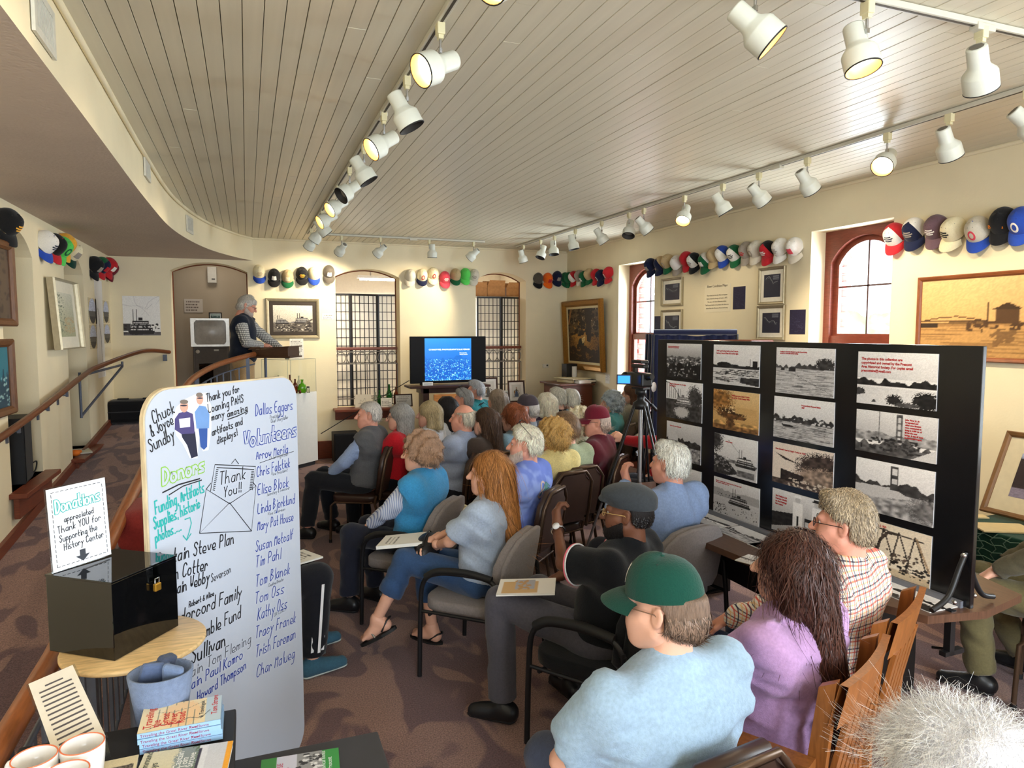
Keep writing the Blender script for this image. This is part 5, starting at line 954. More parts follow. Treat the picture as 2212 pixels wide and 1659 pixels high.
# ------------------------------------------------------------------ the audience
def rel(px, py, deg):
    d = AF*FPX+AR*(px-CXP)-AU*(py-CYP); return deg-math.degrees(math.atan2(d[0], d[1]))
_sc = {}
def seatchair(key, lb, kind='stack', back=.0):
    t0, pos, rz = PEOPLE[key]; f = Vector((-math.sin(rz), math.cos(rz))); pos = (pos[0]+f.x*(.02-back), pos[1]+f.y*(.02-back))
    if kind == 'stack':
        if 'stack' in _sc: t = copy_tree(_sc['stack']); t['label'] = lb
        else: t = _sc['stack'] = stack_chair(lb)
    elif kind == 'grey':
        t = arm_chair(lb, GRYF); t['group'] = 'grey padded armchairs'
    elif kind == 'black': t = arm_chair(lb, BLKF, 'black_armchair', True)
    else: t = wood_chair(lb)
    t = put(t, pos, rz+(.12 if kind == 'wood' else 0)); t.scale = (1, 1, .955); return t
def P_(key, label, hx, hy, rl, chairlb=None, kind='stack', **k):
    k['hyaw'] = k.get('hyaw', 4)+8; k['s'] = k.get('s', 1.)*.94; k.setdefault('seat', .44); k['wd'] = min(1.27, k.get('wd', 1.)*1.12); k['bd'] = k.get('bd', 1.)*1.05; k['lean'] = k.get('lean', .14)+.03; r = person(key, label, (hx, hy+k.pop('drop', 0)), rel(hx, hy, rl+8), **k)
    if chairlb: seatchair(key, chairlb, kind)
    return r
FAR = dict(res=.015, strands_n=1000); MIDR = dict(res=.0135, strands_n=1800); NEAR = dict(res=.009, strands_n=2600)
P_('vestman', 'man with thin grey hair in grey vest over light blue shirt, seated on row end', 800, 868, 62, 'brown stacking chair under the man in the grey vest', hair='short', hc=(196, 188, 178), skin_='pink', shirt=(158, 178, 216), vest=(96, 96, 98), collar=(150, 170, 212), pants=(34, 35, 40), hyaw=10, s=1.02, legs={-1: ((-.12, .46, .56), (-.14, .52, .10), (-.02, .16, -.03)), 1: ((.12, .46, .56), (.16, .40, .10), (.05, .16, -.03))}, hands=((-1, None, (-.3, .3, .9), .5, 1),), slen=.04, res=.012, strands_n=900)
P_('redwoman', 'woman with long grey hair and dark glasses in bright red top', 866, 873, 60, 'brown stacking chair under the woman in the red top', hair='mid', hc=(158, 154, 148), shirt=(206, 34, 46), long_=False, s=.95, specs=(40, 24, 24), hyaw=8, pants=(30, 32, 38), shoes=(30, 30, 34), seed=2, **MIDR)
P_('whitewoman', 'woman with blonde bob in white top, seated before the black-haired woman', 930, 868, 58, 'brown stacking chair under the woman with the blonde bob', hair='bob', hc=(178, 158, 118), shirt=(216, 214, 214), s=.94, hyaw=10, seed=3, **FAR)
P_('blackhair', 'person with black hair in white shirt behind the blonde bob', 966, 858, 42, 'brown stacking chair under the black-haired person', hair='mid', hc=(34, 29, 30), shirt=(222, 222, 224), s=.94, seed=4, **FAR)
P_('baldman', 'balding man in pale blue button shirt, seen mid-audience', 1003, 874, 45, 'brown stacking chair under the balding man in pale blue', hair='bald', hc=(206, 196, 176), skin_='pink', shirt=(164, 176, 202), collar=(156, 170, 198), s=1.02, wd=1.08, bd=1.1, res=.012, strands_n=700, seed=5, hyaw=8)
P_('brownwoman', 'woman with long dark brown hair and sunglasses on her head', 1052, 881, 46, 'brown stacking chair under the woman with long dark brown hair', hair='long', hc=(78, 56, 42), shirt=(74, 62, 56), sunhead=True, s=.96, hyaw=12, seed=6, slen=.12, **MIDR)
P_('greysun', 'grey-haired man in white shirt with sunglasses pushed up on his head', 1004, 841, 52, 'brown stacking chair under the man with sunglasses on grey hair', hair='full', hc=(152, 150, 148), shirt=(214, 216, 220), sunhead=True, collar=(214, 216, 220), skin_='pink', seed=7, **FAR)
P_('tealman', 'grey-haired man in dark teal polo shirt near the television', 1030, 823, 50, 'brown stacking chair under the man in the teal polo', hair='full', hc=(176, 176, 178), shirt=(24, 112, 116), collar=(24, 112, 116), s=1.04, skin_='pink', seed=8, hyaw=10, **FAR)
P_('purplewoman', 'woman with straight ash-blonde hair in purple striped shirt', 1075, 842, 34, 'brown stacking chair under the woman in purple stripes', hair='mid', hc=(152, 134, 116), shirt_m=plaid_mat('stripe_purple', (84, 72, 128), [((176, 168, 196), .1, .28, .9)], 26), s=.93, seed=9, slen=.12, **FAR)
P_('auburn', 'woman with short auburn hair in faded denim jacket', 1113, 876, 42, 'brown stacking chair under the woman with auburn hair', hair='fluffy', hc=(138, 76, 46), shirt=(116, 142, 156), collar=(116, 142, 156), s=.95, seed=10, slen=.06, **MIDR)
r = P_('darkcap', 'man in dark cap and navy fleece with pale blue collar', 1143, 857, 40, 'brown stacking chair under the man in the dark cap', under=True, hair='crop', hc=(190, 186, 180), shirt=(58, 64, 80), collar=(150, 158, 170), skin_='pink', hyaw=18, s=1.03, seed=11, **FAR)
def worn(r, cr, fr, br, emb=None, ec='w', sc=1.11, pit=0.):
    t, HM = r[0], r[1]; c = cap(Matrix.Identity(4), cr, fr, br, emb, ec, sc, top=False, name='cap'); c.parent = t; c.matrix_local = HM @ Matrix.Translation((0, -.004, .038)) @ Matrix.Rotation(-.08+pit, 4, 'X') @ Matrix.Diagonal((sc, sc, sc*.80, 1)); return c
CLR['x'] = (66, 58, 64); CLR['v'] = (112, 30, 46); CLR['f'] = (18, 66, 54)
worn(r, 'x', 'x', 'x')
P_('whitebob', 'woman with smooth white bob in dark purple top', 1181, 850, 26, 'brown stacking chair under the woman with the white bob', hair='bob', hc=(232, 222, 200), shirt=(62, 46, 68), s=.95, seed=12, **FAR)
P_('hoodman', 'grey-haired man in black hooded jacket beside the corner cabinet', 1207, 839, 40, 'brown stacking chair under the man in the black hood', hair='full', hc=(196, 190, 174), shirt=(30, 34, 46), collar=(26, 30, 40), seed=13, **FAR)
P_('paleblue', 'white-haired person in pale blue right by the corner cabinet', 1235, 842, 18, 'brown stacking chair under the person in pale blue', hair='full', hc=(214, 208, 192), shirt=(146, 186, 206), s=.96, seed=14, **FAR)
r = P_('maroon', 'man in maroon cap and maroon shirt with glasses', 1294, 881, 64, 'brown stacking chair under the man in maroon', under=True, hair='crop', hc=(200, 180, 166), shirt=(92, 28, 40), collar=(92, 28, 40), skin_='pink', specs=(60, 60, 64), s=1.02, wd=1.06, hyaw=10, seed=15, **MIDR); worn(r, 'v', 'v', 'v')
P_('floral', 'woman with fluffy white hair in floral blouse', 1252, 884, 36, 'brown stacking chair under the woman in the floral blouse', hair='curly', hc=(220, 208, 176), shirt_m=blotch_mat('floral_cloth', (228, 220, 190), [((150, 156, 120), 16, .56), ((212, 120, 150), 11, .63)]), s=.96, seed=16, curl=.004, **MIDR)
P_('sage', 'man with brown-grey hair in sage green shirt behind the blonde curls', 1226, 894, 30, 'brown stacking chair under the man in sage green', hair='full', hc=(128, 100, 74), shirt=(158, 168, 138), s=1.0, seed=17, **MIDR)
P_('yellow', 'woman with curly golden blonde hair in pale yellow blouse', 1198, 907, 34, 'brown stacking chair under the woman in pale yellow', hair='curly', hc=(200, 158, 92), shirt=(236, 218, 150), s=.96, seed=18, curl=.005, res=.012, strands_n=1300, slen=.05)
PERI = blotch_mat('tiedye', (118, 138, 214), [((150, 170, 232), 4, .5), ((92, 110, 206), 3, .58)])
r19 = P_('periwinkle', 'white-bearded man in periwinkle tee with palm print and glasses on head', 1140, 922, 58, 'brown stacking chair under the man in the periwinkle tee', hair='full', hc=(230, 220, 200), beard=(212, 190, 174), skin_='pink', shirt_m=PERI, long_=False, sunhead=True, s=1.03, wd=1.1, bd=1.12, seed=19, slen=.045, hair_lift=.004, hyaw=8, res=.011, strands_n=1600, pants=(60, 74, 100), shoes=(226, 226, 226))
L20 = {-1: ((-.10, .45, .60), (-.17, .62, .24), (-.05, .15, -.09)), 1: ((.11, .45, .55), (.14, .42, .10), (.02, .17, -.03))}
r20 = P_('anchor', 'woman with long ginger hair in pale grey tee with anchor print, in grey armchair', 1063, 976, 58, 'grey padded armchair under the woman with long ginger hair', 'grey', hair='long', hc=(168, 112, 60), shirt=(170, 184, 204), long_=False, s=.97, wd=1.05, bd=1.1, legs=L20, pants=fabric((52, 78, 116), 'denim'), ankle=.42, shoes=None, seed=20, slen=.16, res=.009, strands_n=2200, hyaw=6, fly=.8, arms={-1: ((-.02, .30, .68), (-1, -.2, -.3)), 1: ((.0, .34, .70), (1, .0, -.5))}, hands=((-1, (.5, .3, -.3), (0, .2, 1), .5, 1), (1, (-.75, .35, -.25), (.2, .3, 1), .55, 1)))
STR = plaid_mat('stripe_blouse', (196, 206, 228), [((84, 104, 164), 0., .22, .85), ((240, 240, 246), .45, .2, .8)], 62)
r21 = P_('bluevest', 'woman with short curly brown hair in blue knitted vest over striped blouse', 913, 939, 56, 'grey padded armchair under the woman in the blue vest', 'grey', hair='curly', hc=(160, 126, 100), shirt_m=STR, vest=fabric((62, 148, 202), 'knit_blue', bump=.6, bs=120), pants=(36, 38, 50), s=.95, wd=1.05, bd=1.1, seed=21, curl=.004, slen=.03, hyaw=6, res=.011, strands_n=1500, specs=(150, 110, 70), legs={-1: ((-.11, .44, .55), (-.12, .46, .10), (-.02, .16, -.03)), 1: ((.11, .44, .55), (.12, .38, .10), (.03, .16, -.03))})
GP = (82, 80, 88)
r22 = P_('polo', 'man in dark grey flat cap and black polo with pink trim, raised wrist with watch', 1365, 1052, 58, 'black padded armchair under the man in the flat cap', 'black', under=True, hair='crop', hc=(30, 26, 26), skin_='dark', shirt=(18, 20, 24), collar=(20, 20, 24), pants=fabric(GP, 'trousers_grey'), long_=False, beard=(24, 20, 20), specs=(196, 160, 100), s=.98, seat=.42, wd=1.2, bd=1.2, lean=.27, seed=22, res=.009, strands_n=600, slen=.012, hyaw=4, arms={-1: ((.0, .27, .98), (-.7, .5, -.8)), 1: ((.16, .36, .66), (1, -.3, -.2))}, hands=((-1, (.35, .3, .8), (-.7, .6, .1), 1.0, .9), (1, None, (0, .1, 1), .7, 1)), legs={-1: ((-.17, .50, .60), (-.19, .47, .10), (-.05, .17, -.03)), 1: ((.17, .48, .56), (.20, .30, .10), (.07, .15, -.03))})
r23 = P_('panelman', 'white-haired man in blue button shirt beside the photo display', 1452, 957, 38, 'grey padded armchair under the white-haired man by the display', 'grey', hair='full', hc=(226, 222, 212), skin_='pink', shirt=(134, 154, 190), collar=(134, 154, 190), s=1.02, wd=1.1, bd=1.1, seed=23, slen=.045, res=.010, strands_n=1900, hyaw=6, arms={-1: ((-.02, .30, .98), (-1, .2, -.8)), 1: ((.1, .3, .64), (1, -.3, -.2))}, hands=((-1, (.0, .35, .9), (-.9, .2, 0), .9, 1),))
r24 = P_('greencap', 'heavy man in dark green cap and pale blue-grey tee, back to the camera', 1444, 1222, 34, 'brown stacking chair under the man in the green cap', under=True, hair='full', hc=(120, 98, 82), skin_='fair', shirt=(160, 186, 210), long_=False, specs=(120, 90, 70), s=1.02, wd=1.2, bd=1.3, lean=.02, seed=24, slen=.03, res=.009, strands_n=3200, hyaw=22, pants=(60, 66, 84), arms={-1: ((-.10, .28, .64), (-1, -.15, -.4)), 1: ((.10, .32, .64), (1, -.35, -.2))}, hands=((-1, (.3, .8, -.2), (-.4, 0, 1), .6, 1),)); worn(r24, 'f', 'f', 'f', 'patch', 'w', 1.12)
r25 = P_('lilac', 'woman with long wavy dark auburn hair in lilac tee, in wooden armchair', 1722, 1148, 56, 'wooden armchair with slatted back under the woman in lilac', 'wood', hair='longer', hc=(70, 40, 31), skin_='fair', shirt=(184, 146, 190), long_=False, s=1.0, wd=1.12, bd=1.2, seed=25, slen=.16, curl=.006, res=.009, strands_n=5200, hyaw=8, swid=.002, fly=.5)
PLAID = plaid_mat('plaid_shirt', (230, 222, 210), [((44, 48, 74), .0, .12, .85), ((206, 84, 70), .33, .13, .8), ((232, 178, 90), .66, .10, .55)], 22)
r26 = P_('plaid', 'man with grey-blond hair and glasses in red, navy and cream plaid shirt', 1836, 1068, 60, 'wooden armchair under the man in the plaid shirt', 'wood', hair='full', hc=(158, 142, 118), skin_='pink', shirt_m=PLAID, collar=PLAID, pants=fabric((40, 54, 84), 'denim_dark'), specs=(40, 30, 28), s=1.04, wd=1.08, bd=1.08, seed=26, slen=.025, res=.009, strands_n=3200, hyaw=6, arms={-1: ((-.12, .42, .66), (-1, -.3, -.2)), 1: ((.12, .34, .66), (1, -.3, -.2))}, hands=((-1, None, (-.2, .2, 1), .45, 1), (1, None, (0, .1, 1), .5, 1)))
r27 = P_('fuzzy', 'person with fluffy white hair at the bottom photo corner', 2100, 1585, 30, None, hair='fluffy', hc=(250, 247, 250), shirt=(170, 160, 170), s=.97, seed=27, slen=.10, curl=.006, res=.012, strands_n=11000, swid=.0005, fly=4.0, hair_lift=.01)
seatchair('fuzzy', 'brown stacking chair under the fluffy white-haired person')
P_('spectacled', 'woman with brown bob and glasses in grey top behind the camcorder', 1367, 829, 74, 'brown stacking chair under the woman behind the camcorder', hair='bob', hc=(96, 66, 48), shirt=(146, 142, 126), specs=(150, 40, 50), s=1.04, seed=30, hyaw=6, **FAR)
P_('bluehair', 'lady with curled blue-grey hair in pale teal by the window wall', 1324, 848, 66, 'brown stacking chair under the lady with blue-grey curls', hair='curly', hc=(168, 178, 184), shirt=(92, 164, 164), s=.92, seed=31, curl=.003, **FAR)
# person behind the whiteboard (legs only in view), knees turned towards the chairs
q = at(694, 1428, Z=0); rzz = math.radians(rel(690, 1300, -68)); f = Vector((-math.sin(rzz), math.cos(rzz)))
person('track', 'person in black track trousers with white stripes behind the whiteboard', None, math.degrees(rzz), pos=(q.x-f.x*.56, q.y-f.y*.56), hair='short', hc=(120, 110, 100), shirt=(80, 86, 100), pants=(24, 25, 32), shoes=(58, 96, 116), res=.011, strands_n=300, seed=33, s=1.02, legs={-1: ((-.16, .50, .56), (-.18, .56, .10), (.0, .16, -.03)), 1: ((.14, .49, .56), (.15, .45, .10), (.0, .16, -.03))})
seatchair('track', 'brown stacking chair behind the whiteboard')
# person at the far side of the display table, reaching out of the photo
q = at(2075, 1465, Z=0); rzz = math.radians(rel(2075, 1400, 84)); f = Vector((-math.sin(rzz), math.cos(rzz)))
person('olive', 'person in olive trousers and black shoes beyond the display table', None, math.degrees(rzz), pos=(q.x-f.x*.52, q.y-f.y*.52), hair='short', hc=(120, 110, 100), shirt=(96, 90, 70), pants=(104, 96, 66), shoes=(24, 24, 24), res=.011, strands_n=300, seed=34, s=1.02, arms={-1: ((-.10, .40, .66), (-1, -.3, 0)), 1: ((.12, .36, .66), (1, -.3, 0))}, hands=((-1, None, (0, .1, 1), .6, 1),), legs={-1: ((-.12, .47, .56), (-.12, .42, .10), (.0, .17, -.03)), 1: ((.14, .47, .56), (.32, .25, .10), (.04, .16, -.03))})
seatchair('olive', 'brown stacking chair beyond the display table')
# camera operator hidden behind the display, only the hand on the pan handle shows
q = at(1470, 950, D=6.1)
person('operator', 'person in red sleeve gripping the camcorder handle behind the display', None, rel(1470, 950, 80), pos=(q.x, q.y), hair='short', hc=(150, 140, 130), shirt=(168, 30, 36), res=.014, strands_n=200, seed=35, arms={-1: ((-.10, .52, .98), (-1, -.2, -.6)), 1: ((.1, .3, .62), (1, -.3, 0))}, hands=((-1, (.1, .8, .4), (-.5, 0, .6), .9, 1),))
seatchair('operator', 'brown stacking chair of the camcorder operator')
# speaker
CHK = plaid_mat('check_shirt', (226, 224, 216), [((60, 58, 66), .0, .36, .75)], 42)
pz = rampz(9.6); sp_ = at(522, 700, Y=9.6)
rS = person('speaker', 'grey-haired bearded speaker in navy vest and checked shirt at the lectern', None, rel(520, 700, -104), pos=(sp_.x, 9.6), stand=pz, hair='fluffy', hc=(204, 198, 188), skin_='pink', shirt_m=CHK, vest=(30, 36, 50), collar=CHK, pants=(190, 158, 114), beard=(204, 186, 174), specs=(90, 80, 70), s=1.03, wd=1.06, bd=1.04, lean=-.05, hpitch=-24, hyaw=4, res=.011, strands_n=1200, slen=.035, seed=32, curl=.003, hair_lift=-.014, arms={1: ((.10, .27, 1.12), (1, -.25, -.5)), -1: ((-.16, .46, 1.06), (-1, -.3, -.3))}, hands=((1, (-.6, .6, .1), (.2, .2, 1), .9, 1), (-1, (.1, 1, -.1), (0, .1, 1), .2, 1)))
# ---------------- small things that belong to the figures
def onhead(r, M): return r[1] @ M
t22, HM22 = r22[0], r22[1]
f = Field((-.14, -.17, -.05), (.14, .17, .16), .005); f.ell((0, -.012, .05), (.094, .118, .068), .02).ell((0, .045, .058), (.088, .085, .040), .03).ell((0, .095, .035), (.075, .045, .014), .012).ell((0, -.02, .02), (.088, .108, .03), .02); x_, y_, z_ = f.xyz(); f.cut(.012-.28*np.clip(y_-.0, 0, 1)*0-z_+0*x_+.0*y_)
o = link('flat_cap', meshof([f.nets()], 'flat_cap', fabric((58, 62, 66), 'cap_wool')), t22); o.matrix_local = HM22 @ Matrix.Translation((0, -.004, .022)) @ Matrix.Rotation(.06, 4, 'X')
PK = plain((236, 112, 132)); WHT = plain((232, 232, 234))
# pink and white piping on sleeves and collar
for sx in (-1, 1):
    A, E, Hn = r22[2][sx]; d = Vector(E-A).normalized(); c = Vector(A+(E-A)*.72); u_ = d.orthogonal().normalized(); v_ = d.cross(u_)
    for off, m in ((-.004, PK), (-.012, WHT)): MB().tube([c+d*off+(u_*math.cos(a)+v_*math.sin(a))*(.062*.92*1.15+.0275) for a in [2*PI*i/28 for i in range(28)]], .0040, 5, 0, True).build('sleeve_piping', m, t22)
c22 = r22[4]['N']+r22[4]['u']*.022*.92; lean = .3
for k, m in ((.0, PK),): MB().tube([tuple(c22+np.array([1, 0, 0])*.0765*math.cos(a)+np.array([0, math.cos(lean), math.sin(lean)])*.0785*math.sin(a)+r22[4]['u']*(-.016-.012*max(0, math.sin(a)))) for a in [2*PI*i/30 for i in range(30)]], .0035, 5, 0, True).build('collar_piping', m, t22)
# watch
A, E, Hn = r22[2][-1]; d = Vector(Hn-E).normalized(); c = Vector(Hn)-d*.025; u_ = d.orthogonal().normalized(); v_ = d.cross(u_); w = MB().tube([c+(u_*math.cos(a)+v_*math.sin(a))*.0315 for a in [2*PI*i/20 for i in range(20)]], .006, 6, 0, True).build('wristwatch', CHR, t22)
bk = Vector((-.8, -.3, .3)); bk = (bk-d*bk.dot(d)).normalized(); MB().lathe([(.018, 0), (.018, .008), (0, .009)], 16, 0, basis(d, bk.cross(d), bk, c+bk*.031)).build('watch_face', plain((230, 230, 232), rough=.2), w)
# track stripes and trouser stripes
tt = PEOPLE['track'][0]
for sx in (-1, 1):
    for k in range(3):
        dx = -.012+.03*k; kn = Vector((.14 if sx > 0 else -.16, .49, .56)); an = Vector((.15 if sx > 0 else -.18, .45 if sx > 0 else .56, .10)); side = Vector((sx, 0, 0)); P = []
        for j in range(10): w_ = j/9; b = kn.lerp(an, .02+.83*w_); P.append(b+Vector((sx*(.091-.008*w_)*(1-.25*abs(dx-.018)/.03), -.02+dx, 0)))
        mb = MB(); mb.add([q_ for p in P for q_ in ((p.x, p.y-.008, p.z), (p.x, p.y+.008, p.z))], [(2*i, 2*i+1, 2*i+3, 2*i+2) for i in range(9)], 0, True); mb.build('white_stripe', WHT, tt)
# sandals for the woman with the anchor tee: bare feet on black soles
t20 = r20[0]
for sx in (-1, 1):
    hp_, kn, an, toe = r20[3][sx]; fd = toe-an; fd = fd/np.linalg.norm(fd); flat = abs(an[2]-.10) < .02; n_ = np.array([0, 0, 1.]) if flat else np.cross(np.cross(fd, [0, 0, 1]), fd)
    if flat: fd = fd*np.array([1, 1, 0]); fd /= np.linalg.norm(fd)
    n_ = n_/np.linalg.norm(n_); sd = np.cross(fd, n_); h0 = an-n_*.055-fd*.03; f = Field(an-.25, an+.25, .005); f.cone(an, h0, .034, .032, .03).cone(h0, h0+fd*.13-n_*.008, .030, .028, .02).cone(an+n_*.0, h0+fd*.1, .03, .024, .03)
    for j in range(5): b0 = h0+fd*.13-n_*.01+sd*(.030-.0145*j)*(1); f.cone(h0+fd*.10+sd*(.02-.01*j), b0+fd*(.055-.008*abs(j-.5))-n_*.002, .016, .0095 if j else .0125, .008)
    link('foot', meshof([f.nets()], 'foot', skin('fair')), t20)
    M = Matrix(((sd[0], fd[0], n_[0], h0[0]), (sd[1], fd[1], n_[1], h0[1]), (sd[2], fd[2], n_[2], h0[2]), (0, 0, 0, 1))); o = MB().prism([(.036*math.sin(a)*(1 if math.cos(a) < 0 else 1.15), .075+.125*-math.cos(a)) for a in [2*PI*i/24 for i in range(24)]], -.052, -.034).build('sandal', RUB, t20); o.matrix_local = M
    MB().tube([(-.04, .08, -.03), (-.025, .095, .012), (0, .11, .02), (.025, .095, .012), (.04, .08, -.03)], .006, 6).build('strap', mat('silver_strap', (196, 196, 190), rough=.25, metal=.7), o); MB().tube([(0, .11, .02), (.006, .16, .0), (.01, .175, -.03)], .004, 6).build('strap', BLK, o); MB().tube([(-.036, .03, -.02), (-.03, -.03, .025), (0, -.05, .03), (.03, -.03, .025), (.036, .03, -.02)], .005, 6).build('strap', BLK, o)
# ------------------------------------------------------------------ television and its surroundings
def emit_print(strength):
    k = 'screen_print'
    if k in MATS: return MATS[k]
    m = bpy.data.materials.new(k); m.use_nodes = True; nt = m.node_tree; b = nt.nodes['Principled BSDF']; a = nt.nodes.new('ShaderNodeAttribute'); a.attribute_name = 'Col'
    nt.links.new(a.outputs['Color'], b.inputs['Base Color']); nt.links.new(a.outputs['Color'], b.inputs['Emission Color']); b.inputs['Emission Strength'].default_value = strength; b.inputs['Roughness'].default_value = .3; MATS[k] = m; return m
TY = 10.32; a, b = at(886, 727, Y=TY), at(1050, 825, Y=TY); tv = thing('television', 'large flat black television showing a blue title slide', 'television', ((a.x+b.x)/2, TY, b.z)); TW, TH = b.x-a.x, a.z-b.z
GB = mat('gloss_black', (10, 10, 12), rough=.4, var=0, spec=.15); B('housing', (0, .035, TH/2), (TW, .06, TH), GB, tv, bev=.006); B('bezel', (0, .002, TH/2), (TW-.01, .006, TH-.01), GB, tv)
s0, s1 = at(917, 731, Y=TY), at(1018, 820, Y=TY); SW, SH = s1.x-s0.x, s0.z-s1.z
p = Pic(130, 116, (24, 110, 196), 5).grad((20, 84, 190), (36, 132, 210)); p.ridge(.52, .12, (18, 100, 190), 9, .0).ridge(.44, .1, (14, 88, 184), 9, 0); 
for k in range(420): x = p.r.rand(); y = .5*p.r.rand()**1.6; p.ell(x, y, .004+.012*p.r.rand()*(1-y), .004+.012*p.r.rand()*(1-y), ((90, 190, 236), (40, 150, 220), (150, 220, 240))[k % 3])
p.specks(.1, .3, .95, .5, (130, 220, 230), 90, .006)
o = link('slide', p.mesh(SW, SH), tv); o.data.materials.clear(); o.data.materials.append(emit_print(.38)); sc_ = Vector(((s0.x+s1.x)/2-tv.location.x, -.004, (s0.z+s1.z)/2-b.z)); o.matrix_local = Matrix.Translation(sc_) @ Matrix.Rotation(PI/2, 4, 'X')
TXW = mat('slide_text', (255, 255, 255), var=0, emis=(255, 255, 255), es=.8)
textmesh("CYANOTYPES: PHOTOGRAPHY'S BLUE PERIOD", .031, TXW, tv, Matrix.Translation(sc_+Vector((.02, -.002, .14))) @ Matrix.Rotation(PI/2, 4, 'X'), align='CENTER'); textmesh("Presented by\nGuest Speaker", .022, TXW, tv, Matrix.Translation(sc_+Vector((.18, -.002, .09))) @ Matrix.Rotation(PI/2, 4, 'X'))
for sx in (-1, 1): B('foot', (sx*.42, 0, -.02), (.03, .24, .04), GB, tv)
zsh = b.z-.055; DW = wood((58, 32, 24), 'walnut_dark', rough=.35, stretch=(1, 8, 8))
t = thing('television_stand', 'dark wooden stand carrying the television', 'stand', (tv.location.x-.02, TY-.02, 0)); B('top_shelf', (0, .04, zsh+.012), (TW+.06, .44, .035), DW, t, bev=.006); B('lower_rail', (.05, .1, zsh-.05), (TW*.82, .3, .08), DW, t)
for sx in (-1, 1): B('post', (sx*.36, .1, (zsh-.02)/2), (.09, .3, zsh-.02), DW, t)
PINE = wood((196, 128, 66), 'pine', stretch=(1, 6, 6)); t = thing('pine_crate', 'old pine crate with stencilled marks under the television', 'crate', (tv.location.x-.02, TY-.22, 0))
for k in range(3): B('plank', (0, -.0, .62+k*.15), (.56, .03, .145), PINE, t, bev=.003)
B('plank', (0, .12, .42), (.54, .22, .8), PINE, t)
writing(t, 'Ed U', -.2, .80, .16, .016, plain((70, 44, 26)), 0, 'stencil').matrix_local = Matrix.Translation((0, -.018, 0)) @ Matrix.Rotation(PI/2, 4, 'X') @ Matrix.Translation((0, 0, 0))
t = thing('caption_card', 'small white card standing at the foot of the television', 'card', at(924, 828, Y=TY-.14)); t.location.z = zsh+.03; B('card', (0, 0, .03), (.16, .006, .05), plain((230, 228, 220)), t); B('print_line', (0, -.004, .03), (.12, .002, .008), plain((120, 116, 110)), t)
MB().tube(smooth_path([tuple(at(884, 822, Y=TY)), tuple(at(800, 872, Y=10.5)), tuple(at(693, 937, Y=10.6))], 6), .006, 6).build('power_cable', RUB, None, label='black cable slanting from the television to the white case', cat='cable')
# ------------------------------------------------------------------ arched openings: guards, screens, office
RING = mat('iron_grey', (128, 122, 114), rough=.5, metal=.4); LAT = mat('lacquer_black', (26, 22, 22), rough=.4); PAP = mat('screen_paper', (240, 234, 222), rough=.95, var=.03, vs=6, trans=.3)
def guard(x0, x1, lb):
    t = thing('window_guard', lb, 'railing', ((x0+x1)/2, YB+.2, 0)); w = x1-x0; zt = at(790, 753, Y=YB+.2).z
    B('top_rail', (0, 0, zt), (w, .06, .045), TRIMW, t, bev=.01)
    for z in (zt-.045, zt-.24): B('bar', (0, 0, z), (w, .014, .014), RING, t)
    n = 6
    for k in range(n): MB().tube([((k+.5)*w/n-w/2+.07*math.cos(q), 0, zt-.142+.088*math.sin(q)) for q in [2*PI*i/20 for i in range(20)]], .007, 6, 0, True).build('ring', RING, t)
    for k in range(n+1): B('baluster', (k*w/n-w/2+.0, 0, (zt-.24+.8)/2), (.012, .012, zt-.24-.8), RING, t)
    B('bar', (0, 0, .88), (w, .014, .014), RING, t)
guard(1.28, 2.24, 'iron guard with rings and wooden rail in the first arched opening'); guard(3.51, 4.37, 'iron guard with rings and wooden rail in the second arched opening')
hb = MB().box((0, 0, 0), (1, .012, .010)).mesh('lattice_bar', LAT); vb = MB().box((0, 0, 0), (.010, .012, 1)).mesh('lattice_bar', LAT)
def shoji(xs, Ys, ztop, lb):
    t = thing('folding_screen', lb, 'screen', (xs[0], Ys, 0)); H = ztop-.06
    for i, (x0, x1) in enumerate(zip(xs, xs[1:])):
        x0 -= xs[0]; x1 -= xs[0]; w = x1-x0; zz = .06 if i % 2 else -.06
        M = basis(Vector((w, zz, 0)).normalized(), Vector((-zz, w, 0)).normalized(), (0, 0, 1), (x0, -zz/2, 0)); L = math.hypot(w, zz)
        pn = link('panel', MB().box((L/2, .012, .06+H/2), (L-.03, .002, H-.03)).mesh('panel', PAP), t); pn.matrix_local = M
        for xx in (.012, L-.012): B('stile', (xx, 0, .03+H/2), (.028, .03, H+.06), LAT, pn)
        for z in (.07, .06+H): B('rail', (L/2, 0, z), (L, .03, .03), LAT, pn)
        for k in range(1, 6): o = link('lattice_bar', vb, pn, (k*L/6, 0, .06+H/2)); o.scale = (1, 1, H)
        nr = 18
        for k in range(1, nr): o = link('lattice_bar', hb, pn, (L/2, 0, .06+H*k/nr)); o.scale = (L, 1, 1)
SY = YB+.55; x_a = at(757, 700, Y=SY).x; x_b = at(817, 700, Y=SY).x; shoji([x_a-.43, x_a, x_b, x_b+.44], SY, at(790, 637, Y=SY).z, 'black lattice folding screen in the first arched opening'); x_c = at(1081, 700, Y=SY).x; shoji([x_c-.42, x_c, x_c+.40], SY, at(1080, 643, Y=SY).z, 'black lattice folding screen in the second arched opening')
q = at(835, 604, Y=YB+2.4); t = thing('fluorescent_light', 'lit fluorescent tube fixture seen through the first arched opening', 'light', q); B('hanger', (.3, 0, (3.39-q.z)/2), (.02, .02, 3.39-q.z), plain((200, 200, 200)), t); B('hanger', (-.3, 0, (3.39-q.z)/2), (.02, .02, 3.39-q.z), plain((200, 200, 200)), t); B('fitting', (0, 0, .04), (1.1, .16, .05), plain((230, 230, 226)), t); MB().tube([(-.5, 0, 0), (.5, 0, 0)], .022, 10).build('tube', mat('tube_lit', (255, 255, 250), var=0, emis=(250, 252, 255), es=14), t)
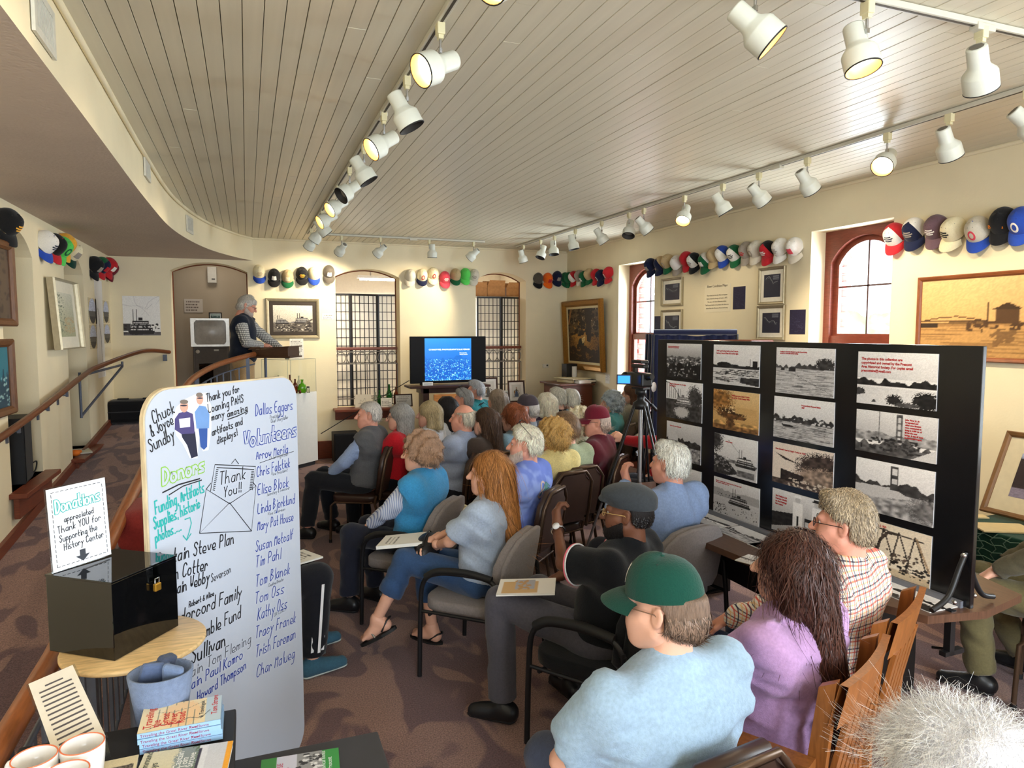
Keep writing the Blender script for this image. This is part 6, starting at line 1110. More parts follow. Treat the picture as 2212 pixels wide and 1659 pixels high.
area('fluorescent_glow', (2.0, YB+2.4, 2.75), (0, 0, 0), 1.0, .2, 105, (.95, .98, 1)); area('fluorescent_glow', (4.2, YB+2.2, 2.9), (0, 0, 0), .8, .2, 75, (.95, .98, 1))
q = at(1068, 641, Y=YB+1.4); t = thing('office_shelf', 'white storage shelf behind the second arched opening', 'shelf', (q.x, YB+1.4, 0)); B('shelf_board', (.1, 0, q.z-.02), (1.3, .4, .03), plain((210, 206, 196)), t); B('side', (-.55, 0, q.z/2+.2), (.03, .4, q.z+.4), plain((210, 206, 196)), t); B('side', (.75, 0, q.z/2), (.03, .4, q.z), plain((210, 206, 196)), t); B('shelf_board', (.1, 0, .9), (1.3, .4, .03), plain((210, 206, 196)), t)
CB = mat('cardboard', (168, 124, 82), rough=.8, var=.1)
for k, (dx, w, h, lb) in enumerate(((-.33, .26, .16, 'open cardboard box at the doorframe end of the office shelf'), (-.02, .34, .20, 'largest cardboard box in the middle of the office shelf'), (.33, .30, .17, 'cardboard box with raised flap on the office shelf'), (.58, .16, .22, 'narrow cardboard box at the end of the office shelf'))):
    t = thing('cardboard_box', lb, 'box', (q.x+dx, YB+1.38, q.z-.004), 0, 'boxes on the office shelf'); B('body', (0, 0, h/2), (w, .28, h), CB, t); MB().add([(-w/2, -.14, h), (w/2, -.14, h), (w/2-.02, -.22, h+.09), (-w/2+.02, -.22, h+.09)], [(0, 1, 2, 3)]).build('flap', CB, t); MB().add([(-w/2, .14, h), (w/2, .14, h), (w/2-.02, .2, h+.1), (-w/2+.02, .2, h+.1)], [(0, 1, 2, 3)]).build('flap', CB, t)
# sills of the two openings with their exhibits
for i, (x0, x1) in enumerate(((1.2, 2.36), (3.44, 4.44))):
    t = st(link('trim_%d' % (11+i), None)); B('sill_board', ((x0+x1)/2, YB-.08, .745), (x1-x0, .42, .04), TRIMW, t, bev=.008); B('apron', ((x0+x1)/2, YB-.02, .66), (x1-x0-.06, .05, .15), TRIMW, t, bev=.006)
SZ = .766; GRN = mat('glass_green', (40, 120, 50), rough=.08, trans=.6, var=0, spec=.6); BRN = mat('glass_brown', (120, 52, 22), rough=.08, trans=.45, var=0, spec=.6); CLR_ = mat('glass_clear', (206, 214, 204), rough=.06, trans=.85, var=0, spec=.6); LIME = mat('glass_lime', (110, 190, 40), rough=.08, trans=.55, var=0, spec=.6)
def bottle(x, y, z, h, r, m, lb, prof='beer', group='old bottles', capm=None):
    t = thing('glass_bottle', lb, 'bottle', (x, y, z), 0, group); P = {'beer': [(0, 0), (r, 0), (r, h*.55), (r*.9, h*.62), (r*.38, h*.76), (r*.34, h*.95), (r*.42, h*.955), (r*.42, h), (r*.3, h)], 'flask': [(0, 0), (r*.8, 0), (r, h*.1), (r*1.05, h*.4), (r*.8, h*.62), (r*.3, h*.72), (r*.28, h*.92), (r*.36, h*.93), (r*.36, h), (r*.25, h)], 'jar': [(0, 0), (r, 0), (r, h*.7), (r*.8, h*.78), (r*.8, h*.82), (0, h*.82)]}[prof]
    o = MB().lathe(P, 18).build('glass_body', m, t)
    if prof == 'flask': o.scale = (1, .6, 1)
    if capm: MB().lathe([(r*.82, h*.8), (r*.82, h), (0, h)], 14).build('cap', capm, t)
    return t
for px, h, r, m, lb in ((811, .22, .035, CLR_, 'clear bottle left of the typed card on the sill'), (820, .25, .032, GRN, 'dark green bottle beside the clear one on the sill'), (841, .34, .045, GRN, 'tall green bottle behind the typed card on the sill'), (856, .3, .04, BRN, 'dark brown bottle at the jamb end of the sill')):
    c = at(px, 870, Y=YB+.02); bottle(c.x, YB+.03, SZ, h, r, m, lb, group='old bottles on the sill')
def leaner(name, label, cat, px, y, z, w, h, pic, fw=0., fm=None, rz=0., matw=0.):
    c = at(px, 870, Y=y); M = Matrix.Translation((c.x, y, z)) @ Matrix.Rotation(rz, 4, 'Z') @ Matrix.Rotation(PI/2-.18, 4, 'X') @ Matrix.Translation((0, h/2, 0))
    if fw: t = framed(name, label, cat, M, w, h, fw, fm, pic, matw, depth=.02)
    else:
        t = thing(name, label, cat); t.matrix_world = M; B('card', (0, 0, -.002), (w, h, .004), plain((226, 222, 210)), t); o = link('print', pic.mesh(w, h), t); o.location = (0, 0, .0015)
    if y < 99: MB().add([(-.03, .0, -.01), (.03, 0, -.01), (.03, -h*.48, -h*.18-.01), (-.03, -h*.48, -h*.18-.01)], [(0, 1, 2, 3)]).build('easel_back', plain((90, 80, 70)), t)
    return t
p = Pic(40, 32, (222, 216, 200), 3).line(.2, .3, .8, .3, .01, (120, 116, 108)).lines([(.3, .3), (.35, .6), (.45, .4), (.6, .7), (.7, .3)], .008, (150, 146, 136)); leaner('sketch_card', 'cream card with a ship sketch leaning on the sill', 'card', 785, YB-.05, SZ, .25, .2, p)
leaner('typed_card', 'white typed card leaning among bottles on the sill', 'card', 835, YB-.12, SZ, .17, .14, textpic(40, 30, 5, top=.75, step=.15)); leaner('framed_page', 'black framed page leaning at the sill end under the television', 'picture', 872, YB-.2, SZ, .28, .20, textpic(40, 30, 6, seed=4), .018, DKW)
for k, (px, w, h, y, lb) in enumerate(((1056, .34, .42, YB-.12, 'dark framed old photograph partly hidden by the teal polo man'), (1117, .30, .36, YB-.18, 'dark framed print of a dancing couple on the second sill'))):
    p = Pic(40, 48, (212, 208, 196), 60+k).specks(.2, .1, .8, .6, (110, 106, 96), 30, .05).ell(.5, .5, .1, .2, (96, 86, 70)).ell(.5, .75, .06, .06, (170, 130, 100)).poly([(.3, .1), (.7, .1), (.6, .5), (.4, .5)], (80, 96, 120) if k else (90, 86, 80)).ell(.3, .45, .07, .14, (150, 110, 60)); leaner('easel_picture', lb, 'picture', px, y, SZ, w, h, p, .026, DKW, 0, .04)
leaner('white_card', 'plain white caption card standing between the framed prints', 'card', 1094, YB-.16, SZ, .15, .2, textpic(30, 40, 7, seed=9))
c = at(746, 985, Y=10.5); t = thing('floor_speaker', 'black box loudspeaker on the floor behind the vest man', 'speaker', (c.x, 10.5, 0)); B('cabinet', (0, 0, .22), (.36, .3, .44), plain((20, 20, 22)), t, bev=.008); B('grille', (0, -.153, .22), (.32, .008, .4), fabric((28, 28, 30)), t)
# ------------------------------------------------------------------ display case, lectern
WL = mat('white_laminate', (228, 228, 222), rough=.5, var=.02); cc = Vector((.55, 10.4, 0)); t = thing('display_case', 'white pedestal display case with a glass top box of old bottles', 'display case', cc, PI/4); S_ = .53; BZ = 1.07; GZ = 1.545
B('plinth', (0, 0, .03), (S_-.06, S_-.06, .06), plain((40, 38, 38)), t); B('pedestal', (0, 0, .06+(BZ-.06)/2), (S_, S_, BZ-.06), WL, t, bev=.004)
GC = glass_mat('case_glass', (252, 254, 252), .15)
def quad(n, P, m, par): return MB().add(P, [(0, 1, 2, 3)]).build(n, m, par)
h_ = S_/2-.004
for k in range(4):
    R = Matrix.Rotation(k*PI/2, 4, 'Z'); quad('glass_pane', [R @ Vector(v) for v in ((-h_, -h_, BZ), (h_, -h_, BZ), (h_, -h_, GZ), (-h_, -h_, GZ))], GC, t); MB().tube([R @ Vector((h_, -h_, BZ)), R @ Vector((h_, -h_, GZ))], .0025, 5).build('glass_edge', plain((150, 160, 150)), t); MB().tube([R @ Vector((-h_, -h_, GZ)), R @ Vector((h_, -h_, GZ))], .0025, 5).build('glass_edge', plain((150, 160, 150)), t)
quad('glass_top', [(-h_, -h_, GZ), (h_, -h_, GZ), (h_, h_, GZ), (-h_, h_, GZ)], GC, t)
for px, D_, h, r, m, pr, lb, cp_ in ((602, 9.75, .24, .03, GRN, 'beer', 'green bottle at the whiteboard end of the case', None), (627, 9.8, .25, .032, BRN, 'beer', 'brown bottle behind the other brown one', None), (638, 9.66, .2, .034, BRN, 'beer', 'brown beer bottle next to the lime flask', None), (646, 9.9, .23, .026, CLR_, 'beer', 'slim clear bottle behind the lime flask', None), (653, 9.7, .19, .058, LIME, 'flask', 'lime green flask in the glass case', None), (666, 9.72, .09, .024, CLR_, 'jar', 'small clear jar with black lid in the case', plain((20, 20, 20))), (648, 9.6, .06, .018, BRN, 'jar', 'tiny brown jar in front of the lime flask', None), (589, 9.8, .14, .02, CLR_, 'beer', 'small clear vial seen past the railing end', None)):
    v_ = at(px, 850, D=D_+.14); bottle(v_.x, v_.y, BZ, h, r, m, lb, pr, 'old bottles in the glass case', cp_)
v_ = at(620, 770, D=9.75); bottle(v_.x, v_.y, GZ+.002, .17, .028, CLR_, 'clear water bottle with black cap on the case top', 'beer', None, plain((26, 26, 26)))
leaner('typed_sheet', 'tall white typed sheet standing on top of the glass case', 'sheet', 644, 10.5, GZ+.002, .19, .29, textpic(34, 54, 14, top=.9, step=.06, seed=6))
LD = 8.72; c = at(598, 772, D=LD); rl = math.radians(rel(598, 760, 0)); t = thing('lectern', 'dark wooden table lectern with sloping top before the speaker', 'lectern', (c.x, c.y, c.z), -YAW-.1); LWD = wood((74, 46, 26), 'lectern_wood', rough=.4, stretch=(1, 8, 8))
MB().prism([(-.24, .02), (.22, .02), (.22, .13), (-.24, .10)], -.17, .17, 0, basis((1, 0, 0), (0, 0, 1), (0, -1, 0))).build('case', LWD, t); MB().prism([(-.27, .10), (.25, .132), (.25, .146), (-.27, .114)], -.20, .20, 0, basis((1, 0, 0), (0, 0, 1), (0, -1, 0))).build('sloping_top', LWD, t); B('base_board', (0, 0, .01), (.5, .38, .02), LWD, t); B('ledge', (-.25, 0, .125), (.02, .36, .02), LWD, t)
hpost = c.z-rampz(9.2); MB().tube([(-.15, 0, -hpost), (-.15, 0, .01)], .018, 8).build('stem', STEEL, t); B('speech_papers', (-.08, 0, .128), (.2, .26, .004), WHT, t, M=Matrix.Rotation(-.06, 4, 'Y'))
# ------------------------------------------------------------------ corner cabinet
CABW = wood((92, 46, 28), 'cabinet_wood', rough=.35); CX_, CY_ = 4.76, 10.0; t = thing('corner_cabinet', 'brown wooden cabinet standing in the room corner', 'cabinet', (CX_, CY_, 0)); CH = 1.10
B('body', (0, 0, CH/2), (.52, .7, CH), CABW, t, bev=.004); B('top', (-.02, 0, CH+.015), (.60, .8, .03), CABW, t, bev=.008); B('door', (-.262, -.17, .5), (.02, .32, .9), CABW, t, bev=.004); B('door', (-.262, .17, .5), (.02, .32, .9), CABW, t, bev=.004)
zt = CH+.032
def stackbox(name, label, cat, px, y, z, d, col, rz=0, parts=()):
    c = at(px, 820, Y=y); t = thing(name, label, cat, (c.x, y, z), rz); B('cover', (0, 0, d[2]/2), d, plain(col), t, bev=min(.004, d[2]*.3))
    for n_, cc_, dd, co_ in parts: B(n_, cc_, dd, plain(co_), t)
    return t
stackbox('document_box', 'cream flat box of papers on the corner cabinet', 'box', 1236, 9.95, zt, (.3, .42, .06), (206, 192, 150), .2, (('lid', (0, 0, .065), (.35, .51, .012), (222, 210, 172)),)); stackbox('dark_binder', 'dark binder with white pages on the corner cabinet', 'binder', 1262, 9.8, zt, (.24, .3, .05), (36, 40, 56), .3, (('pages', (-.01, -.01, .03), (.23, .29, .03), (226, 224, 216)),)); stackbox('white_booklets', 'pile of white booklets on the corner cabinet edge', 'booklets', 1254, 9.72, zt, (.22, .28, .045), (226, 224, 216), .1, (('top_booklet', (.01, 0, .05), (.21, .27, .008), (210, 208, 202)),))
t = stackbox('black_speaker_box', 'upright black box with a white paper roll on the corner cabinet', 'box', 1230, 10.22, zt, (.2, .16, .28), (28, 28, 30), .1); MB().tube([(.02, -.12, .0), (.02, -.12, .24)], .04, 12).build('paper_roll', WHT, t)
# window stool papers
t = thing('window_sign', 'white folded sign standing on the narrow window stool', 'sign', (XR+.02, 8.5, WZ0+.005), 0); MB().prism([(-.12, 0), (.12, 0), (.12, .16), (-.12, .16)], -.004, .004, 0, basis((0, 1, 0), (0, 0, 1), (1, 0, 0))).build('sheet', plain((226, 226, 222)), t); B('print_line', (-.006, 0, .1), (.002, .18, .012), plain((120, 120, 120)), t); B('print_line', (-.006, 0, .06), (.002, .15, .012), plain((120, 120, 120)), t)
# ------------------------------------------------------------------ camcorder on tripod
c = at(1382, 1000, D=5.55); t = thing('camcorder_tripod', 'black tripod with silver inner legs holding the camcorder', 'tripod', (c.x, c.y, 0), .3); SILV = mat('tripod_silver', (170, 170, 172), rough=.3, metal=.8); ZA = 1.36
for k in range(3):
    a = 2*PI*k/3+.5; d = Vector((math.cos(a), math.sin(a), 0)); T0 = Vector((0, 0, ZA))+d*.05; E0 = d*.50
    for sd in (-1, 1): n_ = Vector((-d.y, d.x, 0))*.018*sd; MB().tube([T0+n_, T0.lerp(E0, .55)+n_], .009, 6).build('upper_leg', BLK, t)
    MB().tube([T0.lerp(E0, .5), T0.lerp(E0, .98)], .010, 6).build('lower_leg', SILV, t); MB().tube([T0.lerp(E0, .53), T0.lerp(E0, .57)], .024, 8).build('leg_clamp', BLK, t); MB().tube([E0+Vector((0, 0, .03)), E0], .018, 8).build('foot', RUB, t); MB().tube([T0.lerp(E0, .62), Vector((0, 0, .62))], .007, 6).build('spreader', SILV, t)
MB().tube([(0, 0, .6), (0, 0, ZA+.03)], .016, 8).build('centre_column', SILV, t); MB().lathe([(0, ZA-.03), (.065, ZA-.03), (.06, ZA+.02), (.03, ZA+.04), (.03, ZA+.08), (.045, ZA+.09), (.045, ZA+.13), (0, ZA+.13)], 16).build('head', BLK, t); B('plate', (0, 0, ZA+.135), (.08, .12, .015), BLK, t)
ph = link('pan_handle', None, t); HB = (Vector((c.x, c.y, ZA+.1)));
d_ = at(1420, 885, D=5.75)-HB; d_.rotate(Euler((0, 0, -.3))); o = MB().tube([(0, 0, ZA+.09), Vector((0, 0, ZA+.09))+d_*.9], .008, 8).build('handle_bar', BLK, t); MB().tube([Vector((0, 0, ZA+.09))+d_*.6, Vector((0, 0, ZA+.09))+d_*.95], .014, 8).build('grip', RUB, t); bpy.data.objects.remove(ph)
t = thing('camcorder', 'black camcorder with lit blue flip screen on the tripod', 'camcorder', (c.x, c.y, ZA+.144), rel(1382, 830, 30)*PI/180)
B('body', (0, .02, .06), (.10, .24, .11), BLK, t, bev=.015); MB().lathe([(0, 0), (.042, 0), (.042, .07), (.048, .075), (.048, .11), (.0, .11)], 18, 0, Matrix.Translation((0, .14, .06)) @ Matrix.Rotation(-PI/2, 4, 'X')).build('lens', GB, t); B('handle', (0, .02, .165), (.05, .20, .03), BLK, t, bev=.008); B('handle_post', (0, .09, .135), (.03, .04, .05), BLK, t); B('microphone', (0, .02, .2), (.07, .16, .028), BLK, t, bev=.008); MB().tube([(0, -.1, .08), (0, -.17, .09)], .022, 10).build('eyepiece', BLK, t)
MS = Matrix.Translation((-.13, .04, .06)) @ Matrix.Rotation(-.5, 4, 'Z'); o = MB().box((0, 0, 0), (.115, .014, .08), 0, None, .004).build('flip_screen', BLK, t); o.matrix_local = MS; B('display', (0, -.009, 0), (.095, .002, .06), mat('cam_lcd', (40, 110, 230), var=0, emis=(40, 120, 240), es=1.2), o)
# ------------------------------------------------------------------ display table and photo panel
def onpanel(px, py, A, Bq):
    d = AF*FPX+AR*(px-CXP)-AU*(py-CYP); e = Bq-A; den = d[0]*e.y-d[1]*e.x; t = (A.x*e.y-A.y*e.x)/den; return Vector(CAM+d*t)
TBZ = .745; out = [(2.66, 2.04), (2.55, 2.3), (2.45, 2.8), (2.40, 3.4), (2.44, 3.95), (2.54, 4.45), (2.66, 4.72), (3.2, 4.72), (3.32, 4.4), (3.42, 3.9), (3.45, 3.4), (3.42, 2.9), (3.36, 2.35), (3.28, 2.06), (2.95, 1.99)]
TT = wood((92, 64, 48), 'table_top', rough=.3, stretch=(8, 1, 1)); t = thing('conference_table', 'dark boat-shaped conference table carrying the photo display', 'table', (0, 0, 0)); MB().prism(out, TBZ-.035, TBZ).build('tabletop', TT, t)
DKB = mat('base_black', (22, 18, 17), rough=.5); o = MB().prism([(x+(2.92-x)*.004, y+(3.4-y)*.004) for x, y in out], TBZ-.036, TBZ-.033).build('edge_band', DKB, t)
for y in (2.66, 4.2): B('leg_panel', (2.97, y, (TBZ-.035)/2), (.74, .07, TBZ-.035), DKB, t)
B('modesty_panel', (3.1, 3.43, (TBZ-.035)/2+.1), (.05, 1.5, TBZ-.3), DKB, t)
PA, PBq = Vector((2.885, 2.02, 0)), Vector((2.80, 4.36, 0)); e = (PBq-PA).normalized(); pn = Vector((-e.y, e.x, 0)); pn = pn if pn.x < 0 else -pn; PZ0, PZ1 = TBZ+.005, 1.885
PM = basis(-e, (0, 0, 1), pn, (PA+PBq)/2+Vector((0, 0, (PZ0+PZ1)/2))); PWd = (PBq-PA).length; t = thing('photo_display_panel', 'large black display board standing on the conference table', 'display board'); t.matrix_world = PM; PBM = mat('panel_black', (20, 20, 22), rough=.18, var=.03, spec=.5)
B('board', (0, 0, -.012), (PWd, PZ1-PZ0, .024), PBM, t, bev=.003); B('base_strip', (0, -(PZ1-PZ0)/2+.01, .008), (PWd-.06, .03, .02), plain((110, 112, 120), rough=.3), t)
for sx, px_ in ((1, PWd/2-.03),):
    hb_ = -(PZ1-PZ0)/2; MB().tube(smooth_path([(px_, hb_+.24, .0), (px_, hb_+.18, .035), (px_, hb_+.06, .10), (px_, hb_+.015, .20)], 5), .012, 8).build('curved_foot', BLK, t); MB().tube(smooth_path([(px_, hb_+.2, -.03), (px_, hb_+.12, -.06), (px_, hb_+.04, -.12), (px_, hb_+.015, -.2)], 5), .012, 8).build('curved_foot', BLK, t)
    for yy, zz in ((.23, .012), (.03, .06), (.04, -.07)): MB().lathe([(.012, 0), (.01, .008), (0, .009)], 10, 0, Matrix.Translation((px_, hb_+yy, zz))).build('bolt', CHR, t)
    MB().box((px_, hb_-.1, .08), (.03, .2, .03)).box((px_, hb_-.19, .06), (.03, .02, .12)).tube([(px_, hb_-.19, .03), (px_-.09, hb_-.21, .06)], .006, 6).build('clamp', BLK, t)
REDT = plain((186, 44, 48))
def lowf(r, h, w, n):
    g = r.rand(n, n); g = np.stack([np.interp(np.linspace(0, n-1, w), np.arange(n), row) for row in g]); return np.stack([np.interp(np.linspace(0, n-1, h), np.arange(n), col) for col in g.T], 1)[..., None]
def ph_(seed, kind):
    p = Pic(92, 74, BW['w'], seed); g = lambda v: (v, v-2, v-1)
    if kind == 'town': p.grad(g(140), g(230), .5, 1).ridge(.62, .07, g(110), 9, .0).specks(0, .3, 1, .55, g(200), 60, .03).specks(0, .3, 1, .55, g(60), 70, .03).ridge(.38, .2, g(40), 9, 0).ell(.4, .2, .12, .25, g(26)).ell(.85, .2, .18, .2, g(30)).specks(.1, .05, .9, .3, g(150), 30, .02)
    elif kind == 'logs':
        p.grad(g(220), g(236), .5, 1).ridge(.5, .04, g(50), 9, .4).ell(.25, .5, .16, .07, g(34)).rect(.86, .45, .96, .62, g(36)).rect(.8, .45, .82, .66, g(60)).rect(0, 0, 1, .42, g(206))
        for k in range(120): x = p.r.rand(); y = .08+.32*p.r.rand(); p.line(x, y, x+.1, y+.01-.02*p.r.rand(), .006, g(70 if k % 2 else 110))
        p.poly([(.6, .08), (1, .02), (1, .22), (.62, .2)], g(50))
    elif kind == 'river': p.grad(g(206), g(232), .5, 1).ridge(.62, .09, g(70), 9, .54).ell(.86, .66, .16, .12, g(60), .6).water(.56, g(196), g(110), 0, 160).rect(.1, .5, .16, .56, g(40)).rect(.24, .48, .36, .55, g(50)).line(.3, .45, 1, .05, .003, g(80))
    elif kind == 'bridge': 
        p.grad(g(214), g(238), .4, 1).ell(.78, .62, .16, .28, g(70), .8).ell(.9, .58, .12, .2, g(60), .8).rect(0, 0, 1, .42, g(60)).ell(.45, .2, .2, .14, g(190), .5).rect(.0, .42, .4, .52, g(60)).boat(.5, .42, .5, g(110), g(236))
        p.lines([(0, .95), (.1, .93), (.25, .8), (.4, .58)], .008, g(30)); [p.line(.04+.06*k, .55, .04+.06*k, .94-.06*k*.9, .005, g(40)) for k in range(6)]
    elif kind == 'fish': p.a[:] = (214, 178, 122); p.grad((190, 146, 86), (222, 190, 138)).ell(.15, .75, .3, .3, (150, 104, 54), .8).rect(0, 0, 1, .12, (140, 100, 60)).ell(.4, .42, .3, .12, (84, 56, 32), .6).poly([(.15, .44), (.75, .36), (.7, .3), (.25, .3)], (110, 74, 42)).specks(.15, .42, .6, .62, (70, 46, 28), 26, .02).specks(.15, .42, .6, .6, (236, 210, 160), 16, .015).rect(.5, .44, .95, .6, (200, 160, 104)).ell(.4, .2, .1, .12, (96, 66, 40), .5)
    elif kind == 'shore': p.grad(g(180), g(216), .5, 1).ridge(.55, .12, g(50), 9, .35).poly([(.05, .75), (.15, .85), (.35, .62), (.35, .5), (.05, .5)], g(200)).rect(0, 0, 1, .38, g(150)).specks(0, 0, 1, .4, g(90), 60, .02)
    elif kind == 'plain': p.grad(g(200), g(236), .4, 1).ridge(.5, .06, g(60), 9, .4).specks(.0, .3, 1, .5, g(40), 40, .02).rect(0, 0, 1, .3, g(200))
    elif kind == 'boat': p.grad(g(214), g(238), .3, 1).ell(.04, .85, .16, .3, g(60), .9).ridge(.4, .05, g(120), 9, .3).rect(0, 0, 1, .34, g(206)).boat(.74, .34, .48, g(56), g(214)).poly([(0, .5), (.3, .4), (.6, .1), (.3, .0), (0, 0)], g(60)).specks(.0, .1, .5, .45, g(150), 40, .02).rect(.55, .05, .95, .2, g(120)).line(.35, .88, .6, .62, .004, g(120))
    elif kind == 'crowd': p.grad(g(196), g(230), .3, 1).ridge(.7, .05, g(170), 9, .5).boat(.58, .42, .5, g(56), g(190)).rect(0, 0, 1, .34, g(196)).specks(.0, .05, .35, .3, g(40), 60, .012).specks(.1, .5, .5, .6, g(60), 30, .01).specks(.4, .1, .95, .35, g(60), 40, .01)
    elif kind == 'island': p.grad(g(206), g(236), .4, 1).ridge(.55, .1, g(60), 9, .4).specks(0, .4, 1, .55, g(210), 30, .02).water(.42, g(190), g(96), 0, 150).poly([(.15, .36), (.35, .34), (.34, .3), (.17, .3)], g(40))
    elif kind == 'cliff': p.a[:] = (226, 212, 200); p.ell(.85, .55, .42, .35, (70, 58, 54), .5).ell(.8, .3, .4, .25, (150, 130, 116), .7).rect(0, 0, 1, .14, (90, 76, 70)).poly([(.05, .75), (.5, .55), (.2, .62)], (60, 50, 46)).poly([(.15, .38), (.55, .3), (.5, .1), (.15, .12)], (50, 42, 40)).specks(.3, .02, 1, .2, (200, 186, 172), 60, .02)
    elif kind == 'men':
        p.grad(g(150), g(226), .0, 1).poly([(0, .45), (.5, .55), (.5, .3), (0, .1)], g(40))
        for x, c1, c2 in ((.45, g(236), g(228)), (.76, g(230), g(36))): p.ell(x, .86, .045, .065, g(190)).rect(x-.08, .5, x+.08, .8, c1).rect(x-.08, .1, x-.01, .5, c2).rect(x+.015, .1, x+.085, .5, c2).rect(x-.07, .9, x+.07, .93, c1 if x < .6 else g(30)).rect(x-.05, .92, x+.05, .97, c1 if x < .6 else g(30))
        p.rect(.56, .1, .70, .5, g(40)).rect(.58, .3, .68, .42, g(190)).ell(.9, .1, .12, .12, g(50), .5)
    elif kind == 'view': p.grad(g(214), g(240), .5, 1).ridge(.46, .09, g(40), 9, .36).rect(0, 0, 1, .34, g(220)).ell(.02, .24, .1, .07, g(60), .4).ell(.5, .12, .1, .1, g(44), .6).ell(.88, .14, .16, .16, g(36), .5).poly([(.2, .05), (.24, .12), (.28, .05)], g(70)).ell(.65, .05, .14, .05, g(90), .6)
    elif kind == 'tower':
        p.grad(g(190), g(226), .4, 1).ridge(.5, .05, g(150), 9, .3).ridge(.3, .2, g(90), 9, 0).rect(.30, .3, .315, 1, g(110)).rect(.52, .35, .60, .97, g(110)).specks(.2, .1, .8, .4, g(50), 70, .025).poly([(.7, .0), (1, 0), (1, .3), (.8, .1)], g(206)).rect(.54, .4, .58, .9, g(200)); [p.rect(.52, .45+.15*k, .6, .48+.15*k, g(90)) for k in range(4)]; p.rect(.08, .1, .1, .2, g(40))
    elif kind == 'bridgeway': p.grad(g(216), g(238), .5, 1).ridge(.6, .1, g(60), 9, .4).rect(0, 0, 1, .45, g(150)).poly([(0, .5), (.5, .54), (.75, .4), (.3, .3), (0, .3)], g(190)).rect(.47, .5, .57, .95, g(70)).rect(.49, .62, .55, .72, g(200)).rect(.49, .78, .55, .9, g(210)).ell(.95, .25, .25, .2, g(110), .7)
    elif kind == 'truss':
        p.a[:] = (226, 212, 190); c_ = (70, 60, 54)
        for k in range(5): p.lines([(-.1+.2*k, .2), (.0+.2*k, .88), (.14+.2*k, .3)], .010, c_)
        p.line(0, .9, .9, .82, .010, c_).line(.82, .85, .98, .3, .014, (176, 150, 120)).lines([(.3, .35), (.36, .65), (.45, .82), (.58, .84)], .02, c_); p.specks(.1, .1, .9, .5, (90, 76, 66), 90, .02).rect(0, 0, 1, .15, (200, 180, 150)).specks(.5, .1, 1, .3, (40, 36, 34), 40, .02)
    n_ = lowf(p.r, 74, 92, 24); dk = (p.a.mean(2, keepdims=True) < 150); p.a = np.where(dk, p.a*(.6+.8*n_), np.minimum(p.a*1.05, 250)); return p.noise(.10)
PH = [('town', 'town on a hillside, top of the first column', ((1441.6, 741.6), (1515.4, 743.1), (1515.4, 819.7), (1441.6, 814.5)), 'View from the bluff overlooking the town\nlooking toward the river and the bridge', (.04, .92, .035)), ('bridge', 'steamer passing a truss bridge, second in the first column', ((1440, 819.7), (1518, 829.6), (1517.6, 912.5), (1440.7, 902.6)), 'Steamer passing under the old bridge\nnear the levee', (.1, .93, .05)), ('shore', 'house on the shore, third in the first column', ((1441.6, 906.5), (1515.4, 924.6), (1514.5, 1005), (1441, 985)), 'House on the point looking south', (.1, .9, .04)), ('plain', 'low river bank, bottom of the first column', ((1441, 1000), (1515, 1018), (1515, 1095), (1441, 1068)), '', None),
    ('logs', 'log raft on the river, top of the second column', ((1543, 743), (1643, 748), (1641, 839), (1542, 826.6)), '1907 a gold string hold on the Prescott\nharbour. Record Float 453 on the right.', (.07, .86, .055)), ('fish', 'sepia fishing party by the bank, second in the second column', ((1542.6, 838.7), (1642, 851.6), (1640.5, 940.5), (1542, 922.5)), 'Fishing party at Copp\'s Coulee\nUp the St. Croix in early 1900s', (.42, .9, .055)), ('boat', 'moored paddle steamer, third in the second column', ((1544, 933.6), (1637.5, 954), (1636, 1045), (1544, 1018)), 'Steamboat Landing', (.28, .85, .035)), ('crowd', 'steamer with a crowd on the bank, bottom of the second column', ((1543, 1027), (1641.7, 1057), (1641, 1140), (1543, 1104)), 'Steamer at Prescott with excursion crowd about 1915. River crowd\nhad arrived the pleasure boat party', (.05, .92, .04)),
    ('river', 'wide river with rowing boats, top of the third column', ((1679, 749), (1805, 755), (1803, 861), (1677, 847)), 'Looking up toward the Mississippi and the Prescott bridge\nand the St. Croix with the ferry landing', (.07, .92, .035)), ('island', 'island seen across choppy water, second in the third column', ((1673.7, 856), (1803, 868), (1803, 968), (1672.6, 942)), 'Prescott from Prescott Island.\n1887', (.48, .86, .05)), ('cliff', 'wooded cliff over a wreck, third in the third column', ((1671, 950), (1803, 982), (1800, 1073), (1670, 1040)), 'Pete Schwab\'s boat at Copp\'s Coulee in 1920s', (.05, .86, .055)), ('men', 'two men standing on a ferry, bottom of the third column', ((1670, 1050), (1800, 1092), (1797, 1190), (1669, 1140)), 'Earl Nelson and\nHerman Schultz\non the Hastings\nferry scow', (.06, .86, .06)),
    ('view', 'river valley with red copyright note, top of the last column', ((1855, 759), (2028.5, 765), (2024, 888), (1853, 870)), 'The photos in this collection are\ncopyrighted and owned by the Prescott\nArea Historical Society. For copies email\nprescottahs@gmail.com', (.05, .89, .072)), ('tower', 'bridge tower under construction, second in the last column', ((1851.6, 883), (2028, 904), (2024, 1002), (1850, 972)), 'John Wyer Jr., in\nforeground and\nother area farmers\nwere contracted to\nbring in 3,000 cu. of\nfill for the new\nbridge. It was all done\nby horse and wagon.', (.63, .9, .055)), ('bridgeway', 'road leading to a lift bridge tower, third in the last column', ((1850, 986), (2021.7, 1019.6), (2017, 1138.6), (1849.5, 1096)), '', None), ('truss', 'truss bridge in close view, bottom of the last column', ((1849, 1112), (2014.5, 1158.5), (2009.7, 1273.5), (1847, 1212)), 'SPRING 1923', (.25, .94, .06))]
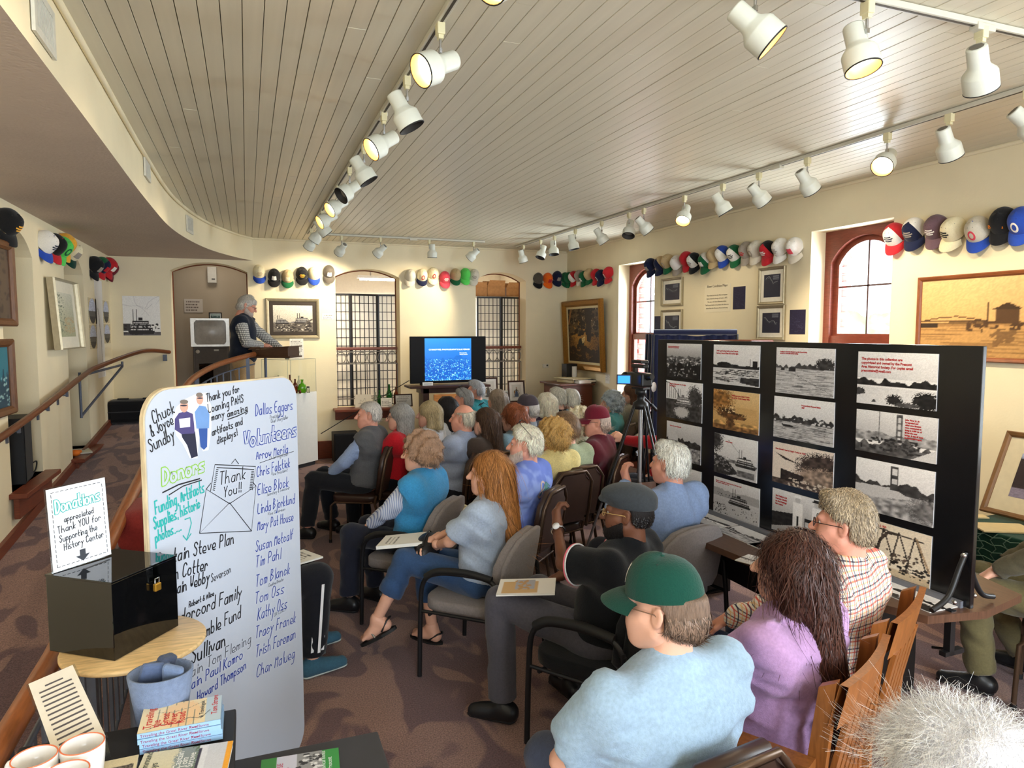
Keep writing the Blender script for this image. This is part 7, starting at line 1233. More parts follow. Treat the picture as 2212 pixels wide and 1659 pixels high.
for i, (kind, lb, px, cap_, pos_) in enumerate(PH):
    Q = [onpanel(*q_, PA, PBq) for q_ in px]; c = sum(Q, Vector())/4; w = ((Q[1]-Q[0]).length+(Q[2]-Q[3]).length)/2; w = (Vector((Q[1].x-Q[0].x, Q[1].y-Q[0].y)).length+Vector((Q[2].x-Q[3].x, Q[2].y-Q[3].y)).length)/2; h = ((Q[0].z-Q[3].z)+(Q[1].z-Q[2].z))/2
    t = thing('mounted_photo', '%s photo of %s' % ('sepia' if kind == 'fish' else 'grey', lb.replace('sepia ', '')), 'photo', group='photos on the black display board'); t.matrix_world = basis(-e, (0, 0, 1), pn, c+pn*.004)
    B('mount', (0, 0, -.001), (w, h, .004), plain((230, 226, 226)), t); o = link('print', ph_(100+i, kind).mesh(w, h), t); o.location = (0, 0, .0016)
    if cap_: textmesh(cap_, pos_[2]*h*.92, REDT, t, Matrix.Translation((-w/2+pos_[0]*w, -h/2+pos_[1]*h-pos_[2]*h*.6, .0022)), 'caption', ext=.0001, space=1.15, bold=.0007)
def flatphoto(px, py, w, h, rz, pic, lb, z=TBZ, name='loose_photo'):
    c = at(px, py, Z=z); t = thing(name, lb, 'photo', (c.x, c.y, z+.0035), rz, 'loose photos on the conference table'); B('sheet', (0, 0, -.001), (w, h, .003), plain((232, 228, 220)), t); o = link('print', pic.mesh(w, h), t); o.location = (0, 0, .0012); return t
R9 = -PI/2
for px, py, w, h, rz, kd, lb in ((1535, 1122, .36, .22, R9+.05, 'plain', 'loose pale photo on the table behind the blue shirt'), (1618, 1160, .4, .2, R9, 'island', 'loose grey river photo on the table below the second column'), (1700, 1195, .4, .2, R9, 'plain', 'loose photo on the table near the auburn hair'), (1955, 1280, .42, .22, R9, 'view', 'loose photo of a wooded shore at the table end')): flatphoto(px, py, w, h, rz, ph_(200+px, kd), lb)
flatphoto(1640, 1215, .2, .14, -1.2, ph_(3, 'plain'), 'small white print near the table edge before the auburn-haired woman')
# blue velvet drape standing behind the board
VEL = fabric((22, 30, 66), 'velvet_blue', sheen=.8); a, b = at(1412, 722, D=7.1), at(1592, 722, D=6.9); t = thing('velvet_drape', 'dark blue velvet drape over a frame behind the photo display', 'drape'); dn = (b-a).normalized(); nn = Vector((dn.y, -dn.x, 0))
mb = MB(); mb.grid(lambda u, v: tuple(a.lerp(b, u)+nn*(.03*math.sin(u*46)*(.3+.7*v))+Vector((0, 0, -v*1.7+.02*math.sin(u*9)*(1-v)))), 60, 12); mb.build('cloth', VEL, t); mb = MB(); mb.grid(lambda u, v: tuple(a+Vector((-.1*v*.5, -.05*math.sin(v*3)+.3*u*.5, -v*1.7+.0*u))+dn*(-.06*v)+nn*(.04*math.sin(u*14))), 14, 12); mb.build('side_fold', VEL, t); MB().tube([a+Vector((0, 0, .02)), b+Vector((0, 0, .02))], .03, 8).build('padded_top', VEL, t)
for q_ in (a, b): MB().tube([(q_.x, q_.y, 0), (q_.x, q_.y, q_.z)], .015, 8).build('pole', BLK, t)
MB().lathe([(0, 0), (.05, 0), (.05, .004), (0, .004)], 20, 0, Matrix.Translation(at(1412, 836, D=6.95)) @ Matrix.Rotation(PI/2, 4, 'X') @ Matrix.Rotation(.5, 4, 'Y')).build('oval_badge', WHT, t)
a = at(1590, 730, D=6.9); t = thing('tall_bookcase', 'top of a dark wooden bookcase behind the photo display', 'bookcase', (a.x, a.y, 0), .3); B('case', (0, 0, .90), (.3, .5, 1.80), CABW, t); B('cornice', (0, 0, 1.83), (.4, .6, .06), CABW, t, bev=.02)
# side table with papers beside the tripod
c = at(1390, 945, Z=.72); t = thing('paper_table', 'small dark table heaped with papers and cords beside the tripod', 'table', (c.x, c.y, 0), .4); B('top', (0, 0, .70), (.7, .5, .03), CABW, t)
for sx in (-1, 1):
    for sy in (-1, 1): B('leg', (sx*.31, sy*.21, .34), (.04, .04, .69), CABW, t)
for k, (dx, dy, lb) in enumerate(((-.2, 0, 'white booklet on the paper table'), (.1, .05, 'white folder on the paper table near the panel'), (.0, -.14, 'loose leaflet on the paper table front'))): B('booklet', (0, 0, .008), (.24, .3, .016), plain(((228, 228, 226), (206, 204, 196), (190, 170, 130))[k]), None, label=lb, cat='booklet', loc=(c.x+dx, c.y+dy, .716+.001*k), rot=(0, 0, .3+k*.5))
MB().tube([(c.x+.15+.09*math.cos(q), c.y-.1+.09*math.sin(q), .725+.004*q/6) for q in [i*.35 for i in range(50)]], .006, 5).build('coiled_cable', plain((150, 96, 40)), None, label='coiled orange-brown cable on the paper table', cat='cable')
# ------------------------------------------------------------------ netted table at the right wall
GRC = fabric((30, 70, 58), 'cloth_green'); c0 = at(2100, 1122, Z=.76); t = thing('netted_table', 'table under dark green cloth and fishing net by the window wall', 'table', (XR-.53, c0.y-.75, 0)); B('cloth_top', (0, 0, .74), (1.0, 1.6, .03), GRC, t, bev=.01)
mb = MB(); mb.grid(lambda u, v: (-.5+.02*math.sin(u*40)*v, -.8+1.6*u, .74-v*.34), 40, 6); mb.grid(lambda u, v: (-.5+1.0*u, -.8, .74-v*.34), 20, 4); mb.grid(lambda u, v: (-.5+1.0*u, .8, .74-v*.34), 20, 4); mb.build('cloth_skirt', GRC, t)
mb = MB()
for k in range(22): y = -.8+k*.075; mb.tube([(-.525-.01*math.sin(j), y+.037*(j % 2), .76-j*.045) for j in range(9)], .0028, 4)
for k in range(8): mb.tube([(-.53, -.8+j*.05, .73-k*.045+.012*(j % 2)) for j in range(33)], .0028, 4)
mb.build('net', plain((110, 140, 124)), t)
for sx in (-1, 1):
    for sy in (-1, 1): B('leg', (sx*.42, sy*.7, .36), (.04, .04, .72), DKB, t)
p = Pic(70, 50, (120, 120, 160), 71).grad((110, 104, 140), (170, 178, 206)).specks(0, .6, 1, 1, (220, 222, 232), 30, .05).poly([(0, 0), (0, .9), (.2, .8), (.25, .3), (.6, .35), (1, .4), (1, .2)], (60, 48, 50)).rect(0, 0, 1, .22, (140, 130, 150)).noise(.2)
q_ = at(2119, 1104, Z=.775); M = wallM(q_, NRT) @ Matrix.Rotation(-.42, 4, 'X') @ Matrix.Translation((.41, .28, 0)); framed('leaning_print', 'gold framed print of a purple street leaning on the netted table', 'picture', M, .82, .56, .035, wood((120, 84, 48), 'frame_bronze'), p, .10, (222, 208, 176))
for px, py, w, h, lb in ((2165, 1142, .3, .2, 'cream leaflet lying on the netted table'), (2112, 1117, .1, .08, 'small cream shell tag on the netted table corner')): c = at(px, py, Z=.757); B('leaflet', (0, 0, 0), (w, h, .008), plain((226, 206, 160)), None, label=lb, cat='leaflet', loc=(c.x, c.y, .762), rot=(0, 0, -.5))
# ------------------------------------------------------------------ ramp side odds and ends
c = at(290, 912, Z=rampz(10.4)); t = thing('black_suitcase', 'black wheeled suitcase lying on the landing under the handrail', 'suitcase', (-1.42, 10.5, rampz(10.4)), .05); B('shell', (0, 0, .17), (.66, .34, .30), fabric((24, 25, 28)), t, bev=.05); B('zip_band', (0, 0, .17), (.665, .345, .012), plain((44, 44, 48)), t); B('top_handle', (-.15, 0, .33), (.14, .03, .02), BLK, t, bev=.008); B('top_handle', (.15, 0, .33), (.14, .03, .02), BLK, t, bev=.008)
for sx in (-1, 1): MB().tube([(sx*.26, -.12, .02), (sx*.26, -.08, .02)], .02, 10).build('wheel', RUB, t)
t = thing('black_speaker_cabinet', 'tall black speaker cabinet standing on the near niche sill', 'speaker', (XL-.12, 6.78, .702), .1); B('cabinet', (0, 0, .27), (.24, .36, .54), plain((22, 23, 26)), t, bev=.006); B('grille', (.123, 0, .27), (.006, .32, .5), fabric((30, 31, 34)), t); MB().tube(smooth_path([(.1, .19, .1), (.14, .23, .12), (.13, .24, .05), (.1, .22, .005)], 5), .006, 5).build('cord', RUB, t)
B('magazine', (0, 0, .01), (.22, .3, .018), plain((206, 204, 186)), None, label='pale magazine lying on the far niche sill', cat='magazine', loc=(XL-.02, 8.7, .623), rot=(0, 0, .3)); f = Field((-.08, -.08, -.05), (.08, .08, .08), .006); f.ell((0, 0, 0), (.05, .045, .035), .01).ell((.03, .03, .01), (.03, .02, .02), .01); link('orange_ornament', meshof([f.nets()], 'orange_ornament', plain((230, 120, 30))), None, (XL-.0, 8.42, .66), None, 'small orange ornament on the far niche sill', 'ornament')
RED = fabric((130, 44, 44), 'red_upholstery'); c = at(285, 1150, D=3.9); t = thing('red_chair', 'dark red upholstered chair behind the ramp railing', 'chair', (-.27, 3.95, 0), -PI/2)
mb = MB(); puff(mb, rrect(.5, .5, .1), .14, Matrix.Translation((0, 0, .42))); mb.build('seat', RED, t); mb = MB(); puff(mb, rrect(.5, .58, .12), .12, backM(-.25, .78, .15) @ Matrix.Rotation(PI, 4, 'Y')); mb.build('backrest', RED, t); [B('leg', (sx*.2, sy*.2, .18), (.04, .04, .36), DKB, t) for sx in (-1, 1) for sy in (-1, 1)]
# ------------------------------------------------------------------ whiteboard
WA, WB = at(318, 1000, D=2.23), at(644, 1000, D=3.0); WA.z = WB.z = 0; we = (WB-WA).normalized(); wn = Vector((we.y, -we.x, 0)); WW = (WB-WA).length; WZ0_, WZ1_ = .10, 1.755
wb = thing('whiteboard', 'tall rounded whiteboard covered with handwritten thanks to donors and volunteers', 'whiteboard'); WM = basis(we, (0, 0, 1), wn, WA+Vector((0, 0, WZ0_))); wb.matrix_world = WM; WHh = WZ1_-WZ0_; WI = WM.inverted()
WBM = mat('board_white', (192, 200, 214), rough=.22, var=.015, vs=2, spec=.4)
MB().prism([(x+WW/2, y+WHh/2) for x, y in rrect(WW, WHh, .10, 8)], -.012, 0).build('board', WBM, wb); MB().prism([(x+WW/2, y+WHh/2) for x, y in rrect(WW+.012, WHh+.012, .106, 8)], -.02, -.004).build('edge', wood((206, 186, 150), 'board_edge'), wb)
for sx in (.12, WW-.12):
    MB().box((sx, -.06, -.03), (.04, .12, .03)).box((sx, -.085, -.03), (.05, .03, .5)).build('foot', mat('foot_grey', (120, 124, 130), rough=.4, metal=.5), wb)
def bp(px, py): q = WI @ onpanel(px, py, WA, WB); return q.x, q.y
INKK, INKB, INKT, INKG = plain((26, 26, 32)), plain((36, 62, 156)), plain((40, 170, 166)), plain((140, 196, 70)); INKS = plain((96, 100, 110))
def wt(txt, a, b, hpx, ink, pen=.004, outline=None, slant=.12, sp=1., seed=3):
    (x0, y0), (x1, y1) = bp(*a), bp(*b); L = math.hypot(x1-x0, y1-y0); k = abs(bp(a[0], a[1])[1]-bp(a[0], a[1]-10)[1])/10; writing(wb, txt, x0, y0, hpx*k, pen, ink, math.atan2(y1-y0, x1-x0), fit_w=L*1.02, outline=outline, slant=slant, sp=sp, seed=seed+len(txt))
def wl(P, ink, pen=.0035, name='drawn_line'):
    mb = MB(); ribbon(mb, [bp(*q) for q in P], pen, .001); mb.build(name, ink, wb)
for a in (('Chuck', (332, 915), (379, 890), 28), ('& Joyce', (328, 944), (376, 914), 27), ('Sundby', (325, 977), (379, 946), 28), ('Thank you for', (446, 868), (517, 846), 17), ('Loaning PAHS', (450, 892), (526, 868), 18), ('many', (457, 908), (486, 899), 15), ('amazing', (491, 901), (535, 886), 14), ('artifacts and', (458, 941), (524, 916), 16), ('displays!', (469, 959), (513, 940), 15)): wt(*a, INKK, .0042)
wl([(492, 906), (512, 899), (535, 888)], INKK, .004)
wt('Dallas Eggers', (552, 898), (632, 884), 24, INKB, .0038); wt('President', (583, 905), (608, 899), 8, INKS, .0018); wt('Chief Storyteller', (585, 914), (622, 904), 8, INKS, .0018)
wt('Volunteers', (527, 966), (640, 940), 32, INKB, .016, WBM)
for txt, a, b, h in (('Arrow Merila', (553, 993), (622, 977), 20), ('Chris Falstiek', (555, 1030), (626, 1008), 21), ('Elise Block', (556, 1069), (623, 1050), 23), ('Linda Bjorklund', (556, 1110), (636, 1086), 22), ('Mary Pat House', (556, 1146), (633, 1124), 21), ('Susan Metcalf', (552, 1192), (632, 1164), 23), ('Tim Pahl', (552, 1226), (607, 1206), 24), ('Tom Blanck', (552, 1268), (626, 1238), 25), ('Tom Oss', (550, 1305), (614, 1280), 24), ('Kathy Oss', (556, 1340), (620, 1312), 25), ('Tracy Franek', (551, 1380), (638, 1344), 25), ('Trish Foreman', (552, 1420), (638, 1378), 25), ('Char Malueg', (554, 1463), (636, 1420), 25)): wt(txt, a, b, h, INKB, .0036)
for txt, a, b in (('Chief Digitizer', (582, 993), (622, 984)), ('Vice President', (586, 1028), (621, 1018)), ('Secretary & Treasurer', (576, 1072), (625, 1056)), ('Vice Chairman', (578, 1114), (616, 1102)), ('Creative Director', (580, 1268), (612, 1254)), ('OR COACH', (592, 1332), (618, 1318))): wt(txt, a, b, 7, INKS, .0016)
wl([(561, 1000), (600, 986), (634, 975)], INKK, .0022)
wt('Donors', (352, 1046), (443, 1014), 32, INKG, .017, WBM); wl([(351, 1064), (385, 1047), (431, 1034)], INKK, .005); wl([(365, 1069), (395, 1050), (435, 1037)], INKK, .004)
for txt, a, b, h in (('Funding, Artifacts', (336, 1110), (441, 1062), 28), ('Supplies, historic', (333, 1143), (432, 1096), 26), ('photos....', (336, 1172), (392, 1144), 24)): wt(txt, a, b, h, INKT, .0055)
wl([(399, 1122), (410, 1118), (413, 1130), (408, 1150), (403, 1165)], INKT, .0045); wl([(395, 1157), (403, 1167), (412, 1153)], INKT, .0045)
for txt, a, b, h, ink, pen in (('Captain Steve Plan', (338, 1226), (504, 1174), 30, INKK, .005), ('John Cotter', (345, 1262), (448, 1230), 30, INKK, .005), ('Captain Webby', (345, 1296), (452, 1256), 27, INKK, .005), ('Severson', (456, 1258), (499, 1236), 18, INKK, .003), ('Robert & Alice', (408, 1312), (462, 1286), 12, INKK, .0035), ('Vandercord Family', (350, 1362), (521, 1290), 30, INKK, .005), ('J. Mack Gamble Fund', (352, 1424), (519, 1334), 30, INKK, .005), ('Mike Sullivan', (362, 1462), (487, 1394), 34, INKK, .006), ('Captain Tom Fleming', (366, 1490), (541, 1388), 24, INKS, .0034), ('Captain Paul Komro', (372, 1514), (523, 1422), 24, INKB, .0038), ('Howard Thompson', (426, 1516), (531, 1444), 22, INKB, .0038)): wt(txt, a, b, h, ink, pen)
for P in ([(430.7, 1152), (445, 1056.6), (495.6, 1088), (552.6, 1050), (543, 1147), (430.7, 1152), (495.6, 1086), (543, 1147)], [(454.5, 1060.6), (463.8, 1003.6), (551.8, 1007.6), (544.7, 1058)], [(445, 1056.6), (455, 1044)], [(552.6, 1050), (546, 1042)], [(500, 1001), (507.6, 991.6), (515, 1002)], [(468, 1010), (548, 1014)]): wl(P, INKK, .0034)
wt('Thank', (474, 1047), (531, 1034), 28, INKK, .004); wt('You!!', (483, 1074), (522, 1062), 22, INKK, .004)
for k in range(12): wl([(467-.7*k, 1014+4*k), (471-.7*k, 1015+4*k)], INKK, .003); wl([(548-.4*k, 1018+3.5*k), (543-.4*k, 1018+3.5*k)], INKK, .003)
# cut-out print of two people on the board
ct = MB(); cols = [plain(c) for c in ((206, 160, 140), (74, 66, 120), (110, 150, 206), (34, 36, 60), (48, 84, 156), (120, 108, 100), (236, 238, 244))]
def fig(P, z, mi): Q = [bp(*q) for q in P]; ct.add([(x, y, z) for x, y in Q], [tuple(range(len(Q)))], mi)
def disc(px, py, rx, ry, z, mi): fig([(px+rx*math.cos(a), py+ry*math.sin(a)) for a in [-2*PI*i/14 for i in range(14)]], z, mi)
fig([(372, 905), (380, 880), (400, 862), (425, 850), (446, 848), (457, 880), (456, 930), (450, 972), (438, 975), (430, 945), (426, 990), (410, 990), (395, 960), (380, 940)], .0006, 6)
fig([(391, 935), (421, 932), (424, 960), (427, 985), (413, 990), (404, 962), (393, 945)], .0009, 3); fig([(377, 905), (386, 892), (402, 888), (416, 894), (419, 918), (420, 936), (392, 938), (377, 928)], .0011, 1); disc(397, 878, 9, 13, .0013, 0); disc(397, 868, 9, 5, .0015, 5); disc(396, 876, 8, 1.8, .0016, 3)
fig([(428, 922), (448, 922), (447, 965), (440, 972), (433, 965)], .0009, 4); fig([(420, 890), (430, 876), (444, 878), (452, 895), (451, 925), (424, 926)], .0012, 2); disc(431, 862, 7.5, 12, .0014, 0); disc(430, 853, 7.5, 5, .0016, 5); disc(431, 860, 6.5, 1.6, .0017, 3); fig([(386, 905), (410, 902), (410, 922), (388, 924)], .0014, 6)
ct.build('cutout_photo', cols, wb)
# ------------------------------------------------------------------ round table with the donation box
RZ = 1.0; cR = at(292, 1385, Z=RZ); t = thing('round_table', 'small round pale wood table carrying the donation box', 'table', (cR.x, cR.y, 0)); RR = .2
BIRCH = wood((224, 190, 136), 'birch', rough=.35, stretch=(1, 6, 6)); MB().lathe([(0, RZ-.016), (RR-.004, RZ-.016), (RR, RZ-.012), (RR, RZ-.004), (RR-.004, RZ), (0, RZ)], 48).build('tabletop', BIRCH, t); MB().tube([(0, 0, .02), (0, 0, RZ-.016)], .022, 12).build('pedestal', STEEL, t); MB().lathe([(0, 0), (.19, 0), (.19, .012), (.03, .03), (0, .03)], 32).build('base', STEEL, t)
PN, PLc, PRc = at(248, 1430, Z=RZ), at(115, 1403, Z=RZ), at(386, 1353, Z=RZ); bh = at(240, 1259, D=(PN-Vector(CAM)).dot(Vector(AF))).z-RZ
ex = (PRc-PN); ey = (PLc-PN); wx = ex.length; ex.normalize(); ey = ey-ex*ey.dot(ex); wy = .24; ey.normalize(); wx = max(.22, min(wx, .34)); BM_ = basis(ex, ey, (0, 0, 1), PN+Vector((0, 0, .002))); ACR = mat('black_acrylic', (10, 10, 11), rough=.04, var=0, spec=.7)
t = thing('donation_box', 'glossy black donation box with a small brass padlock on the round table', 'box'); t.matrix_world = BM_; B('body', (wx/2, wy/2, bh/2), (wx, wy, bh), ACR, t, bev=.002); B('lid', (wx/2, wy/2, bh+.003), (wx+.004, wy+.004, .006), ACR, t, bev=.001); B('coin_slot', (wx*.45, wy*.7, bh+.0065), (.09, .006, .001), plain((60, 60, 62)), t, bev=0); B('hinge', (wx*.2, wy*.95, bh+.008), (.06, .012, .008), plain((40, 40, 42)), t)
B('hasp', (wx*.62, -.006, bh-.02), (.03, .012, .06), glass_mat('hasp_clear', (220, 226, 226), .8), t); MB().tube([(wx*.62-.008, -.012, bh-.05), (wx*.62-.008, -.012, bh-.035), (wx*.62+.008, -.012, bh-.035), (wx*.62+.008, -.012, bh-.05)], .002, 6).build('shackle', CHR, t); B('padlock', (wx*.62, -.012, bh-.062), (.024, .012, .024), mat('brass', (206, 156, 60), rough=.3, metal=.8), t, bev=.003)
# donation sign in an acrylic holder on the box lid
sA, sB = at(116, 1238, Z=RZ+bh+.01), at(242, 1199, Z=RZ+bh+.01); sw = (sB-sA).length; sx_ = (sB-sA).normalized(); sn = Vector((sx_.y, -sx_.x, 0)); sh = sw*1.36; SM_ = basis(sx_, (sn*-.08+Vector((0, 0, 1))).normalized(), sn, sA)
t = thing('donation_sign', 'white hand-lettered donations sign in a clear holder on the black box', 'sign'); t.matrix_world = SM_; B('sheet', (sw/2, sh/2, -.001), (sw, sh, .002), plain((226, 230, 238)), t); B('holder', (sw/2, sh/2, -.004), (sw+.006, sh+.006, .003), glass_mat('acrylic', (240, 245, 250), .4), t)
mb = MB(); m_ = .012
for k in range(15): y0 = m_+k*(sh-2*m_)/15; ribbon(mb, [(m_, y0), (m_, y0+(sh-2*m_)/15*.6)], .0016, .0006); ribbon(mb, [(sw-m_, y0), (sw-m_, y0+(sh-2*m_)/15*.6)], .0016, .0006)
for k in range(11): x0 = m_+k*(sw-2*m_)/11; ribbon(mb, [(x0, m_), (x0+(sw-2*m_)/11*.6, m_)], .0016, .0006); ribbon(mb, [(x0, sh-m_), (x0+(sw-2*m_)/11*.6, sh-m_)], .0016, .0006)
mb.build('dashed_border', INKK, t)
writing(t, 'Donations', sw*.12, sh*.70, sh*.15, sh*.040, INKT, .06, fit_w=sw*.78, outline=plain((214, 240, 240)))
for txt, x, y, h, w in (('appreciated', .24, .57, .07, .52), ('Thank YOU for', .12, .45, .085, .76), ('Supporting the', .14, .34, .08, .66), ('History Center', .2, .23, .08, .7)): writing(t, txt, sw*x, sh*y, sh*h, .0022, INKK, .05, fit_w=sw*w)
mb = MB(); mb.add([(sw*.5+x*sw, y*sh, .0008) for x, y in ((-.05, .18), (.05, .18), (.05, .11), (.12, .11), (0, .035), (-.12, .11), (-.05, .11))], [(0, 1, 2, 6), (3, 4, 5), ]); mb.build('drawn_arrow', plain((60, 64, 72)), t)
# ------------------------------------------------------------------ black sales table with books, mugs and bin
KZ = .93; kA = at(510, 1530, Z=KZ); t = thing('sales_table', 'black-topped sales table in front of the whiteboard', 'table', (kA.x, kA.y, 0), 0); KW = kA.x+.55; B('tabletop', (-KW/2, -.52, KZ-.015), (KW, 1.04, .03), mat('table_black', (34, 34, 38), rough=.5), t, bev=.004)
for x in (-.06, -KW+.05):
    for y in (-.06, -.98): B('leg', (x, y, (KZ-.03)/2), (.04, .04, KZ-.03), BLK, t)
FELT = fabric((122, 138, 168), 'felt_blue', bump=.5, bs=400); c = at(350, 1556, Z=KZ); t = thing('felt_bin', 'grey-blue felt bin holding phone cases on the sales table', 'bin', (c.x, c.y+.01, KZ)); bh2 = .13
MB().lathe([(0, .004), (.055, .0), (.072, bh2), (.066, bh2), (.05, .01), (0, .01)], 32).build('wall', FELT, t).scale = (1.1, .95, 1)
for k, (x, y, rz, lb) in enumerate(((-.02, .01, .3, 'blue-grey sunglasses case in the felt bin'), (.03, -.01, -.4, 'speckled square case in the felt bin'), (.0, .03, .9, 'dark pouch at the rear of the felt bin'))):
    B('soft_case', (0, 0, 0), ((.07, .02, .09), (.055, .022, .08), (.05, .03, .10))[k], fabric(((84, 98, 128), (110, 128, 160), (64, 72, 92))[k]), None, bev=.009, label=lb, cat='case', loc=(c.x+x, c.y+.01+y, KZ+bh2-.02), rot=(.3, .2, rz))
# stacked river-road books, spines to the viewer
bA, bB, bC = at(299, 1634, Z=KZ+.004), at(479, 1599, Z=KZ+.004), None; bx = (bB-bA); BWd = bx.length; bx.normalize(); by = Vector((-bx.y, bx.x, 0)); BD = BWd*.66; bt = .0135
for k in range(4):
    t = thing('river_road_book', ['bottom', 'second', 'third', 'top'][k]+(' book of the river road stack' if k < 3 else ' book of the river road stack showing its map cover'), 'book', (0, 0, 0), 0, 'stacked river road books'); t.matrix_world = basis(bx, by, (0, 0, 1), bA+Vector((0, 0, .001+k*bt))+bx*rnd.uniform(-.002, .003)+by*rnd.uniform(-.002, .003))
    B('cover', (BWd/2, BD/2, bt/2), (BWd, BD, bt-.001), plain((150, 186, 220), rough=.3), t); B('pages', (BWd/2, BD/2+.003, bt/2), (BWd-.006, BD, bt-.004), plain((236, 232, 220)), t)
    MS_ = basis((1, 0, 0), (0, 0, 1), (0, -1, 0), (0, -.0006, 0)); textmesh('Traveling the Great River Road', .010, plain((150, 40, 70)), t, MS_ @ Matrix.Translation((.006, .003, 0)), 'spine_title', ext=.0001); textmesh('Tom Struve', .009, plain((150, 40, 70)), t, MS_ @ Matrix.Translation((BWd*.62, .003, 0)), 'spine_title', ext=.0001)
    if k == 3:
        p = Pic(90, 60, (238, 222, 186), 9).ell(.5, .5, .25, .5, (242, 206, 160), .3).rect(.8, 0, 1, 1, (190, 210, 226)); [p.line(.12+.09*j, 0, .12+.09*j+.03*p.r.rand(), 1, .003, (120, 130, 120)) for j in range(7)]; p.lines([(.1, .1), (.25, .2), (.45, .15), (.6, .3), (.75, .2), (.85, .45)], .006, (70, 80, 90)).lines([(.2, .7), (.4, .62), (.6, .7), (.8, .9)], .004, (110, 120, 120))
        o = link('cover_print', p.mesh(BWd, BD), t); o.location = (BWd/2, BD/2, bt+.0002)
        for j, w_ in enumerate(('Traveling', 'the', 'Great', 'River', 'Road')): textmesh(w_, .026, plain((206, 36, 44)), t, Matrix.Translation((BWd*(.15+.10*j), BD*.12, bt+.0008)) @ Matrix.Rotation(PI/2, 4, 'Z'), 'cover_title', ext=.0001)
        textmesh('A Travelogue', .015, plain((60, 70, 80)), t, Matrix.Translation((BWd*.78, BD*.2, bt+.0008)) @ Matrix.Rotation(PI/2, 4, 'Z'), 'cover_title', ext=.0001); textmesh('Tom Struve', .020, plain((206, 36, 44)), t, Matrix.Translation((BWd*.95, BD*.25, bt+.0008)) @ Matrix.Rotation(PI/2, 4, 'Z'), 'cover_title', ext=.0001)
def flatbook(a, b, z, dfrac, pic, lb, titles, edge=(200, 200, 196), th=.016):
    A, Bq = at(*a, Z=z), at(*b, Z=z); x = (Bq-A); w = x.length; x.normalize(); y = Vector((-x.y, x.x, 0)); d = w*dfrac; t = thing('paperback_book', lb, 'book'); t.matrix_world = basis(x, y, (0, 0, 1), A-y*d+Vector((0, 0, -th))); B('pages', (w/2, d/2, th/2), (w-.003, d-.003, th-.001), plain((234, 230, 220)), t); o = link('cover_print', pic.mesh(w, d), t); o.location = (w/2, d/2, th+.0004); B('cover', (w/2, d/2, th-.0012), (w, d, .0022), plain(edge), t)
    for tx, fx, fy, s_, c_ in titles: textmesh(tx, s_, plain(c_), t, Matrix.Translation((w*fx, d*fy, th+.001)) @ Matrix.Rotation(PI/2, 4, 'Z'), 'cover_title', ext=.0001)
    return t
p = Pic(90, 60, (214, 206, 176), 3).rect(.42, 0, .62, 1, (96, 116, 84)).ell(.5, .6, .12, .5, (140, 150, 150), .6).rect(.62, 0, .72, 1, (220, 222, 228)).rect(.62, .1, .66, .9, (60, 56, 70)).rect(.72, 0, .93, 1, (206, 208, 216)).rect(.93, 0, 1, 1, (240, 168, 50)).noise(.06)
flatbook((312, 1628), (504, 1600), KZ+.018, .66, p, 'river paperback with green photo band and orange edge on the sales table', (('Command', .10, .3, .022, (60, 70, 60)), ('Days', .20, .3, .022, (60, 70, 60)), ('Captain', .46, .35, .022, (240, 240, 236)), ('Tom', .53, .35, .022, (240, 240, 236)), ('Struve', .60, .35, .022, (240, 240, 236))))
p = Pic(60, 50, (222, 206, 166), 5).rect(.1, .1, .9, .5, (120, 110, 96)).specks(.1, .1, .9, .5, (60, 56, 50), 40, .03).noise(.08); flatbook((222, 1646), (300, 1630), KZ+.016, .9, p, 'cream booklet with an old photo beside the mugs', ())
t2 = thing('low_stool_table', 'small white side table under the green and white book', 'table', at(660, 1700, Z=.82)); t2.location.z = 0; B('tabletop', (0, 0, .81), (.42, .36, .02), plain((60, 60, 64)), t2, bev=.004); [B('leg', (sx*.18, sy*.15, .4), (.03, .03, .8), BLK, t2) for sx in (-1, 1) for sy in (-1, 1)]
p = Pic(90, 60, (206, 206, 220), 3).rect(0, 0, .2, 1, (70, 140, 70)).rect(.78, 0, 1, 1, (66, 150, 76)).rect(.45, 0, .78, 1, (150, 150, 150)).specks(.45, 0, .78, 1, (60, 60, 62), 40, .03).specks(.5, .1, .76, .9, (224, 224, 224), 30, .03); flatbook((565, 1642), (731, 1615), .84, .7, p, 'green and white paperback with a city photo below the whiteboard', (('HOUSE', .28, .3, .020, (196, 90, 110)), ('PASS', .36, .3, .020, (196, 90, 110)), ('Historical notes\nof Prescott', .82, .2, .016, (230, 240, 230))), (70, 140, 70))
# mugs
MUG = mat('mug_white', (236, 234, 232), rough=.15, var=.01, spec=.6); ORG = plain((222, 120, 80))
for px, py, lb in ((74, 1634, 'white mug with orange rim at the photo corner'), (178, 1606, 'white mug with orange rim, furthest of the three'), (142, 1668, 'white mug with orange rim, lowest of the three')):
    c = at(px, py, Z=KZ+.102); t = thing('white_mug', lb, 'mug', (c.x, c.y, KZ+.001), 2.6, 'white mugs on the sales table'); R_ = .0445; MB().lathe([(0, 0), (.032, 0), (.035, .004), (R_-.002, .06), (R_, .1), (R_-.0035, .1), (R_-.006, .06), (.03, .008), (0, .008)], 36).build('cup', MUG, t); MB().tube([((R_-.0018)*math.cos(a), (R_-.0018)*math.sin(a), .1005) for a in [2*PI*i/36 for i in range(36)]], .0016, 6, 0, True).build('rim', ORG, t); MB().tube(smooth_path([(R_-.004, 0, .08), (R_+.02, 0, .078), (R_+.028, 0, .05), (R_+.012, 0, .025), (R_-.006, 0, .022)], 4), .006, 8).build('handle', MUG, t)
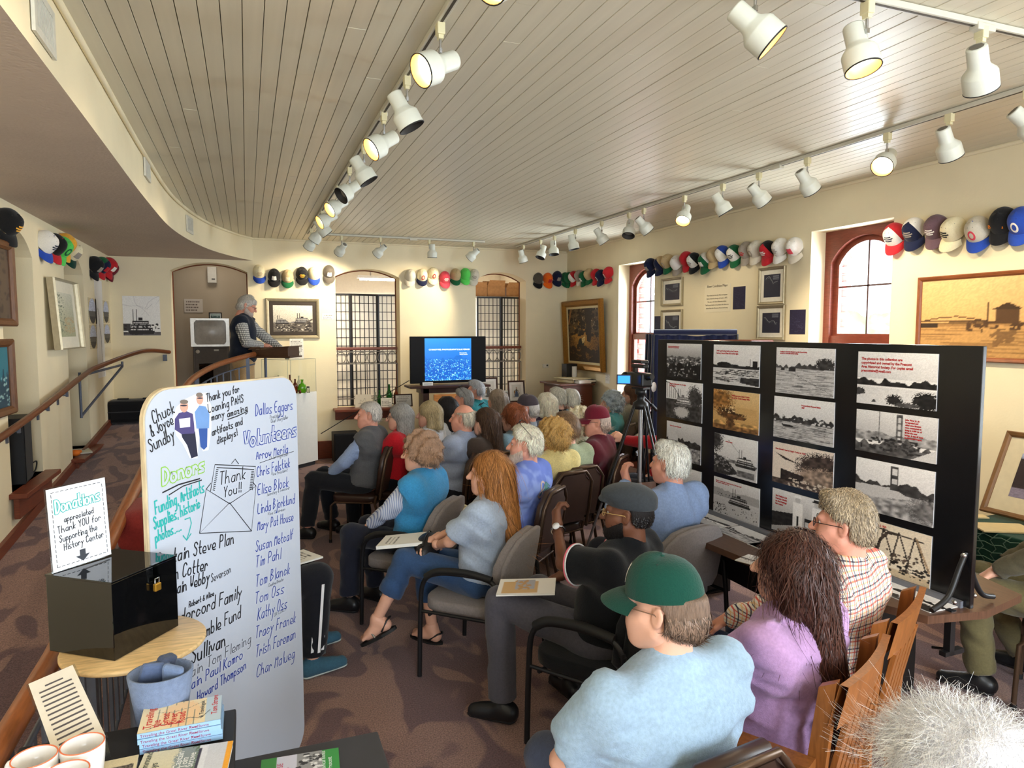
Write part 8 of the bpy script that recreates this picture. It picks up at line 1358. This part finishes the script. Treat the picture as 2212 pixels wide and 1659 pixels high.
# price list in a slanted holder
a, b = at(215, 1610, Z=KZ+.02), at(132, 1540, Z=KZ+.02); t = thing('price_sign', 'slanted clear sign holder with a typed price list behind the mugs', 'sign'); x = (a-b).normalized(); n = Vector((x.y, -x.x, 0)); w, h = .2, .15
c1, c2, c3 = at(122, 1500, D=1.75), at(157, 1437, D=1.85), at(228, 1590, D=1.62); X_ = (c3-c2); h2 = X_.length; X_.normalize(); Yv = (c1-c2); Yv -= X_*Yv.dot(X_); w2 = Yv.length; Yv.normalize(); N_ = X_.cross(-Yv).normalized(); N_ = N_ if N_.dot(Vector(CAM)-c1) > 0 else -N_
t.matrix_world = basis(-(-Yv) if False else -Yv, -X_, (-Yv).cross(-X_), c2) ; sgn = 1 if (-Yv).cross(-X_).dot(Vector(CAM)-c1) > 0 else -1; w2 = max(w2, .10)
B('sheet', (-w2/2, -h2/2, 0), (w2, h2, .002), plain((232, 226, 214)), t); B('holder', (-w2/2, -h2/2, -sgn*.003), (w2+.01, h2+.01, .003), glass_mat('acrylic', (240, 245, 250), .4), t)
for k in range(13): B('print_line', (-w2/2-.0, -h2*(.12+.062*k), sgn*.0015), (w2*(.4 if k == 0 else .72), h2*.018, .0006), plain((90, 86, 90)), t)
B('stand_foot', (-w2/2, -h2+.0, -sgn*.03), (w2, .004, .06), glass_mat('acrylic', (240, 245, 250), .4), t)
# ------------------------------------------------------------------ things in laps and small marks on clothing
def inlap(key, x, y, z, d, rz, label, cat, name, pic=None, tilt=0.):
    t0, pos, rzz = PEOPLE[key]; M = Matrix.Translation((pos[0], pos[1], 0)) @ Matrix.Rotation(rzz, 4, 'Z') @ Matrix.Translation((x, y, z)) @ Matrix.Rotation(rz, 4, 'Z') @ Matrix.Rotation(tilt, 4, 'X'); t = thing(name, label, cat); t.matrix_world = M; B('pages', (0, 0, 0), d, plain((232, 230, 222)), t)
    if pic: o = link('print', pic.mesh(d[0]-.006, d[1]-.006), t); o.location = (0, 0, d[2]/2+.0008)
    return t
inlap('polo', -.14, .36, .70, (.21, .28, .008), .5, 'open magazine with pictures on the lap of the flat cap man', 'magazine', 'magazine', Pic(40, 50, (236, 232, 224), 6).rect(.08, .3, .8, .92, (206, 170, 120)).rect(.3, .35, .9, .7, (170, 172, 180)).specks(.3, .4, .9, .7, (190, 150, 100), 20, .05), -.06)
inlap('anchor', -.02, .52, .685, (.22, .28, .02), .3, 'stack of white handouts on the knee of the ginger-haired woman', 'papers', 'handouts', textpic(40, 50, 3, seed=8), -.12)
inlap('periwinkle', -.18, .36, .72, (.18, .24, .012), .2, 'cream booklet held in front of the periwinkle tee', 'booklet', 'booklet', textpic(40, 50, 5, (238, 224, 180), (120, 110, 90), 8), .35)
inlap('track', .02, .40, .655, (.2, .26, .01), .2, 'booklet on the lap behind the whiteboard edge', 'booklet', 'booklet', textpic(30, 40, 6, seed=3))
# handbag under the ginger-haired woman's hands
f = Field((-.2, -.15, -.14), (.2, .15, .14), .006); f.ell((0, 0, 0), (.15, .075, .085), .02).cone((-.11, 0, -.05), (.11, 0, -.05), .05, .05, .03); bag = thing('handbag', 'black leather handbag on the lap of the ginger-haired woman', 'handbag'); t0, pos, rzz = PEOPLE['anchor']; bag.matrix_world = Matrix.Translation((pos[0], pos[1], 0)) @ Matrix.Rotation(rzz, 4, 'Z') @ Matrix.Translation((.02, .38, .645)) @ Matrix.Rotation(.3, 4, 'Z'); link('pouch', meshof([f.nets()], 'pouch', mat('bag_leather', (24, 22, 24), rough=.4, bump=.3, bs=150)), bag); MB().tube(smooth_path([(-.13, 0, .05), (-.06, .0, .087), (.06, 0, .087), (.13, 0, .05)], 5), .004, 6).build('zip', BLK, bag)
def surf_mark(tr, M, segs, pen, ink, name): 
    mb = MB(); [ribbon(mb, P, pen) for P in segs]; o = mb.build(name, ink, tr); o.matrix_local = M; sw_ = o.modifiers.new('cling', 'SHRINKWRAP'); sw_.target = [c for c in tr.children if c.name.startswith('shirt')][0]; sw_.wrap_method = 'PROJECT'; sw_.use_negative_direction = True; sw_.use_positive_direction = True; sw_.use_project_z = True; sw_.offset = .003; return o
def backmark(r, x, z): u = r[4]['u']; N = r[4]['N']; return basis((-1, 0, 0), u, (0, -math.cos(.1), -.1), N+np.array([x, -.18, 0])-u*z)
circ = lambda cx, cy, r_, n=20, a0=0, a1=2*PI: [(cx+r_*math.cos(a0+(a1-a0)*i/n), cy+r_*math.sin(a0+(a1-a0)*i/n)) for i in range(n+1)]
def densify(S, k=6): return [[(a[0]+(b[0]-a[0])*j/k, a[1]+(b[1]-a[1])*j/k) for a, b in zip(P, P[1:]) for j in range(k)]+[P[-1]] for P in S]
surf_mark(r20[0], backmark(r20, .03, .22), densify([circ(0, 0, .045), circ(0, 0, .036), [(0, .03), (0, -.03)], circ(0, 0, .028, 10, PI, 2*PI), [(-.012, .018), (.012, .018)]]+[[(.05*math.cos(a), .05*math.sin(a)), (.066*math.cos(a), .066*math.sin(a))] for a in [.4*i for i in range(8)]], 2), .005, INKK, 'anchor_print')
PALM = [[(0, 0), (.06*math.cos(a)*.6, .06*math.sin(a)), (.09*math.cos(a), .07*math.sin(a)-.03)] for a in [.2+.45*i for i in range(7)]]; PALM = densify(PALM, 4)
surf_mark(r19[0], backmark(r19, .03, .16), PALM+[[(x+.02, y-.09) for x, y in P] for P in PALM]+[[(x+.0, y-.2) for x, y in P] for P in PALM], .009, plain((60, 130, 120)), 'palm_print'); surf_mark(r19[0], backmark(r19, -.03, .12), densify([circ(0, 0, .03), circ(.02, -.05, .025)], 2), .012, plain((206, 180, 170)), 'island_print')
